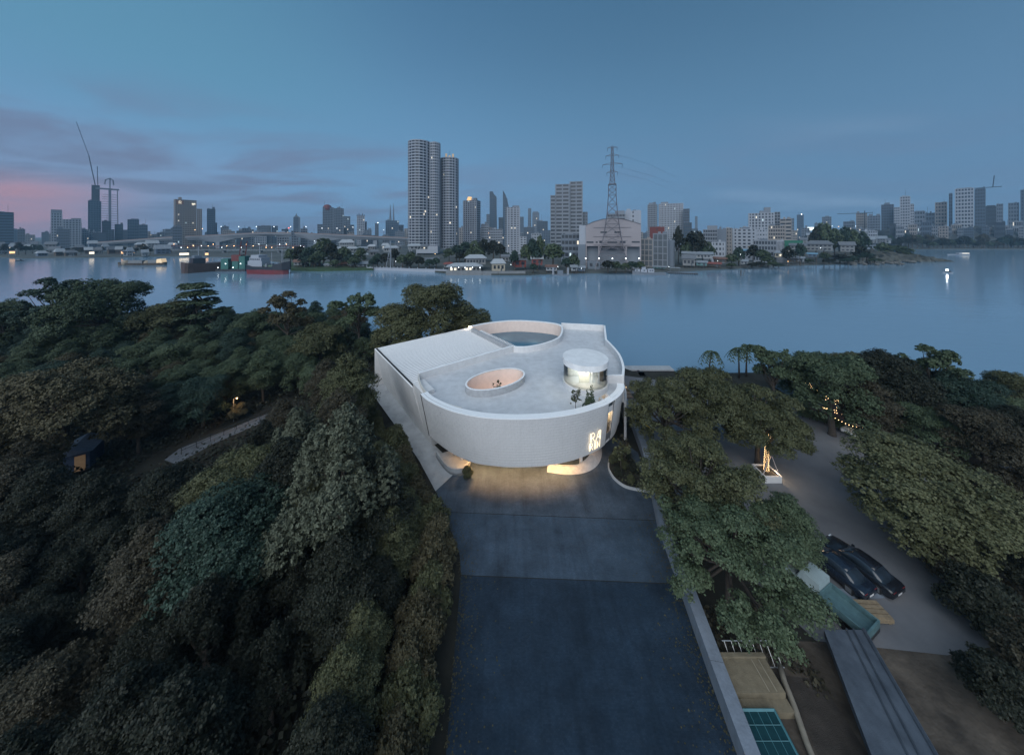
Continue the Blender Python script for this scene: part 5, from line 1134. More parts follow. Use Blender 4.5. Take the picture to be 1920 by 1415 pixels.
for (nm, lb, a, b_, t, yy, fl, c, wl, gl) in (
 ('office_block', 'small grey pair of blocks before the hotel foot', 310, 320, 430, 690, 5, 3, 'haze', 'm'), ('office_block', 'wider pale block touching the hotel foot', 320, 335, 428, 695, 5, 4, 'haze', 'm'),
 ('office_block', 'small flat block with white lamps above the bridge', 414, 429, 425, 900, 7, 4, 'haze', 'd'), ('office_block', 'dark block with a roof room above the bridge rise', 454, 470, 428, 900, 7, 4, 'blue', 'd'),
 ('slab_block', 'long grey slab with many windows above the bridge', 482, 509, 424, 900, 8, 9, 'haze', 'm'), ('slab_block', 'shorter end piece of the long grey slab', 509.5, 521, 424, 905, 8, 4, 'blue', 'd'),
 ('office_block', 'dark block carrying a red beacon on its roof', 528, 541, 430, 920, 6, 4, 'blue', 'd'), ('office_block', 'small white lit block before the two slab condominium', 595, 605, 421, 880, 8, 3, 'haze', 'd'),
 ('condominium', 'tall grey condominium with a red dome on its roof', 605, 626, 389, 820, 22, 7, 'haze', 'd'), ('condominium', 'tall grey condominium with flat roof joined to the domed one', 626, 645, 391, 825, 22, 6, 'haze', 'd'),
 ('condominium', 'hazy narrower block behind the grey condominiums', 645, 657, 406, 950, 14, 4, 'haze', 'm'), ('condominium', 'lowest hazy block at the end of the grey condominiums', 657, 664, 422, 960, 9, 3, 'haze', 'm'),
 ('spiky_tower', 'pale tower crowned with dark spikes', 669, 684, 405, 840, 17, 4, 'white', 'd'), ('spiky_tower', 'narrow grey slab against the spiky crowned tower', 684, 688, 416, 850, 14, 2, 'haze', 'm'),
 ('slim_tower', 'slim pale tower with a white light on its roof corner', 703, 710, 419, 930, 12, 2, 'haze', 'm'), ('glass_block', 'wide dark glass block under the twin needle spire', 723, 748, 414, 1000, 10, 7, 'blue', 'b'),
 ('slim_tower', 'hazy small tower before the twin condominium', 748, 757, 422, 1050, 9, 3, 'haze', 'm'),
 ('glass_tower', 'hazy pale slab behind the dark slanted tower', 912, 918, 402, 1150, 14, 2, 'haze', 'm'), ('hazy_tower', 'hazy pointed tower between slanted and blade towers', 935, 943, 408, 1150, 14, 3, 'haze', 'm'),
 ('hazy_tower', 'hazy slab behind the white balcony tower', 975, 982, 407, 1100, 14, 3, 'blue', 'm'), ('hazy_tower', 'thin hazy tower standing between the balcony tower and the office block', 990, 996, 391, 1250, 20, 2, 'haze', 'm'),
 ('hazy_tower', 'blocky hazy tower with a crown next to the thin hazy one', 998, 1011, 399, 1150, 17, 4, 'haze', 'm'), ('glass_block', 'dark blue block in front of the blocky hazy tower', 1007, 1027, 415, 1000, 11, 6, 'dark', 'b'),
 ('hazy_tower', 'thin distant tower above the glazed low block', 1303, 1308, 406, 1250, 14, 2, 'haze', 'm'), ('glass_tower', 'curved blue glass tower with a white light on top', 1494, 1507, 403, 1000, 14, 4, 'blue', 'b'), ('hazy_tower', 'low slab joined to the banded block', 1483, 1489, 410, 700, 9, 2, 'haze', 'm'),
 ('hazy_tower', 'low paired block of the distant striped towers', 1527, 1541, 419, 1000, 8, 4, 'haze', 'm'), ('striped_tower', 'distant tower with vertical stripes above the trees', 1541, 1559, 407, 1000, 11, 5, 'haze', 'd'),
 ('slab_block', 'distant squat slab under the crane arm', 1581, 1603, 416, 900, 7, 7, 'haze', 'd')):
    o = T(nm, lb, a, b_, t, yy, fl, c, wl, gl, .36 if wl == 'blue' else .42, .34, lit=2 if c > 3 else 0)
    hh = H + (HOR - t) / F * yy
    if 'red dome' in lb:
        MB().ball((-2, 0, hh - 2), 11, 16, 10).build('dome', CW['red'], o)
    if 'spikes' in lb:
        for k in range(5): MB().disc((-9 + k * 4.5, -2), .15, hh, hh + 5 + (k % 2) * 4, 6, 2.0).build('spike', CW['dark'], o)
    if 'twin needle' in lb:
        MB().disc((-6, 0), .6, hh, hh + 55, 8, 4).build('spire', CW['haze'], o); MB().disc((4, 0), .4, hh, hh + 62, 8, 3).build('spire', CW['haze'], o)
    if 'red beacon' in lb: MB().ball((9, -8, hh + 4), 1.4).build('beacon', mat('red_beacon', (.6, .05, .04), .5, emit=(1, .12, .06), estr=2), o)
    if 'crown next' in lb: MB().box((-9, -5, hh), (9, 5, hh + 5)).build('crown_box', CW['haze'], o)
    if 'white light on' in lb: MB().ball((3, -4, hh + 2), 1.2).build('roof_light', WLAMP, o)
def shaped(name, label, pts, y, dep, wallm, cat='tower'):
    """slim tower from a front outline in photo pixels"""
    xc = sum(p[0] for p in pts) / len(pts); o = tag(frame_at(name, xc, y), label, cat); P = [((p[0] - xc) / F * y * math.cos(az(xc)), H + (HOR - p[1]) / F * y) for p in pts]; n = len(P)
    MB().add([(a, 0, b_) for a, b_ in P] + [(a, dep, b_) for a, b_ in P], [tuple(range(n)), tuple(range(2 * n - 1, n - 1, -1))] + [(i, n + i, n + (i + 1) % n, (i + 1) % n) for i in range(n)]).build('wall', wallm, o)
    zt_ = max(p[1] for p in P); xs0, xs1 = min(p[0] for p in P), max(p[0] for p in P); b = MB()
    for i in range(22):
        z = 4 + i * (zt_ * .86 - 4) / 22; b.box((xs0 + .5, -.4, z), (xs1 - (xs1 - xs0) * .28, -.05, z + zt_ * .018))
    tag(b.build('window_bands', CG['b'], o), kind='stuff'); return o
shaped('spire_tower', 'lone dark tower tapering to a pointed spire above the bridge', [(550, 442), (550, 408), (554, 404), (556, 399), (557, 404), (563, 408), (563, 442)], 1000, 20, CW['haze'])
shaped('slanted_tower', 'tall dark slender tower with a notched slanted top', [(918, 442), (918, 359), (924, 359), (926, 364), (931, 369), (932, 442)], 1100, 24, CW['dark'])
shaped('blade_tower', 'dark curved blade shaped tower with pointed top', [(943, 442), (943, 357), (947, 363), (951, 374), (954, 388), (955, 442)], 1120, 24, CW['dark'])
o = T('crown_tower', 'white residential tower with an orange lit crown', 868, 902, 376, 520, 24, 6, 'white', 'd', .44, .36, th=-.45, lit=5); hh = H + 64 / F * 520
MB().disc((-3, -3), 3.2, hh, hh + 7, 14, 5.5).build('lit_crown', mat('orange_crown', (.5, .35, .2), .6, emit=(1, .55, .2), estr=.5), o)
T('terrace_block', 'stepped white terrace flats behind the crown tower', 902, 916, 421, 560, 10, 4, 'white', 'm', .5, .2, cat='building'); T('terrace_block', 'lower white terrace flats stepping away from the crown tower', 916, 942, 430, 562, 8, 6, 'white', 'm', .5, .2, lit=2, cat='building')
o = T('balcony_tower', 'white tower with stacked rounded balconies near the bank trees', 946, 975, 389, 430, 21, 4, 'white', 'd', .5, .42, th=.25, lit=3, roofbox=[(.55, .98, 4)]); T('balcony_annex', 'lower white annex joined to the balcony tower', 975, 987, 444, 432, 7, 2, 'white', 'd', .5, .4, cat='building')
# stepped office block
OF = tag(frame_at('office_tower', 1064, 400), 'stepped grey office tower with wide dark window bands and a lit stairwell', 'office tower')
for (a, b_, t, fl) in ((1032, 1041, 367, 16), (1041, 1068, 346, 19), (1068, 1092.5, 341, 20)):
    T('office_wing', '', a, b_, t, 400, fl, 1 if a < 1040 else 2, 'grey', 'd', .46, .16, dr=1.0 if a > 1040 else 2.2, root=OF, lit=0)
T('round_annex', 'pale annex with arched top leaning on the office tower', 1092.5, 1102, 398, 405, 13, 2, 'haze', 'm', .5, .3, cat='building')
ml = MB().add([(-.5, 0, 0), (.5, 0, 0), (.5, 0, 1), (-.5, 0, 1)], [(0, 1, 2, 3)]).mesh('lit_window'); YL = mat('stair_lit_window', (.6, .6, .3), .5, emit=(.75, .85, .35), estr=.22)
o = [c for c in OF.children if c.name.startswith('office_wing')][-1]
for k in range(34): share('lit_window', ml, YL, o, (rt.choice((-3.8, -3.0, -2.2, 1.6, 4.4)), -8.05, 4 + rt.randrange(3, 20) * 4.72), 0, (rt.uniform(.5, 1.2), 1, 1.7))
T('rear_block', 'grey apartment block with balconies rising behind the warehouse', 1138, 1172, 402, 330, 12, 6, 'grey', 'd', .4, .2, roofbox=[(.45, .98, 7)], cat='building'); T('rear_block', 'blank pale end wall block behind the warehouse corner', 1172, 1202, 396, 332, 12, 3, 'white', 'd', .5, .75, cat='building')
o = T('ribbed_tower', 'wide white tower with close vertical ribs', 1233, 1281, 382, 520, 22, 16, 'white', 'd', .25, .5, lit=4, roofbox=[(.1, .4, 4)], th=.06); T('ribbed_tower_end', 'shaded end wing of the wide ribbed tower', 1214, 1233, 384, 524, 22, 6, 'grey', 'd', .4, .4, th=-.1)  # shade of the end wing is put into its grey wall colour
T('dark_tower', 'dark block with a white rooftop light beside the ribbed tower', 1281, 1293, 392, 500, 16, 4, 'blue', 'd', .4, .3); T('dark_block', 'glassy dark lower block under the dark tower', 1281, 1297, 418, 480, 9, 4, 'dark', 'b', .3, .2, cat='building')
T('glazed_block', 'low glazed block with an open roof frame', 1318, 1345, 431, 330, 8, 6, 'grey', 'd', .35, .25, cat='building', roofbox=[(.3, 1.0, 8)]); T('blank_block', 'plain pale block with few windows next to the glazed block', 1345, 1362, 430, 332, 8, 2, 'haze', 'd', .7, .7, cat='building')
T('white_flats', 'white flats with rows of paired dark windows by the stilt houses', 1373, 1420, 430, 335, 9, 5, 'white', 'd', .5, .45, th=-.06, cat='building', lit=2); T('white_flats_end', 'narrow end face of the white flats', 1362, 1373, 428, 336, 9, 2, 'tan', 'd', .5, .6, th=-.2, cat='building')
o = T('white_tower', 'broad white tower with a stepped roof and grid windows', 1401, 1452, 400, 500, 13, 8, 'white', 'd', .38, .42, th=.05, lit=5, roofbox=[(.62, .86, 11), (.45, .62, 5)]); T('white_tower_wing', 'shaded wing at the end of the broad white tower', 1452, 1463, 398, 502, 13, 2, 'grey', 'd', .38, .3, cat='building')  # wing painted grey where the tower is white, its shade held in colour
T('banded_block', 'brown and white horizontally banded block', 1462, 1484, 411, 480, 9, 2, 'tan', 'd', .55, .1, cat='building'); T('small_flats', 'small white flats with scattered windows', 1418, 1440, 431, 350, 7, 4, 'white', 'd', .6, .55, cat='building', lit=1); T('old_flats', 'weathered flats with many small balconies', 1440, 1472, 424, 360, 9, 7, 'tan', 'd', .45, .35, cat='building', lit=2)
T('row_block', 'low weathered row block in front of the white flats', 1411, 1456, 452, 300, 4, 8, 'grey', 'd', .4, .35, cat='building'); T('corner_house', 'small pale three storey house below the plain block', 1334, 1360, 455, 300, 4, 4, 'white', 'd', .5, .5, cat='house'); T('corner_house', 'blank white gable block at the end of the row block', 1456, 1470, 452, 300, 4, 1, 'white', 'd', .9, .9, cat='building')
T('brown_tower', 'brown unfinished tower under the crane arm', 1605, 1626, 400, 820, 12, 6, 'tan', 'd', .5, .4); o = frame_at('tower_crane', 1600, 815); tag(o, 'thin horizontal crane arm reaching past the brown tower', 'crane')
MB().bar((20, 0, 0), (20, 0, 92), .8).build('mast', CW['dark'], o); MB().bar((-30, 0, 86), (34, 0, 86), .7).build('jib', CW['dark'], o)
for (nm, lb, a, b_, t, yy, fl, c, wl) in (
 ('hillside_tower', 'hazy grey tower with a concave roof before the headland', 1626, 1651, 405, 760, 11, 5, 'haze'), ('hillside_tower', 'grey tower with a pointed gable above the headland', 1652, 1676, 384, 760, 15, 5, 'blue'), ('hillside_tower', 'narrow white balcony slab behind the gabled tower', 1676, 1687, 389, 740, 15, 3, 'white'),
 ('hillside_tower', 'tall white tower with a darker cap on the headland', 1687, 1707, 369, 740, 17, 4, 'white'), ('hillside_tower', 'narrow balcony wing of the tall capped tower', 1707, 1714, 384, 742, 15, 2, 'white'), ('hillside_tower', 'low pale slab between the capped and stone coloured towers', 1714, 1735, 397, 800, 8, 4, 'haze'),
 ('hillside_tower', 'low dark fronted slab beside the stone coloured tower', 1735, 1753, 400, 800, 8, 3, 'blue'), ('hillside_tower', 'stone coloured plain tower on the headland', 1753, 1776, 380, 820, 12, 4, 'tan'), ('hillside_tower', 'slim dark slab next to the big balconied tower', 1779, 1786, 364, 800, 15, 2, 'blue'),
 ('hillside_tower', 'big white balconied tower on the headland', 1790, 1826, 354, 740, 16, 6, 'white'), ('hillside_tower', 'dark slab joined to the big balconied tower', 1827, 1848, 355, 760, 17, 4, 'blue'), ('hillside_tower', 'dark unfinished block behind the big balconied tower', 1848, 1868, 387, 760, 10, 5, 'dark'),
 ('hillside_tower', 'small grey tower between the dark unfinished block and the finned pair', 1868, 1881, 383, 820, 11, 3, 'haze'), ('hillside_tower', 'pale pair tower with thin light fins', 1890, 1911, 381, 820, 11, 4, 'haze'), ('hillside_tower', 'tall dark tower at the downstream end of the skyline', 1913, 1945, 356, 800, 16, 5, 'blue')):
    o = T(nm, lb, a, b_, t, yy, fl, c, wl, 'd', .42, .36, roofbox=[(.1, .9, 2)] if 'capped' in lb or 'balconied' in lb else None)
o = tag(frame_at('tower_crane', 1845, 770), 'small tower crane above the dark slab on the headland', 'crane'); MB().bar((0, 0, 0), (0, 0, 152), 1).build('mast', CW['dark'], o); MB().bar((-28, 0, 149), (24, 0, 149), .8).build('jib', CW['dark'], o); MB().bar((12, 0, 149), (14, 0, 178), .8).build('cab_frame', CW['dark'], o)
# low city fill
rf_ = random.Random(71); LBL = {'haze': 'low pale city building in the distance behind the tall bridge and towers', 'blue': 'low dark city building in the distance behind the tall bridge and towers', 'white': 'low white city building in the distance behind the tall bridge and towers', 'tan': 'low tan city building in the distance behind the tall bridge and towers'}
for k in range(124):
    px = -60 + k * 16.2 + rf_.uniform(-9, 9); wd = rf_.uniform(11, 28); yy = rf_.uniform(560, 1000) if px < 1630 else rf_.uniform(700, 1000)
    if 600 < px < 900 or 1020 < px < 1110: wd *= .7
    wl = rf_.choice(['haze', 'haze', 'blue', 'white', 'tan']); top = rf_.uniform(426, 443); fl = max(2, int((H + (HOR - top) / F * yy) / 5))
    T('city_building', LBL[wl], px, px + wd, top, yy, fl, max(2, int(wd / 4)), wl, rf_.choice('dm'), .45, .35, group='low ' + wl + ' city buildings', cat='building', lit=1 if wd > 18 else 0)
# ------------------------------------------------------------------ bridges
BR = tag(empty('river_bridge', (-300, 600, 0)), 'long grey concrete box girder bridge crossing behind the bank', 'bridge'); bx = [(180, 455, 5), (310, 445.5, 6), (360, 443, 8), (405, 441, 14), (440, 439, 8), (500, 436.8, 5), (560, 437.2, 8), (592, 438.6, 15), (640, 440.5, 8), (700, 443.5, 6), (780, 447, 6), (830, 450, 6)]
b = MB(); secs = []
for px, py, th_ in bx:
    q = WY(px, py, 600); d_ = th_ / F * 600; secs.append([(q.x + 300, 0, q.z), (q.x + 300, 0, q.z - 2.2), (q.x + 300, 3, q.z - d_), (q.x + 300, 9, q.z - d_), (q.x + 300, 12, q.z - 2.2), (q.x + 300, 12, q.z)])
loft(b, secs); b.build('girder', CW['grey'], BR)
rb = MB(); pts = [(WY(px, py, 600).x + 300, -.2, WY(px, py, 600).z) for px, py, _ in bx]
MB().strip([(p[0], -.25, p[2] - .3) for p in pts], [(p[0], -.25, p[2] + 1.3) for p in pts]).build('parapet', mat('bridge_parapet', (.20, .16, .155), .8), BR)
for px in (405, 592, 702, 770): q = WY(px, 448, 600); MB().box((q.x + 296, 3, 0), (q.x + 304, 9, q.z - 3)).build('pier', CW['grey'], BR)
for k, (px, py, c) in enumerate(((341, 431, 0), (366, 431, 1), (380, 429, 1), (415, 425, 0), (448, 425, 0), (481, 425, 0), (514, 425, 0), (545, 425, 0), (574, 425, 0), (604, 428, 0), (632, 428, 0), (662, 426, 0), (720, 431, 0))):
    q = WY(px, py, 603); o = tag(empty('bridge_lamp', (q.x, 603, q.z - 15)), 'tall street lamp glowing white on the long bridge', 'street lamp', 'street lamps on the long bridge')
    MB().bar((0, 0, 0), (0, 0, 15), .13).build('pole', STEEL, o); MB().ball((0, -.4, 15), .5, 8, 6).build('lantern', WLAMP if not c else OLAMP, o)
TB = tag(empty('truss_bridge', (-330, 470, 0)), 'low steel truss road bridge strung with orange lamps', 'bridge'); x0, x1 = WY(300, 470, 470).x + 330, WY(575, 470, 470).x + 330
MB().box((x0, -4, 3.2), (x1, 4, 4.2)).build('deck', STEEL, TB); MB().box((x0, -4.2, 10.2), (x1, -3.8, 10.8)).build('top_chord', CW['red'], TB); n = 34
for k in range(n):
    a = x0 + (x1 - x0) * k / n; c = x0 + (x1 - x0) * (k + 1) / n; MB().bar((a, -4, 4.2), (c, -4, 10.4) if k % 2 else (a, -4, 10.4), .25).build('strut', CW['red'] if k % 3 else CW['white'], TB)
for k in range(8): a = x0 + (x1 - x0) * (k + .5) / 8; MB().box((a - 1.4, -2, -3), (a + 1.4, 2, 3.2)).build('pier', CW['grey'], TB)
rl = random.Random(8)
for k in range(22):
    px = 305 + k * 12.2 + rl.uniform(-3, 3); q = WY(px, rl.choice((458, 461, 464)), 462); o = tag(empty('road_lamp', (q.x, 462, 0)), 'short road lamp glowing orange by the low truss bridge', 'street lamp', 'orange lamps along the low truss bridge')
    MB().bar((0, 0, 0), (0, 0, q.z), .1).build('pole', STEEL, o); MB().ball((0, -.3, q.z), .42, 7, 5).build('lantern', OLAMP if k % 3 else WLAMP, o)
# ------------------------------------------------------------------ pylon
y = 236; k = y / F; PY = tag(frame_at('power_pylon', 1148, y), 'tall steel lattice power pylon standing before the warehouse', 'pylon')
zz = lambda py: H + (HOR - py) * k; PYM = mat('pylon_steel', (.16, .15, .17), .5, .3)
lv = [(276, .7), (295, .9), (310, 1.1), (330, 1.5), (345, 2.0), (346, 2.9), (366, 2.9), (400, 3.9), (440, 6.2), (472, 9.2), (504, 12.5)]
for sx in (-1, 1):
    for sy in (-1, 1): MB().tube([(sx * w_, sy * w_, max(zz(p), 0)) for p, w_ in lv], .22, 4).build('leg', PYM, PY)
b = MB()
for (p0, w0), (p1, w1) in zip(lv, lv[1:]):
    ns = 2 if p1 - p0 > 14 else 1
    for i in range(ns):
        a, c = i / ns, (i + 1) / ns; za, zb = max(zz(p0 + (p1 - p0) * a), 0), max(zz(p0 + (p1 - p0) * c), 0); wa, wb = w0 + (w1 - w0) * a, w0 + (w1 - w0) * c
        for sy in (-1, 1):
            MB.bar(b, (-wa, sy * wa, za), (wb, sy * wb, zb), .11); b.bar((wa, sy * wa, za), (-wb, sy * wb, zb), .11); b.bar((-wa, sy * wa, za), (wa, sy * wa, za), .11)
        for sx in (-1, 1): b.bar((sx * wa, -wa, za), (sx * wb, wb, zb), .11)
tag(b.build('bracing', PYM, PY), kind='stuff')
for py, w_ in ((277, 8.5), (292, 11.5), (308, 17.5), (323, 9.5)):
    a = MB(); w_ *= k
    for s_ in (-1, 1): a.bar((0, 0, zz(py) + 1.4), (s_ * w_, 0, zz(py)), .14); a.bar((0, 0, zz(py) - .2), (s_ * w_, 0, zz(py)), .14)
    a.build('cross_arm', PYM, PY)
    for s_ in (-1, 1): MB().bar((s_ * w_, 0, zz(py)), (s_ * w_, 0, zz(py) - 2.6), .12).build('insulator', DARKM, PY)
for py in (452, 466, 480): MB().box((-11 - (py - 452) * .02, 3, zz(py)), (11.5, 3.4, zz(py) + .35)).build('platform', PYM, PY)
for py, dy in ((292, 4), (314, 2), (325, 5)): MB().tube([(11.5 * k, 0, zz(py)), (30, 30, zz(py) - 2.2), (60, 90, zz(py) - dy)], .05, 4).build('cable', DARKM, PY)
# ------------------------------------------------------------------ warehouse with floodlights
y = 246; k = y / F; WH = tag(frame_at('warehouse', 1148, y), 'big pale pink riverside warehouse with a curved roof behind the pylon', 'warehouse'); z = lambda py: max(H + (HOR - py) * k, 0)
x = lambda px: (px - 1148) * k * .97
b = MB(); rp = [(1098, 422), (1112, 416), (1130, 411), (1148, 409), (1166, 411), (1184, 416), (1199, 421)]
P = [(x(1098), 0), *[(x(a), z(b_)) for a, b_ in rp], (x(1199), 0)]; P = [(a, max(c, z(462))) for a, c in P]; n = len(P)
b.add([(a, 0, c) for a, c in P] + [(a, 40, c) for a, c in P], [tuple(range(n)), tuple(range(2 * n - 1, n - 1, -1))] + [(i, n + i, n + (i + 1) % n, (i + 1) % n) for i in range(n)]); b.build('upper_wall', CW['pinkw'], WH)
MB().strip([(x(a), -.6, z(b_) + .25) for a, b_ in rp], [(x(a), 41, z(b_) + .25) for a, b_ in rp]).build('roof', mat('warehouse_roof', (.30, .27, .27), .7, var=.1, vscale=.2), WH)
MB().box((x(1098), 5, 0), (x(1199), 39, z(462))).build('lower_wall', CW['grey'], WH)
for px in (1098.8, 1123, 1173, 1198.2): MB().box((x(px) - .5, .05, 0), (x(px) + .5, 1.0, z(462) + .02)).build('column', CW['pinkw'], WH)
for a, c, p0, p1 in ((1099.5, 1113, 453, 456), (1117, 1121, 453, 456), (1124, 1130, 452, 456), (1139, 1157, 453, 456), (1162, 1172, 452, 456), (1183, 1197, 452, 455), (1122, 1129, 462.5, 466.5), (1137, 1157, 462.5, 466.5), (1163, 1171, 462.5, 466), (1126, 1138, 434, 437), (1152, 1164, 434, 437)):
    MB().box((x(a), -.06 if p0 < 460 else 1.0, z(p1)), (x(c), .3 if p0 < 460 else 4.0, z(p0))).build('window_band', CG['d'], WH)
for py in (427, 444, 460): MB().box((x(1113), -.35, z(py)), (x(1182), -.1, z(py) + .35)).build('pipe_rail', PYM, WH)
MB().box((x(1085), 1, 0), (x(1098) - .05, 30, z(422))).build('side_wing', CW['white'], WH); MB().box((x(1083), -1, 0), (x(1098) - .1, .9, z(459))).build('side_annex', CW['haze'], WH)
MB().box((x(1103), -7, 0), (x(1126), -.1, z(490))).build('gatehouse', CW['haze'], WH)
for a in (1107, 1118): MB().box((x(a), -7.1, z(499)), (x(a + 5), -6.9, z(493))).build('window', CG['d'], WH)
for i, px in enumerate((1098, 1123, 1148, 1173, 1198)):
    q = WY(px, 484.5, 236); o = tag(empty('floodlight', (q.x, 236, 0)), 'bright floodlight on a pole along the warehouse front', 'floodlight', 'floodlights along the warehouse front')
    MB().bar((0, 0, 0), (0, 0, q.z), .1).build('pole', STEEL, o); MB().ball((0, -.3, q.z), .42, 8, 6).build('lantern', WLAMP, o)
# unfinished concrete frame
T('frame_building', 'unfinished concrete frame building beside the warehouse', 1201, 1224, 449, 262, 5, 3, 'tan', 'm', .14, .2, cat='building', lit=0); T('frame_building', 'taller half of the unfinished concrete frame building', 1224, 1252, 439, 258, 5, 3, 'grey', 'm', .12, .2, cat='building')
T('red_top_block', 'block with a dark red top panel behind the concrete frame', 1218, 1246, 428, 300, 3, 3, 'red', 'd', .8, .8, cat='building'); T('blank_annex', 'blank pale annex at the end of the concrete frame', 1252, 1265, 452, 262, 4, 1, 'haze', 'd', .92, .92, cat='building')
T('office_annex', 'grey gabled office annex before the warehouse side wing', 1052, 1087, 440, 275, 5, 5, 'haze', 'd', .42, .2, cat='building', lit=2)
# ------------------------------------------------------------------ houses and sheds on the far bank
HWALL = dict(white=mat('house_white', (.25, .27, .29), .8, var=.12, vscale=.4), cream=mat('house_cream', (.34, .31, .25), .8, var=.12, vscale=.4), red=mat('house_red', (.14, .035, .032), .75, var=.15, vscale=.5), wood=mat('house_wood', (.075, .06, .05), .85, var=.3, vscale=.6), teal=mat('house_teal', (.10, .20, .21), .7, var=.15), grey=mat('house_grey', (.17, .18, .19), .8, var=.15, vscale=.4), blue=mat('house_blue', (.10, .14, .20), .7, var=.15))
HROOF = dict(tin=mat('tin_roof', (.20, .23, .265), .55, var=.18, vscale=.6), rust=mat('rusty_roof', (.13, .075, .06), .7, var=.3, vscale=.6), slate=mat('slate_roof', (.11, .125, .145), .7, var=.15, vscale=.6), white=mat('white_roof', (.30, .33, .36), .6, var=.1, vscale=.5), red=mat('red_roof', (.19, .06, .05), .7, var=.2, vscale=.5), blue=mat('blue_roof', (.12, .24, .34), .6, var=.15, vscale=.5))
def house(label, x0, x1, ytop, ybase, y, wl='white', rf='tin', stilts=False, hip=False, th=0., wins=3, lit=0, name='river_house', rfrac=.36, cat='house', group=None, flat=False):
    xc = (x0 + x1) / 2; a = az(xc); w_ = (x1 - x0) / F * y * math.cos(a); z1 = H + (HOR - ytop) / F * y; z0 = max(H + (HOR - ybase) / F * y, WZ); dp = max(w_ * .8, 5); dp = min(dp, 12)
    o = tag(frame_at(name, xc, y + dp / 2 * math.cos(a), 0, th), label, cat, group); hw, hd = w_ / 2, dp / 2
    zf = max(z0, 0) + (.9 if stilts else 0); ze = z1 - (z1 - zf) * (0.08 if flat else rfrac)
    MB().box((-hw * .92, -hd * .92, zf), (hw * .92, hd * .92, ze)).build('wall', HWALL[wl], o)
    if flat: MB().box((-hw, -hd, ze), (hw, hd, z1)).build('roof', HROOF[rf], o)
    else:
        ov = .6; b = MB(); i = hw * .45 if hip else 0.
        b.add([(-hw - ov, -hd - ov, ze), (hw + ov, -hd - ov, ze), (hw + ov, hd + ov, ze), (-hw - ov, hd + ov, ze), (-hw - ov + i, 0, z1), (hw + ov - i, 0, z1)], [(0, 1, 5, 4), (2, 3, 4, 5), (1, 2, 5), (3, 0, 4), (0, 3, 2, 1)])
        b.build('roof', HROOF[rf], o)
    n = max(1, wins); cw_ = hw * 1.7 / n; st = 2 if (ze - zf) > 6 else 1; sh = (ze - zf) / st
    me = MB().box((-cw_ * .28, -.12, 0), (cw_ * .28, .06, sh * .42)).mesh('window')
    for s_ in range(st):
        for i in range(n):
            m = LITWIN if lit and rt.random() < .25 * lit else CG['d']
            share('window', me, m, o, (-hw * .85 + cw_ * (i + .5), -hd * .92, zf + sh * s_ + sh * .34))
    MB().box((hw * .3, -hd * .92 - .08, zf), (hw * .3 + min(1.1, w_ * .2), -hd * .92 + .05, zf + min(2.2, sh * .8))).build('door', CG['m'], o)
    if stilts:
        for i in range(4):
            for j in (-1, 1): MB().box((-hw * .85 + hw * 1.7 * i / 3 - .15, j * hd * .85 - .15, WZ - .5), (-hw * .85 + hw * 1.7 * i / 3 + .15, j * hd * .85 + .15, zf)).build('stilt', HWALL['wood'], o)
    return o
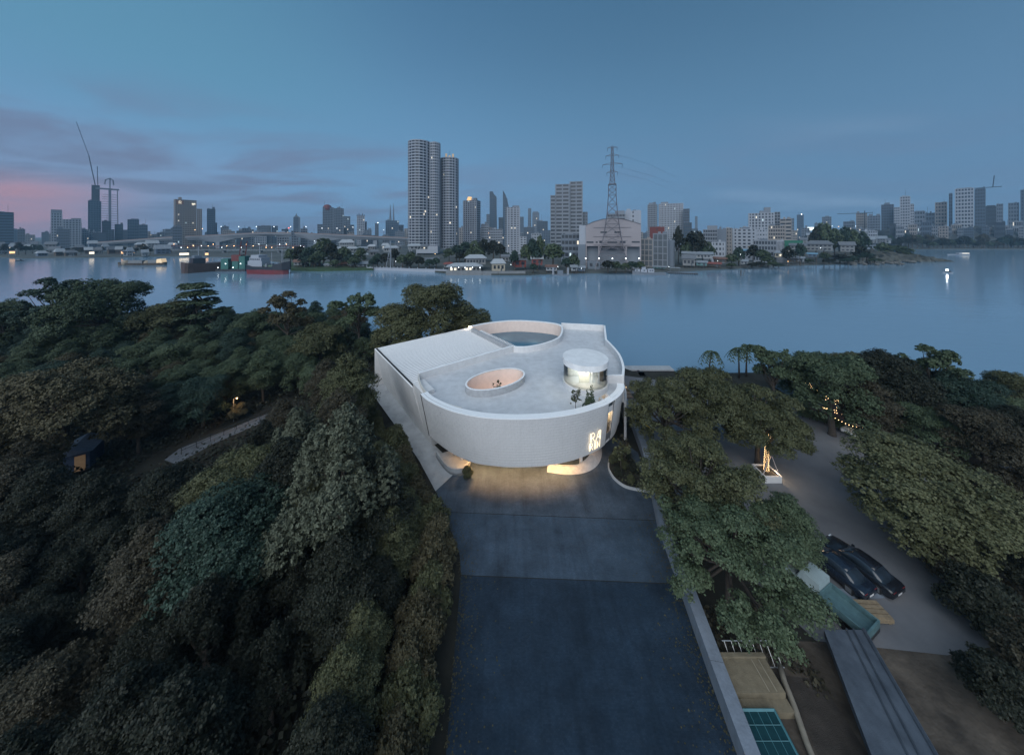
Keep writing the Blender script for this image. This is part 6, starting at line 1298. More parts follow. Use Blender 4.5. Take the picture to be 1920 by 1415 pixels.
for a in (
 ('long pale roofed waterside restaurant with hanging lamps', 838, 905, 494, 511, 224, 'grey', 'white', False, True, 0, 8),
 ('two storey pale pavilion behind the waterside restaurant', 872, 912, 478, 496, 236, 'grey', 'white', False, True, 0, 6),
 ('cream two storey house with balcony at the river wall', 921, 947, 486, 509, 222, 'cream', 'white', False, True, .1, 3),
 ('dark red timber shed with a grey roof behind the river wall', 961, 986, 480, 501, 234, 'red', 'slate', False, False, .2, 2),
 ('red barn with a white roof ridge among bank trees', 996, 1018, 479, 497, 234, 'red', 'white', False, False, 0, 2),
 ('small grey roofed shed behind the cream house', 940, 955, 477, 490, 246, 'grey', 'slate', False, False, 0, 2),
 ('stilt house with a pinkish roof beside the dock frame', 1023, 1045, 497, 510, 220, 'white', 'rust', True, False, 0, 3),
 ('small white stilt hut past the dock frame', 1070, 1082, 497, 510, 221, 'white', 'tin', True, False, .1, 1),
 ('blue grey hut between the white stilt hut and the warehouse', 1083, 1097, 499, 510, 224, 'blue', 'tin', True, False, 0, 2),
 ('teal boat shed behind the tug boat', 1224, 1248, 499, 510, 238, 'teal', 'tin', True, False, 0, 3),
 ('long white roofed shed behind the pontoon', 1278, 1336, 472, 484, 262, 'white', 'tin', False, False, 0, 8),
 ('two storey jetty house with dark upper floor', 1279, 1304, 478, 500, 252, 'grey', 'slate', True, False, 0, 3),
 ('teal hut with a pale roof on the jetty', 1305, 1326, 489, 500, 250, 'teal', 'tin', True, False, 0, 2),
 ('rusty red roofed house leaning over the water', 1325, 1352, 492, 503, 252, 'wood', 'red', True, False, 0, 3),
 ('red roofed house behind the leaning rusty one', 1338, 1362, 482, 492, 262, 'wood', 'rust', False, False, .1, 3),
 ('pale blue roofed hut under the dark bank trees', 1390, 1408, 467, 476, 276, 'grey', 'blue', False, False, 0, 2),
 ('small grey hut with a lit window between bank bushes', 1388, 1402, 487, 497, 262, 'white', 'tin', True, False, 0, 2),
 ('cream lit house behind the waterside bushes', 1452, 1475, 470, 483, 285, 'cream', 'tin', False, True, 0, 3),
 ('low dark roofed house on the bank past the bushes', 1474, 1496, 481, 492, 284, 'wood', 'slate', True, False, 0, 3),
 ('small white gabled house on the bank', 1492, 1508, 481, 492, 286, 'white', 'tin', True, False, -.15, 2),
 ('long grey roofed storehouse above the bank', 1508, 1563, 451, 470, 300, 'grey', 'slate', False, True, 0, 6),
 ('grey gabled barn joined to the long storehouse', 1572, 1602, 453, 472, 306, 'grey', 'slate', False, False, .2, 3),
 ('bright blue roofed awning shed by the water', 1514, 1532, 474, 483, 288, 'blue', 'blue', True, False, 0, 2),
 ('low storehouse under the green net screen', 1480, 1512, 456, 468, 300, 'grey', 'slate', False, False, 0, 4),
 ('white lit river hall behind the quay mast', 718, 748, 461, 472, 290, 'white', 'white', False, True, 0, 6),
 ('small villa with a hipped roof before the river hall', 693, 712, 468, 480, 275, 'grey', 'slate', False, True, 0, 3),
 ('long low white roofed block half hidden among bank trees', 640, 690, 476, 482, 270, 'white', 'white', False, False, 0, 8),
 ('blue gabled villa under the twin condominium', 797, 822, 483, 496, 250, 'blue', 'slate', False, False, .1, 3),
 ('dark red roofed kiosk at the end of the quay', 832, 850, 492, 501, 240, 'grey', 'red', False, True, 0, 2),
 ('white roofed hall beside the tree row under the bridge', 635, 665, 449, 466, 420, 'white', 'white', False, True, 0, 6)):
    house(*a, lit=1 if ('lit' in a[0] or 'lamps' in a[0]) else 0)
rh = random.Random(44)
for k in range(9):      # tin shanties by the green bank
    px = 552 + k * 14.5 + rh.uniform(-3, 3); wd = rh.uniform(13, 20); base = 503 if px > 590 else 499; h_ = rh.uniform(9, 13)
    house('tin roofed stilt shanty in the cluster on the green bank', px, px + wd, base - h_, base, rh.uniform(250, 262), rh.choice(['white', 'wood', 'grey']), rh.choice(['tin', 'rust', 'tin']), True, False, rh.uniform(-.3, .3), 2, 1 if k % 3 == 0 else 0, group='stilt shanties on the green bank', rfrac=.5)
for k in range(30):     # crowded upstream bank
    px = -40 + k * 12.2 + rh.uniform(-6, 6); wd = rh.uniform(12, 30); base = rh.choice((480, 476, 470, 464)); h_ = rh.uniform(9, 17); yy = 392 + (480 - base) * 7
    house('grey roofed house in the crowded upstream bank village', px, px + wd, base - h_, base, yy, rh.choice(['white', 'grey', 'wood', 'blue']), rh.choice(['tin', 'slate', 'slate', 'white']), False, rh.random() < .4, rh.uniform(-.3, .3), 3, 1 if k % 4 == 0 else 0, group='houses of the upstream village', rfrac=.45)
for k in range(14):     # behind the downstream bank
    px = 1500 + k * 12 + rh.uniform(-5, 5); wd = rh.uniform(12, 24); base = rh.choice((452, 456, 448)); h_ = rh.uniform(8, 14)
    house('pale small house in the hazy village behind the storehouses', px, px + wd, base - h_, base, 560, rh.choice(['white', 'grey']), rh.choice(['tin', 'slate', 'rust']), False, False, rh.uniform(-.3, .3), 3, 1 if k % 4 == 0 else 0, group='houses behind the storehouses', rfrac=.4)
for k in range(10):
    px = 585 + k * 22 + rh.uniform(-5, 5); wd = rh.uniform(14, 26); base = rh.choice((468, 472, 464)); h_ = rh.uniform(9, 15)
    house('pale house standing among the trees behind the quay', px, px + wd, base - h_, base, 330, rh.choice(['white', 'grey']), rh.choice(['tin', 'slate', 'white']), False, True, rh.uniform(-.3, .3), 3, 1 if k % 3 == 0 else 0, group='houses among the trees behind the quay', rfrac=.4)
# green net screen
o = tag(frame_at('net_screen', 1488, 310), 'green construction net screen among the bank houses', 'net screen'); MB().box((-7, 0, 12), (7, .4, 22)).build('net', mat('green_net', (.02, .13, .09), .8), o)
for s_ in (-6.8, 6.8): MB().bar((s_, .6, 0), (s_, .6, 22), .2).build('post', STEEL, o)
# quay with mast
QY = tag(empty('quay', (-90, 240, 0)), 'long white stone quay with bollards along the far river edge', 'quay'); qa, qb, qc = WY(692, 501, 251), WY(755, 504, 244), WY(850, 509, 232)
for a, b_ in ((qa, qb), (qb, qc)):
    ln_ = [Vector((a.x, a.y - 4, 0)), Vector((b_.x, b_.y - 4, 0))]; o = MB().wall(ln_, offset(ln_, 4), WZ - 1, .9).build('quay_wall', CW['white'], QY); o.matrix_parent_inverse = Matrix.Translation((90, -240, 0))
for k in range(16):
    q = qa.lerp(qb, k / 10) if k < 10 else qb.lerp(qc, (k - 10) / 6); o = MB().cbox((q.x, q.y - 3.6, 1.5), (.5, .5, 1.2)).build('bollard', CW['white'], QY); o.matrix_parent_inverse = Matrix.Translation((90, -240, 0))
MS = tag(empty('flag_mast', WY(732, 499, 246)), 'white tripod flag mast standing on the quay', 'mast'); MS.location.z = 0
MB().bar((0, 0, 0), (0, 0, 23), .28).build('mast', CW['white'], MS); MB().bar((-4.0, 0, 0), (-.3, 0, 17), .22).build('strut', CW['white'], MS); MB().bar((0, 5, 0), (0, 0, 17), .2).build('strut', CW['white'], MS); MB().bar((-2.2, 0, 8), (0, 0, 8), .14).build('brace', CW['white'], MS)
# river wall and restaurant lamps
o = tag(empty('river_wall', (0, 215, 0)), 'dark concrete river wall under the restaurant and cream house', 'wall')
for a, b_ in ((838, 905), (905, 935), (935, 985)):
    q, s_ = WY(a, 512, 219), WY(b_, 512, 219); MB().box((q.x + .1, 0, WZ - 1), (s_.x - .1, 3, 1.6)).build('wall_panel', HWALL['grey'], o)
for i, px in enumerate((846, 860, 872, 886, 900)):
    q = WY(px, 501.5, 222); o = tag(empty('hanging_lamp', q), 'white lamp hanging under the restaurant eaves', 'lamp', 'lamps under the restaurant eaves'); MB().ball((0, 0, 0), .28, 8, 6).build('globe', WLAMP, o); MB().bar((0, 0, .3), (0, 0, 1.6), .05).build('cord', DARKM, o)
# dock frame, piles
DF = tag(frame_at('dock_frame', 1051, 214), 'white posted boat dock frame in the water', 'dock')
for x in (-5.6, -4.8, 4.8, 5.6): MB().box((x - .25, -.3, WZ - 1), (x + .25, .3, 4.4)).build('post', CW['white'], DF)
MB().box((-5.9, -1.5, WZ - .3), (5.9, 2, WZ + .7)).build('platform', CW['haze'], DF); MB().box((-2.2, -.5, WZ + .7), (1.8, 1.5, WZ + 3.6)).build('booth', CW['haze'], DF)
PL = tag(frame_at('mooring_piles', 1391, 212), 'broken timber mooring piles sticking out of the river', 'mooring piles'); MB().bar((-.6, 0, WZ - 1), (-.5, 0, WZ + 4.2), .3).build('pile', HWALL['wood'], PL); MB().bar((.3, 0, WZ - 1), (1.6, 0, WZ + 4.0), .12).build('pile', HWALL['wood'], PL)
# ------------------------------------------------------------------ boats
def hull(secs): b = MB(); return loft(b, secs)
def boat_root(name, label, px, py, rz, cat='ship'):
    q = W(px, py, WZ); return tag(empty(name, q, rz), label, cat), q.y
RH = mat('red_hull', (.15, .028, .035), .55, var=.15, vscale=.3); NH = mat('navy_hull', (.018, .024, .034), .5, var=.2, vscale=.3); DH = mat('brown_hull', (.060, .040, .036), .6, var=.3, vscale=.3)
o, y = boat_root('cargo_ship', 'moored coaster with red lower hull, navy bow and white bridge', 505, 513, R(-8)); k = y / F
L_ = 84 * k
b = MB(); loft(b, [[(x * L_, -w_, z1), (x * L_, -w_ * .9, -.8), (x * L_, w_ * .9, -.8), (x * L_, w_, z1)] for x, w_, z1 in ((-.5, 2.2, 3.6), (-.44, 4.4, 3.6), (-.1, 4.8, 3.4), (.25, 4.6, 3.5), (.42, 2.6, 3.8), (.485, .3, 4.0))]); b.build('lower_hull', RH, o)
b = MB(); loft(b, [[(x * L_, -w_, z1), (x * L_, -w_ * .98, 3.3), (x * L_, w_ * .98, 3.3), (x * L_, w_, z1)] for x, w_, z1 in ((-.5, 2.6, 7.0), (-.44, 4.5, 6.6), (-.3, 4.82, 5.4), (.2, 4.8, 5.4), (.24, 4.7, 7.4), (.42, 3.6, 8.6), (.53, .4, 9.6))]); b.build('upper_hull', NH, o)
for (a, c, z0, z1, m) in ((-.44, -.08, 5.5, 9.6, 'white'), (-.40, -.10, 9.6, 12.0, 'white'), (-.36, -.16, 12.0, 14.0, 'white'), (.0, .04, 5.4, 7.6, 'grey')): MB().box((a * L_, -3.4, z0), (c * L_, 3.4, z1)).build('superstructure', CW[m], o)
for i in range(6): MB().box((-.385 * L_ + i * 1.5, -3.5, 10.4), (-.385 * L_ + i * 1.5 + .9, -3.35, 11.3)).build('window', CG['d'], o)
for x, h_ in ((-.25, 21), (.06, 16), (.32, 18)): MB().bar((x * L_, 0, 5), (x * L_, 0, h_), .22).build('mast', CW['white'], o)
MB().box((-.06 * L_, -2.6, 5.42), (.2 * L_, 2.6, 6.6)).build('hatch_cover', mat('deck_green', (.09, .14, .11), .7), o)
for i in range(9): MB().bar((.26 * L_ + i * .28 * L_ / 9, -4.2 + i * .45, 7.4 + i * .2), (.26 * L_ + i * .28 * L_ / 9, -4.2 + i * .45, 9.2 + i * .2), .08).build('rail_post', CW['white'], o)
o, y = boat_root('freighter', 'dark brown hulled freighter moored end on beside the red hulled coaster', 398, 508, R(62)); L_ = 30
b = MB(); loft(b, [[(x * L_, -w_, z1), (x * L_, -w_ * .8, -.8), (x * L_, w_ * .8, -.8), (x * L_, w_, z1)] for x, w_, z1 in ((-.55, 4.2, 8.2), (-.5, 5.2, 7.6), (-.2, 5.8, 6.6), (.3, 5.4, 6.8), (.5, .5, 9.4))]); b.build('hull', DH, o)
MB().box((-12, -4, 6.8), (-5, 4, 11)).build('superstructure', NH, o); MB().box((-11, -3, 11), (-7, 3, 13)).build('bridge_deck', CW['haze'], o); MB().bar((-8, 0, 13), (-8, 0, 20), .2).build('mast', CW['white'], o)
o, y = boat_root('work_barge', 'dark work barge carrying green crane houses between the two ships', 440, 508, R(4), 'barge'); MB().box((-11, -4, -.4), (11, 4, 1.8)).build('hull', NH, o)
GRN = mat('barge_green', (.03, .12, .11), .7, var=.2)
for a, c in (((-8, -3, 1.8), (-2.5, 3, 10)), ((0, -2.5, 1.8), (4.5, 2.5, 8)), ((5.5, -3, 1.8), (10, 2, 12))): MB().box(a, c).build('crane_house', GRN, o)
RED = CW['red']
for x in (3, 7.5): MB().bar((x, 0, 8), (x + 2, 0, 24), .4).build('crane_boom', RED, o)
MB().box((-1, -2, 8), (6, 2, 13)).build('red_cab', RED, o)
for i in range(4): MB().ball((-9 + i * 5.6, -4.2, 3.2 + (i % 2) * 3), .3).build('deck_lamp', WLAMP, o)
o, y = boat_root('rice_barge', 'tan barge with humped covers and a lit stern cabin', 267, 497, R(6), 'barge'); L_ = 40
TANB = mat('barge_tan', (.26, .22, .17), .8, var=.2)
b = MB(); loft(b, [[(x * L_, -w_, z1), (x * L_, -w_ * .7, -.6), (x * L_, w_ * .7, -.6), (x * L_, w_, z1)] for x, w_, z1 in ((-.5, .8, 3.0), (-.42, 2.6, 2.2), (0, 3.2, 1.8), (.4, 2.8, 2.2), (.5, 1.6, 2.8))]); b.build('hull', HWALL['wood'], o)
for x, r_ in ((-14, 3.0), (4.5, 2.6)): MB().ball((x, 0, 2.0), r_, 14, 8).build('cover', TANB, o)
MB().box((-10, -2.4, 2), (2, 2.4, 4.6)).build('hold_cover', HWALL['grey'], o); MB().box((7, -2.4, 2), (14, 2.4, 4.8)).build('hold_cover', HWALL['grey'], o)
MB().add([(14, -2.4, 1.8), (19, -2.4, 2.2), (18, -2.4, 6.2), (14.5, -2.4, 5.6), (14, 2.4, 1.8), (19, 2.4, 2.2), (18, 2.4, 6.2), (14.5, 2.4, 5.6)], [(0, 1, 2, 3), (7, 6, 5, 4), (0, 4, 5, 1), (1, 5, 6, 2), (2, 6, 7, 3), (3, 7, 4, 0)]).build('lit_cabin', mat('lit_cabin', (.55, .45, .3), .7, emit=(1, .7, .4), estr=.28), o)
o, y = boat_root('tug_boat', 'grey tug boat with white wheelhouses moored by the teal boat shed', 1216, 515, R(-6), 'boat'); L_ = 23
b = MB(); loft(b, [[(x * L_, -w_, z1), (x * L_, -w_ * .7, -.6), (x * L_, w_ * .7, -.6), (x * L_, w_, z1)] for x, w_, z1 in ((-.5, .4, 3.2), (-.4, 2.0, 2.4), (0, 2.7, 1.6), (.35, 2.5, 1.5), (.5, 2.0, 1.7))]); b.build('hull', CW['grey'], o)
for a, c in (((-10, -1.6, 2.2), (-6.5, 1.6, 4.2)), ((-6, -1.8, 1.8), (-1.6, 1.8, 4.0)), ((-5.2, -1.5, 4.0), (-2.4, 1.5, 5.8)), ((-1, -1.7, 1.7), (3.4, 1.7, 4.4))): MB().box(a, c).build('wheelhouse', CW['white'], o)
for x in (-9, -4, 0.2, 1.8): MB().box((x, -1.86, 2.9), (x + .9, -1.72, 3.6)).build('window', CG['d'], o)
MB().bar((-4, 0, 5.8), (-4, 0, 9), .1).build('mast', STEEL, o); MB().bar((-8.6, 0, 4.2), (-8.6, 0, 6.6), .08).build('mast', STEEL, o)
o, y = boat_root('pontoon', 'flat pontoon with tyre fenders and a small canopy by the jetty', 1279, 513, R(-20), 'pontoon'); MB().box((-10, -2.2, -.3), (10, 2.2, .9)).build('deck', CW['haze'], o)
for i in range(14): MB().disc((-9.2 + i * 1.42, -2.45), .55, -.1, .7, 12).build('tyre_fender', TYRE, o)
for x in (-8, -2): MB().bar((x, -1.6, .9), (x, -1.6, 4.2), .1).build('post', STEEL, o); MB().bar((x, 1.6, .9), (x, 1.6, 4.2), .1).build('post', STEEL, o)
MB().box((-8.6, -2.1, 4.2), (-1.4, 2.1, 4.5)).build('canopy', HROOF['tin'], o)
o, y = boat_root('speed_boat', 'small speed boat with a blazing white light on open water', 1777, 512, R(170), 'boat'); b = MB(); loft(b, [[(x, -w_, .8), (x, -w_ * .6, -.2), (x, w_ * .6, -.2), (x, w_, .8)] for x, w_ in ((-2.6, .9), (0, 1.0), (1.8, .7), (3, .08))]); b.build('hull', CW['white'], o)
MB().box((-1.2, -.7, .8), (.8, .7, 1.7)).build('cabin', CG['d'], o); MB().ball((.4, 0, 2.2), .42).build('spotlight', mat('boat_lamp', (1, 1, 1), .5, emit=(.9, .96, 1), estr=40), o); MB().bar((.4, 0, 1.7), (.4, 0, 2.2), .06).build('mast', STEEL, o)
o, y = boat_root('ferry', 'long white river ferry under way by the headland', 1798, 478, R(-4), 'boat'); b = MB(); loft(b, [[(x, -w_, 1.2), (x, -w_ * .6, -.3), (x, w_ * .6, -.3), (x, w_, 1.2)] for x, w_ in ((-15, .6), (-11, 2.0), (8, 2.0), (13, 1.6))]); b.build('hull', CW['white'], o); MB().box((-2, -1.7, 1.2), (12, 1.7, 3.4)).build('cabin', CW['white'], o); MB().box((2, -1.8, 2.0), (11, -1.7, 2.8)).build('window_band', LITWIN, o)
o, y = boat_root('skiff', 'small dark skiff off the crowded upstream bank', 37, 489.5, R(5), 'boat'); b = MB(); loft(b, [[(x, -w_, 1.0), (x, -w_ * .6, -.2), (x, w_ * .6, -.2), (x, w_, 1.0)] for x, w_ in ((-4, .3), (-2, 1.1), (2, 1.1), (4, .3))]); b.build('hull', NH, o); MB().box((-2, -.8, .9), (1, .8, 2)).build('cabin', HWALL['grey'], o)
# lit riverside spots upstream
for i, (px, py, w_, lb) in enumerate(((30, 471, 10, 'orange lit waterside stall on the upstream bank'), (178, 472, 9, 'pale lit market stall in the upstream village'), (245, 471, 22, 'long orange lit awning by the moored barge'), (350, 474, 16, 'bright lit pier shelter under the truss bridge'), (392, 474, 6, 'small white lit kiosk near the freighter'))):
    q = WY(px, py, 395); o = tag(empty('lit_stall', (q.x, 392, 0), -az(px)), lb, 'stall'); hw = w_ / F * 395 / 2 * math.cos(az(px)) * 1.2
    MB().box((-hw, -2, q.z), (hw, 3, q.z + .8)).build('roof', HROOF['tin'], o); MB().box((-hw * .95, 1, q.z - 2.8), (hw * .95, 1.4, q.z)).build('lit_wall', mat('lit_stall_wall_%d' % (i % 2), (.7, .45, .25), .7, emit=(1, .55, .25) if i % 2 == 0 else (1, .86, .66), estr=.9), o)
    for s_ in (-1, 1): MB().bar((s_ * hw * .95, -1.8, 0), (s_ * hw * .95, -1.8, q.z), .2).build('post', STEEL, o)
# scattered white lamps
rl = random.Random(19)
for i, (px, py, yy) in enumerate(((1508, 478, 285), (1538, 465, 298), (1388, 477, 262), (1420, 492, 258), (1477, 490, 270), (1545, 424, 700), (1552, 425, 700), (1560, 424, 700), (1572, 425, 700), (1604, 424, 700), (1345, 489, 250), (1254, 500, 240), (697, 492, 252), (705, 494, 250), (742, 490, 250), (773, 492, 248), (816, 476, 300), (1046, 500, 219), (958, 496, 224), (1090, 503, 222), (916, 437, 450), (570, 437 + 26, 380), (500, 460, 380), (590, 452, 400))):
    q = WY(px, py, yy); o = tag(empty('street_lamp', (q.x, yy, 0)), 'lit street lamp on a thin post among the far bank houses', 'street lamp', 'street lamps on the far bank'); MB().bar((0, 0, 0), (0, 0, q.z), .08).build('pole', STEEL, o); MB().ball((0, -.3, q.z), .19 * (yy / 250) ** .8, 7, 5).build('lantern', WLAMP if i % 4 else OLAMP, o)
o = tag(frame_at('billboard', 1519, 690), 'glowing white billboard above the bank trees', 'billboard'); MB().box((-6, 0, 38), (6, .8, 45)).build('screen', mat('billboard_light', (.9, .95, .9), .5, emit=(.85, 1, .9), estr=1.0), o); MB().box((-.8, .9, 0), (.8, 1.9, 40)).build('post', STEEL, o)
# ------------------------------------------------------------------ trees across the river
def fartree(px, py, r, y, lf, label, zs=1., group=None, key=None):
    key = key or rt.choice(('far', 'far2', 'far3')); zc = H + (HOR - py) / F * y; rm = r / F * y; sc = rm / RAD[key]; z0 = zc - CZ[key] * sc * zs
    zs2 = zs
    if z0 < 0: zs2 = zs * max(.45, zc / (CZ[key] * sc * zs)); z0 = 0
    plant('bank_tree', key, ((px - 960) / F * y, y, min(z0, 0.0) if z0 <= 0 else 0), sc, lf, label, 'tree', group, zs=zs2 if z0 <= 0 else zc / (CZ[key] * sc))
FT = 'dark green tree on the far bank'
for px, py, r, y, lf, lb in (
 (607, 463, 20, 275, 'green', 'tallest dark green tree of the far green bank'), (1037, 473, 26, 240, 'green', 'big spreading dark tree beside the warehouse annex'), (1303, 455, 24, 275, 'dark', 'tall black green tree between concrete frame and white flats'),
 (1272, 447, 10, 290, 'dark', 'narrow dark tree behind the blank annex'), (1545, 442, 17, 320, 'green', 'dark tree above the long grey storehouse'), (1655, 465, 14, 345, 'green', 'dark tree before the rocky headland path'), (1682, 468, 20, 350, 'green', 'big dark tree on the rocky headland'), (665, 488, 15, 250, 'green', 'round dark tree standing on the river edge by the quay end')):
    fartree(px, py, r, y, lf, lb)
rows = (
 ((545, 478, 14), (562, 474, 15), (578, 476, 16), (590, 486, 14), (620, 470, 17), (632, 482, 15), (645, 475, 15), (655, 484, 12), (628, 492, 11), (676, 476, 12), (600, 480, 16), (572, 488, 12)), ((755, 486, 13), (770, 482, 14), (785, 488, 12), (764, 494, 10), (805, 492, 11), (818, 490, 10), (740, 478, 10), (708, 484, 11), (722, 484, 11), (700, 490, 9)),
 ((842, 474, 13), (856, 470, 15), (872, 466, 16), (890, 464, 16), (908, 462, 16), (925, 464, 15), (938, 468, 12), (862, 480, 12), (880, 476, 12), (900, 474, 12), (950, 480, 10)), ((985, 474, 13), (998, 466, 14), (1008, 478, 12), (1012, 462, 11), (965, 482, 10), (1075, 488, 14), (1062, 492, 11), (1140, 496, 16), (1155, 497, 14), (1185, 497, 13), (1200, 497, 12), (1172, 499, 10), (1000, 500, 10)),
 ((1318, 470, 14), (1330, 468, 10), (1287, 468, 13), (1372, 484, 14), (1385, 475, 12), (1412, 472, 13), (1428, 478, 16), (1440, 486, 14), (1425, 494, 13), (1410, 498, 11), (1450, 494, 12), (1478, 474, 12), (1500, 470, 10), (1372, 498, 11), (1460, 497, 10)),
 ((1530, 446, 11), (1565, 448, 13), (1585, 446, 12), (1600, 450, 12), (1618, 452, 11), (1575, 482, 14), (1590, 492, 13), (1555, 494, 12), (1610, 470, 14), (1625, 480, 14), (1640, 488, 12), (1545, 480, 10), (1600, 484, 11), (1515, 488, 10)), ((1695, 476, 14), (1706, 482, 11), (1670, 480, 12), (1650, 482, 10), (1715, 484, 9), (1700, 486, 9), (1688, 488, 9), (1724, 487, 7), (1676, 489, 8), (1732, 488, 6), (1662, 490, 8), (1708, 489, 7)))
gl = ('leafy tree in the clump on the far green bank', 'leafy tree behind the quay and flag mast', 'dark tree in the belt behind the waterside restaurant', 'bank tree between the red barns and the warehouse', 'bank tree among the stilt houses before the white flats', 'bank tree around the grey storehouses', 'scrubby tree on the rocky headland')
for g_, row in enumerate(rows):
    for px, py, r in row:
        y = {0: 262, 1: 256, 2: 300, 3: 238, 4: 270, 5: 300, 6: 345}[g_] - (py - 475) * .8
        fartree(px, py, r, y, rt.choice(['green', 'dark', 'green', 'teal']), gl[g_], group=gl[g_])
for k in range(26):
    px = -30 + k * 13; fartree(px, rt.uniform(462, 474), rt.uniform(4, 8), 410 + rt.uniform(0, 40), rt.choice(['dark', 'teal', 'brown']), 'small dark tree squeezed between upstream village houses', group='small trees of the upstream village')
# green bank, headland rock and hill
tag(MB().prism([(p.x, p.y) for p in (W(545, 505, 0), W(600, 506, 0), W(700, 504, 0), W(690, 492, 0), W(545, 492, 0))], -2, .5).build('grass_bank', mat('bank_grass', (.03, .06, .025), .9, var=.3, vscale=.3)), kind='structure')
def hill(name, px_y, y0, y1, seed, m):
    rng = np.random.default_rng(seed); nx, ny = 46, 14; vs = []; ph = rng.uniform(0, 6, 8)
    for j in range(ny):
        v = j / (ny - 1)
        for i in range(nx):
            u = i / (nx - 1); px, top = px_y(u); y = y0 + (y1 - y0) * v; x = (px - 960) / F * (y0 + (y1 - y0) * .4); hh = max(0, H + (HOR - top) / F * (y0 + (y1 - y0) * .5))
            e = math.sin(min(v * 1.9, 1) * math.pi / 2) ** .6 * min(1, math.sin(math.pi * (u * .96 + .02)) * 3.0)
            z = hh * e * (1 + .10 * math.sin(u * 40 + ph[0]) * math.sin(v * 17 + ph[1]) + .06 * math.sin(u * 90 + ph[2] + v * 30)) + rng.normal(0, 1.3) * min(1, hh / 8) - (1.5 if j == 0 else 0)
            vs.append((x + rng.normal(0, .4), y + rng.normal(0, .8), z))
    b = MB().add(vs, [(j * nx + i, j * nx + i + 1, (j + 1) * nx + i + 1, (j + 1) * nx + i) for j in range(ny - 1) for i in range(nx - 1)]); return tag(b.build(name, m), kind='structure')
ROCK = mat('headland_rock', (.030, .038, .048), .9, var=.5, vscale=.10, two=(.105, .115, .13), bump=1.0, bscale=.25)
hill('headland', lambda u: (1655 + 260 * u, 436 - 8 * min(1, u * 2.2)), 660, 760, 3, mat('wooded_slope', (.020, .028, .030), .95, var=.5, vscale=.08, two=(.055, .066, .070), bump=1.0, bscale=.25))
rq = random.Random(91)
for k in range(22):
    px = 1668 + k * 11.5; T('slope_block', 'low hazy block crowding the wooded headland slope', px, px + rq.uniform(11, 22), rq.uniform(416, 436), rq.uniform(660, 690), rq.randrange(4, 8), rq.randrange(3, 6), rq.choice(('haze', 'blue', 'grey', 'dark', 'tan')), 'd', .42, .35, group='low blocks of the headland slope', cat='building', lit=rq.choice((0, 0, 1)))
hill('headland', lambda u: (1560 + 185 * u, 484 - 12 * math.sin(u * 3.1)), 322, 372, 6, mat('shore_rock', (.035, .042, .036), .9, var=.5, vscale=.2, two=(.085, .088, .078), bump=.6, bscale=.5))
for k in range(34):
    px = 1672 + k * 8 + rq.uniform(-3, 3); fartree(px, rq.uniform(447, 458), rq.uniform(6, 11), rq.uniform(606, 630), rq.choice(['dark', 'teal', 'brown', 'green']), 'dark tree on the shore of the wooded headland', group='shore trees of the wooded headland')
# boulders of the headland foot
rb_ = random.Random(12)
for k in range(26):
    px = 1590 + k * 5.4; q = W(px, 494 - max(0, (px - 1690)) * .12 + rb_.uniform(-3, 2), -.4); r_ = rb_.uniform(1.2, 3.0); b = MB(); b.ball((0, 0, 0), r_, 8, 6)
    b.v = [(a * rb_.uniform(.8, 1.25), c * rb_.uniform(.8, 1.2), d_ * rb_.uniform(.5, .85)) for a, c, d_ in b.v]; o = b.build('boulder', mat('boulder_rock', (.11, .11, .105), .9, var=.4, vscale=.5, bump=.5, bscale=1.5), loc=(q.x, q.y, -.3)); tag(o, 'weathered boulder at the foot of the rocky headland', 'boulder', 'boulders at the headland foot')
# ------------------------------------------------------------------ haze over the whole scene
hz = bpy.data.materials.new('haze_air'); hz.use_nodes = True; t = hz.node_tree; t.nodes.clear()
ov = t.nodes.new('ShaderNodeOutputMaterial'); pv = t.nodes.new('ShaderNodeVolumePrincipled'); pv.inputs['Color'].default_value = (.42, .72, 1.0, 1); pv.inputs['Density'].default_value = .00016; pv.inputs['Anisotropy'].default_value = 0.0
t.links.new(pv.outputs[0], ov.inputs['Volume'])
tag(MB().box((-4900, -160, -9), (4900, 5000, 360)).build('haze', hz), kind='stuff')
# ------------------------------------------------------------------ tell look-alikes apart by their order along something one can find
ONES = 'zeroth first second third fourth fifth sixth seventh eighth ninth tenth eleventh twelfth thirteenth fourteenth fifteenth sixteenth seventeenth eighteenth nineteenth'.split()
TENS = {2: 'twent', 3: 'thirt', 4: 'fort', 5: 'fift', 6: 'sixt', 7: 'sevent', 8: 'eight', 9: 'ninet'}
def nth(n): return ONES[n] if n < 20 else TENS[n // 10] + ('ieth' if n % 10 == 0 else 'y-' + ONES[n % 10])
tops = [o for o in S.objects if o.parent is None and 'group' in o]
def order(group, fmt, key):
    for i, o in enumerate(sorted([o for o in tops if o['group'] == group], key=key)): o['label'] = fmt.format(nth(i + 1))
eastward = lambda o: o.location.x / max(o.location.y, 1); nearfar = lambda o: o.location.y
order('hedge bushes along the driveway', '{} tall olive hedge bush down the driveway from the forecourt', lambda o: -o.location.y)
order('hedge bushes along the side path', '{} hedge bush along the pale side path from its upper end', lambda o: -o.location.y)
order('slender trees behind the driveway hedge', '{} slender tree behind the driveway hedge counted from the forecourt', lambda o: -o.location.y)
order('street lamps on the long bridge', '{} tall white street lamp along the long bridge from the hotel', eastward)
order('orange lamps along the low truss bridge', '{} short lamp along the low truss bridge from its village end', eastward)
order('floodlights along the warehouse front', '{} floodlight along the warehouse front from its side wing', eastward)
order('lamps under the restaurant eaves', '{} white lamp under the restaurant eaves from the quay end', eastward)
order('clipped bushes of the car park strip', '{} clipped green bush of the car park strip towards the white car', eastward)
order('boulders at the headland foot', '{} weathered boulder along the headland foot towards its tip', eastward)
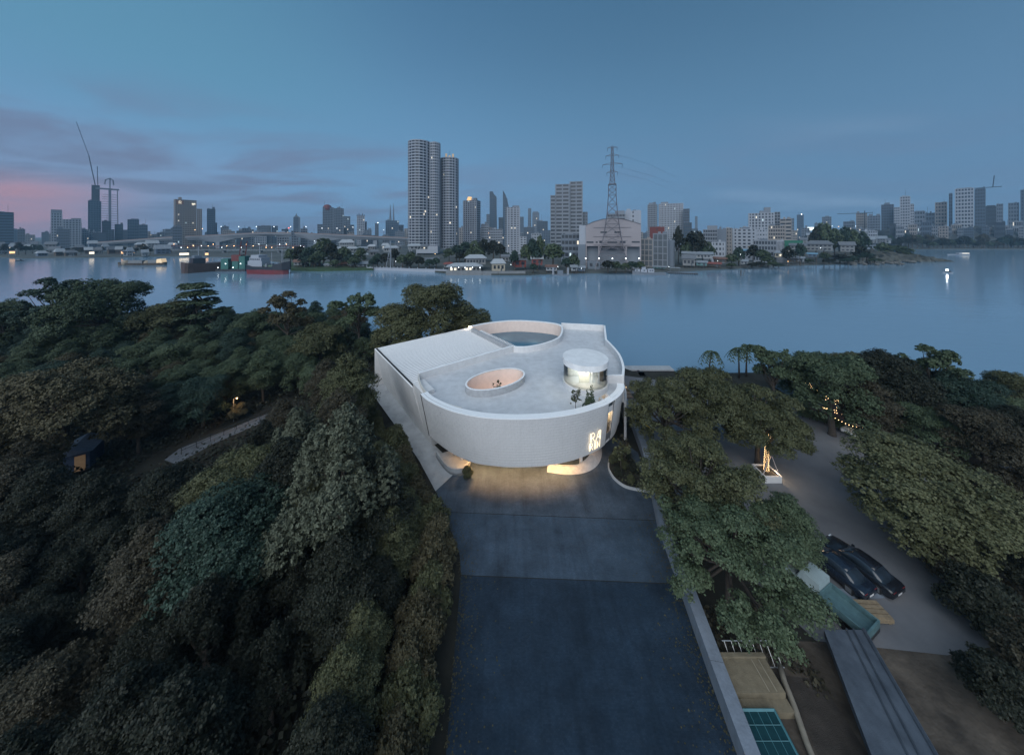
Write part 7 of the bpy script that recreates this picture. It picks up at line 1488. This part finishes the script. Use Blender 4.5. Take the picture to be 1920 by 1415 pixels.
order('houses of the upstream village', '{} grey roofed village house along the upstream bank towards the bridges', eastward)
order('stilt shanties on the green bank', '{} tin roofed stilt shanty along the green bank from the red hulled coaster', eastward)
order('houses behind the storehouses', '{} pale small house behind the storehouses going towards the headland', eastward)
order('houses among the trees behind the quay', '{} pale house among trees behind the quay towards the twin condominium', eastward)
order('small trees of the upstream village', '{} small dark tree along the upstream village towards the bridges', eastward)
order('street lamps on the far bank', '{} lit street lamp along the far bank from the truss bridge', eastward)
order('scrub bushes on the dirt yard', '{} scrubby bush of the dirt yard counted from the car park side', lambda o: -o.location.y)
for g_ in gl: order(g_, '{} ' + g_ + ', going downstream', eastward)
for c, n_ in (('haze', 'pale grey'), ('blue', 'dark'), ('white', 'white'), ('tan', 'tan')): order('low ' + c + ' city buildings', '{} low ' + n_ + ' city building behind the bank, going downstream', eastward)
order('low blocks of the headland slope', '{} low hazy block along the wooded headland slope, going downstream', eastward)
order('shore trees of the wooded headland', '{} dark shore tree of the wooded headland, going downstream', eastward)
order('shrubs of the planting bed', '{} low shrub of the planting bed out from the gallery', lambda o: -o.location.y)
order('string lights over the car park', '{} string of warm bulbs over the car park from the bank', lambda o: -o.location.y)
MARKS = (('the tin shed', SD), ('the lane lamp', LP), ('the tin hut', HT), ('the side path hedge', None), ('the big rounded river tree', None), ('the pale feathery tree', None), ('the wide blue green tree', None), ('the driveway hedge', None))
MP = [SD.location, LP.location, HT.location, Vector((-20, 47, 0)), W(196, 700), W(642, 1000), W(420, 1130), Vector((-8, 18, 0))]
CN = dict(green='green', teal='blue green', brown='brown tinged', dark='very dark', olive='olive', rust='rusty olive')
sets = {}
for o in tops:
    if o['group'].startswith(GW):
        c = o['group'].split(': ')[1].split()[0]; i = min(range(len(MP)), key=lambda j: (MP[j].xy - o.location.xy).length); sets.setdefault((c, i), []).append(o)
for (c, i), os_ in sets.items():
    for k, o in enumerate(sorted(os_, key=lambda o: (MP[i].xy - o.location.xy).length)): o['label'] = '%s %s wood tree out from %s' % (nth(k + 1), CN[c], MARKS[i][0])
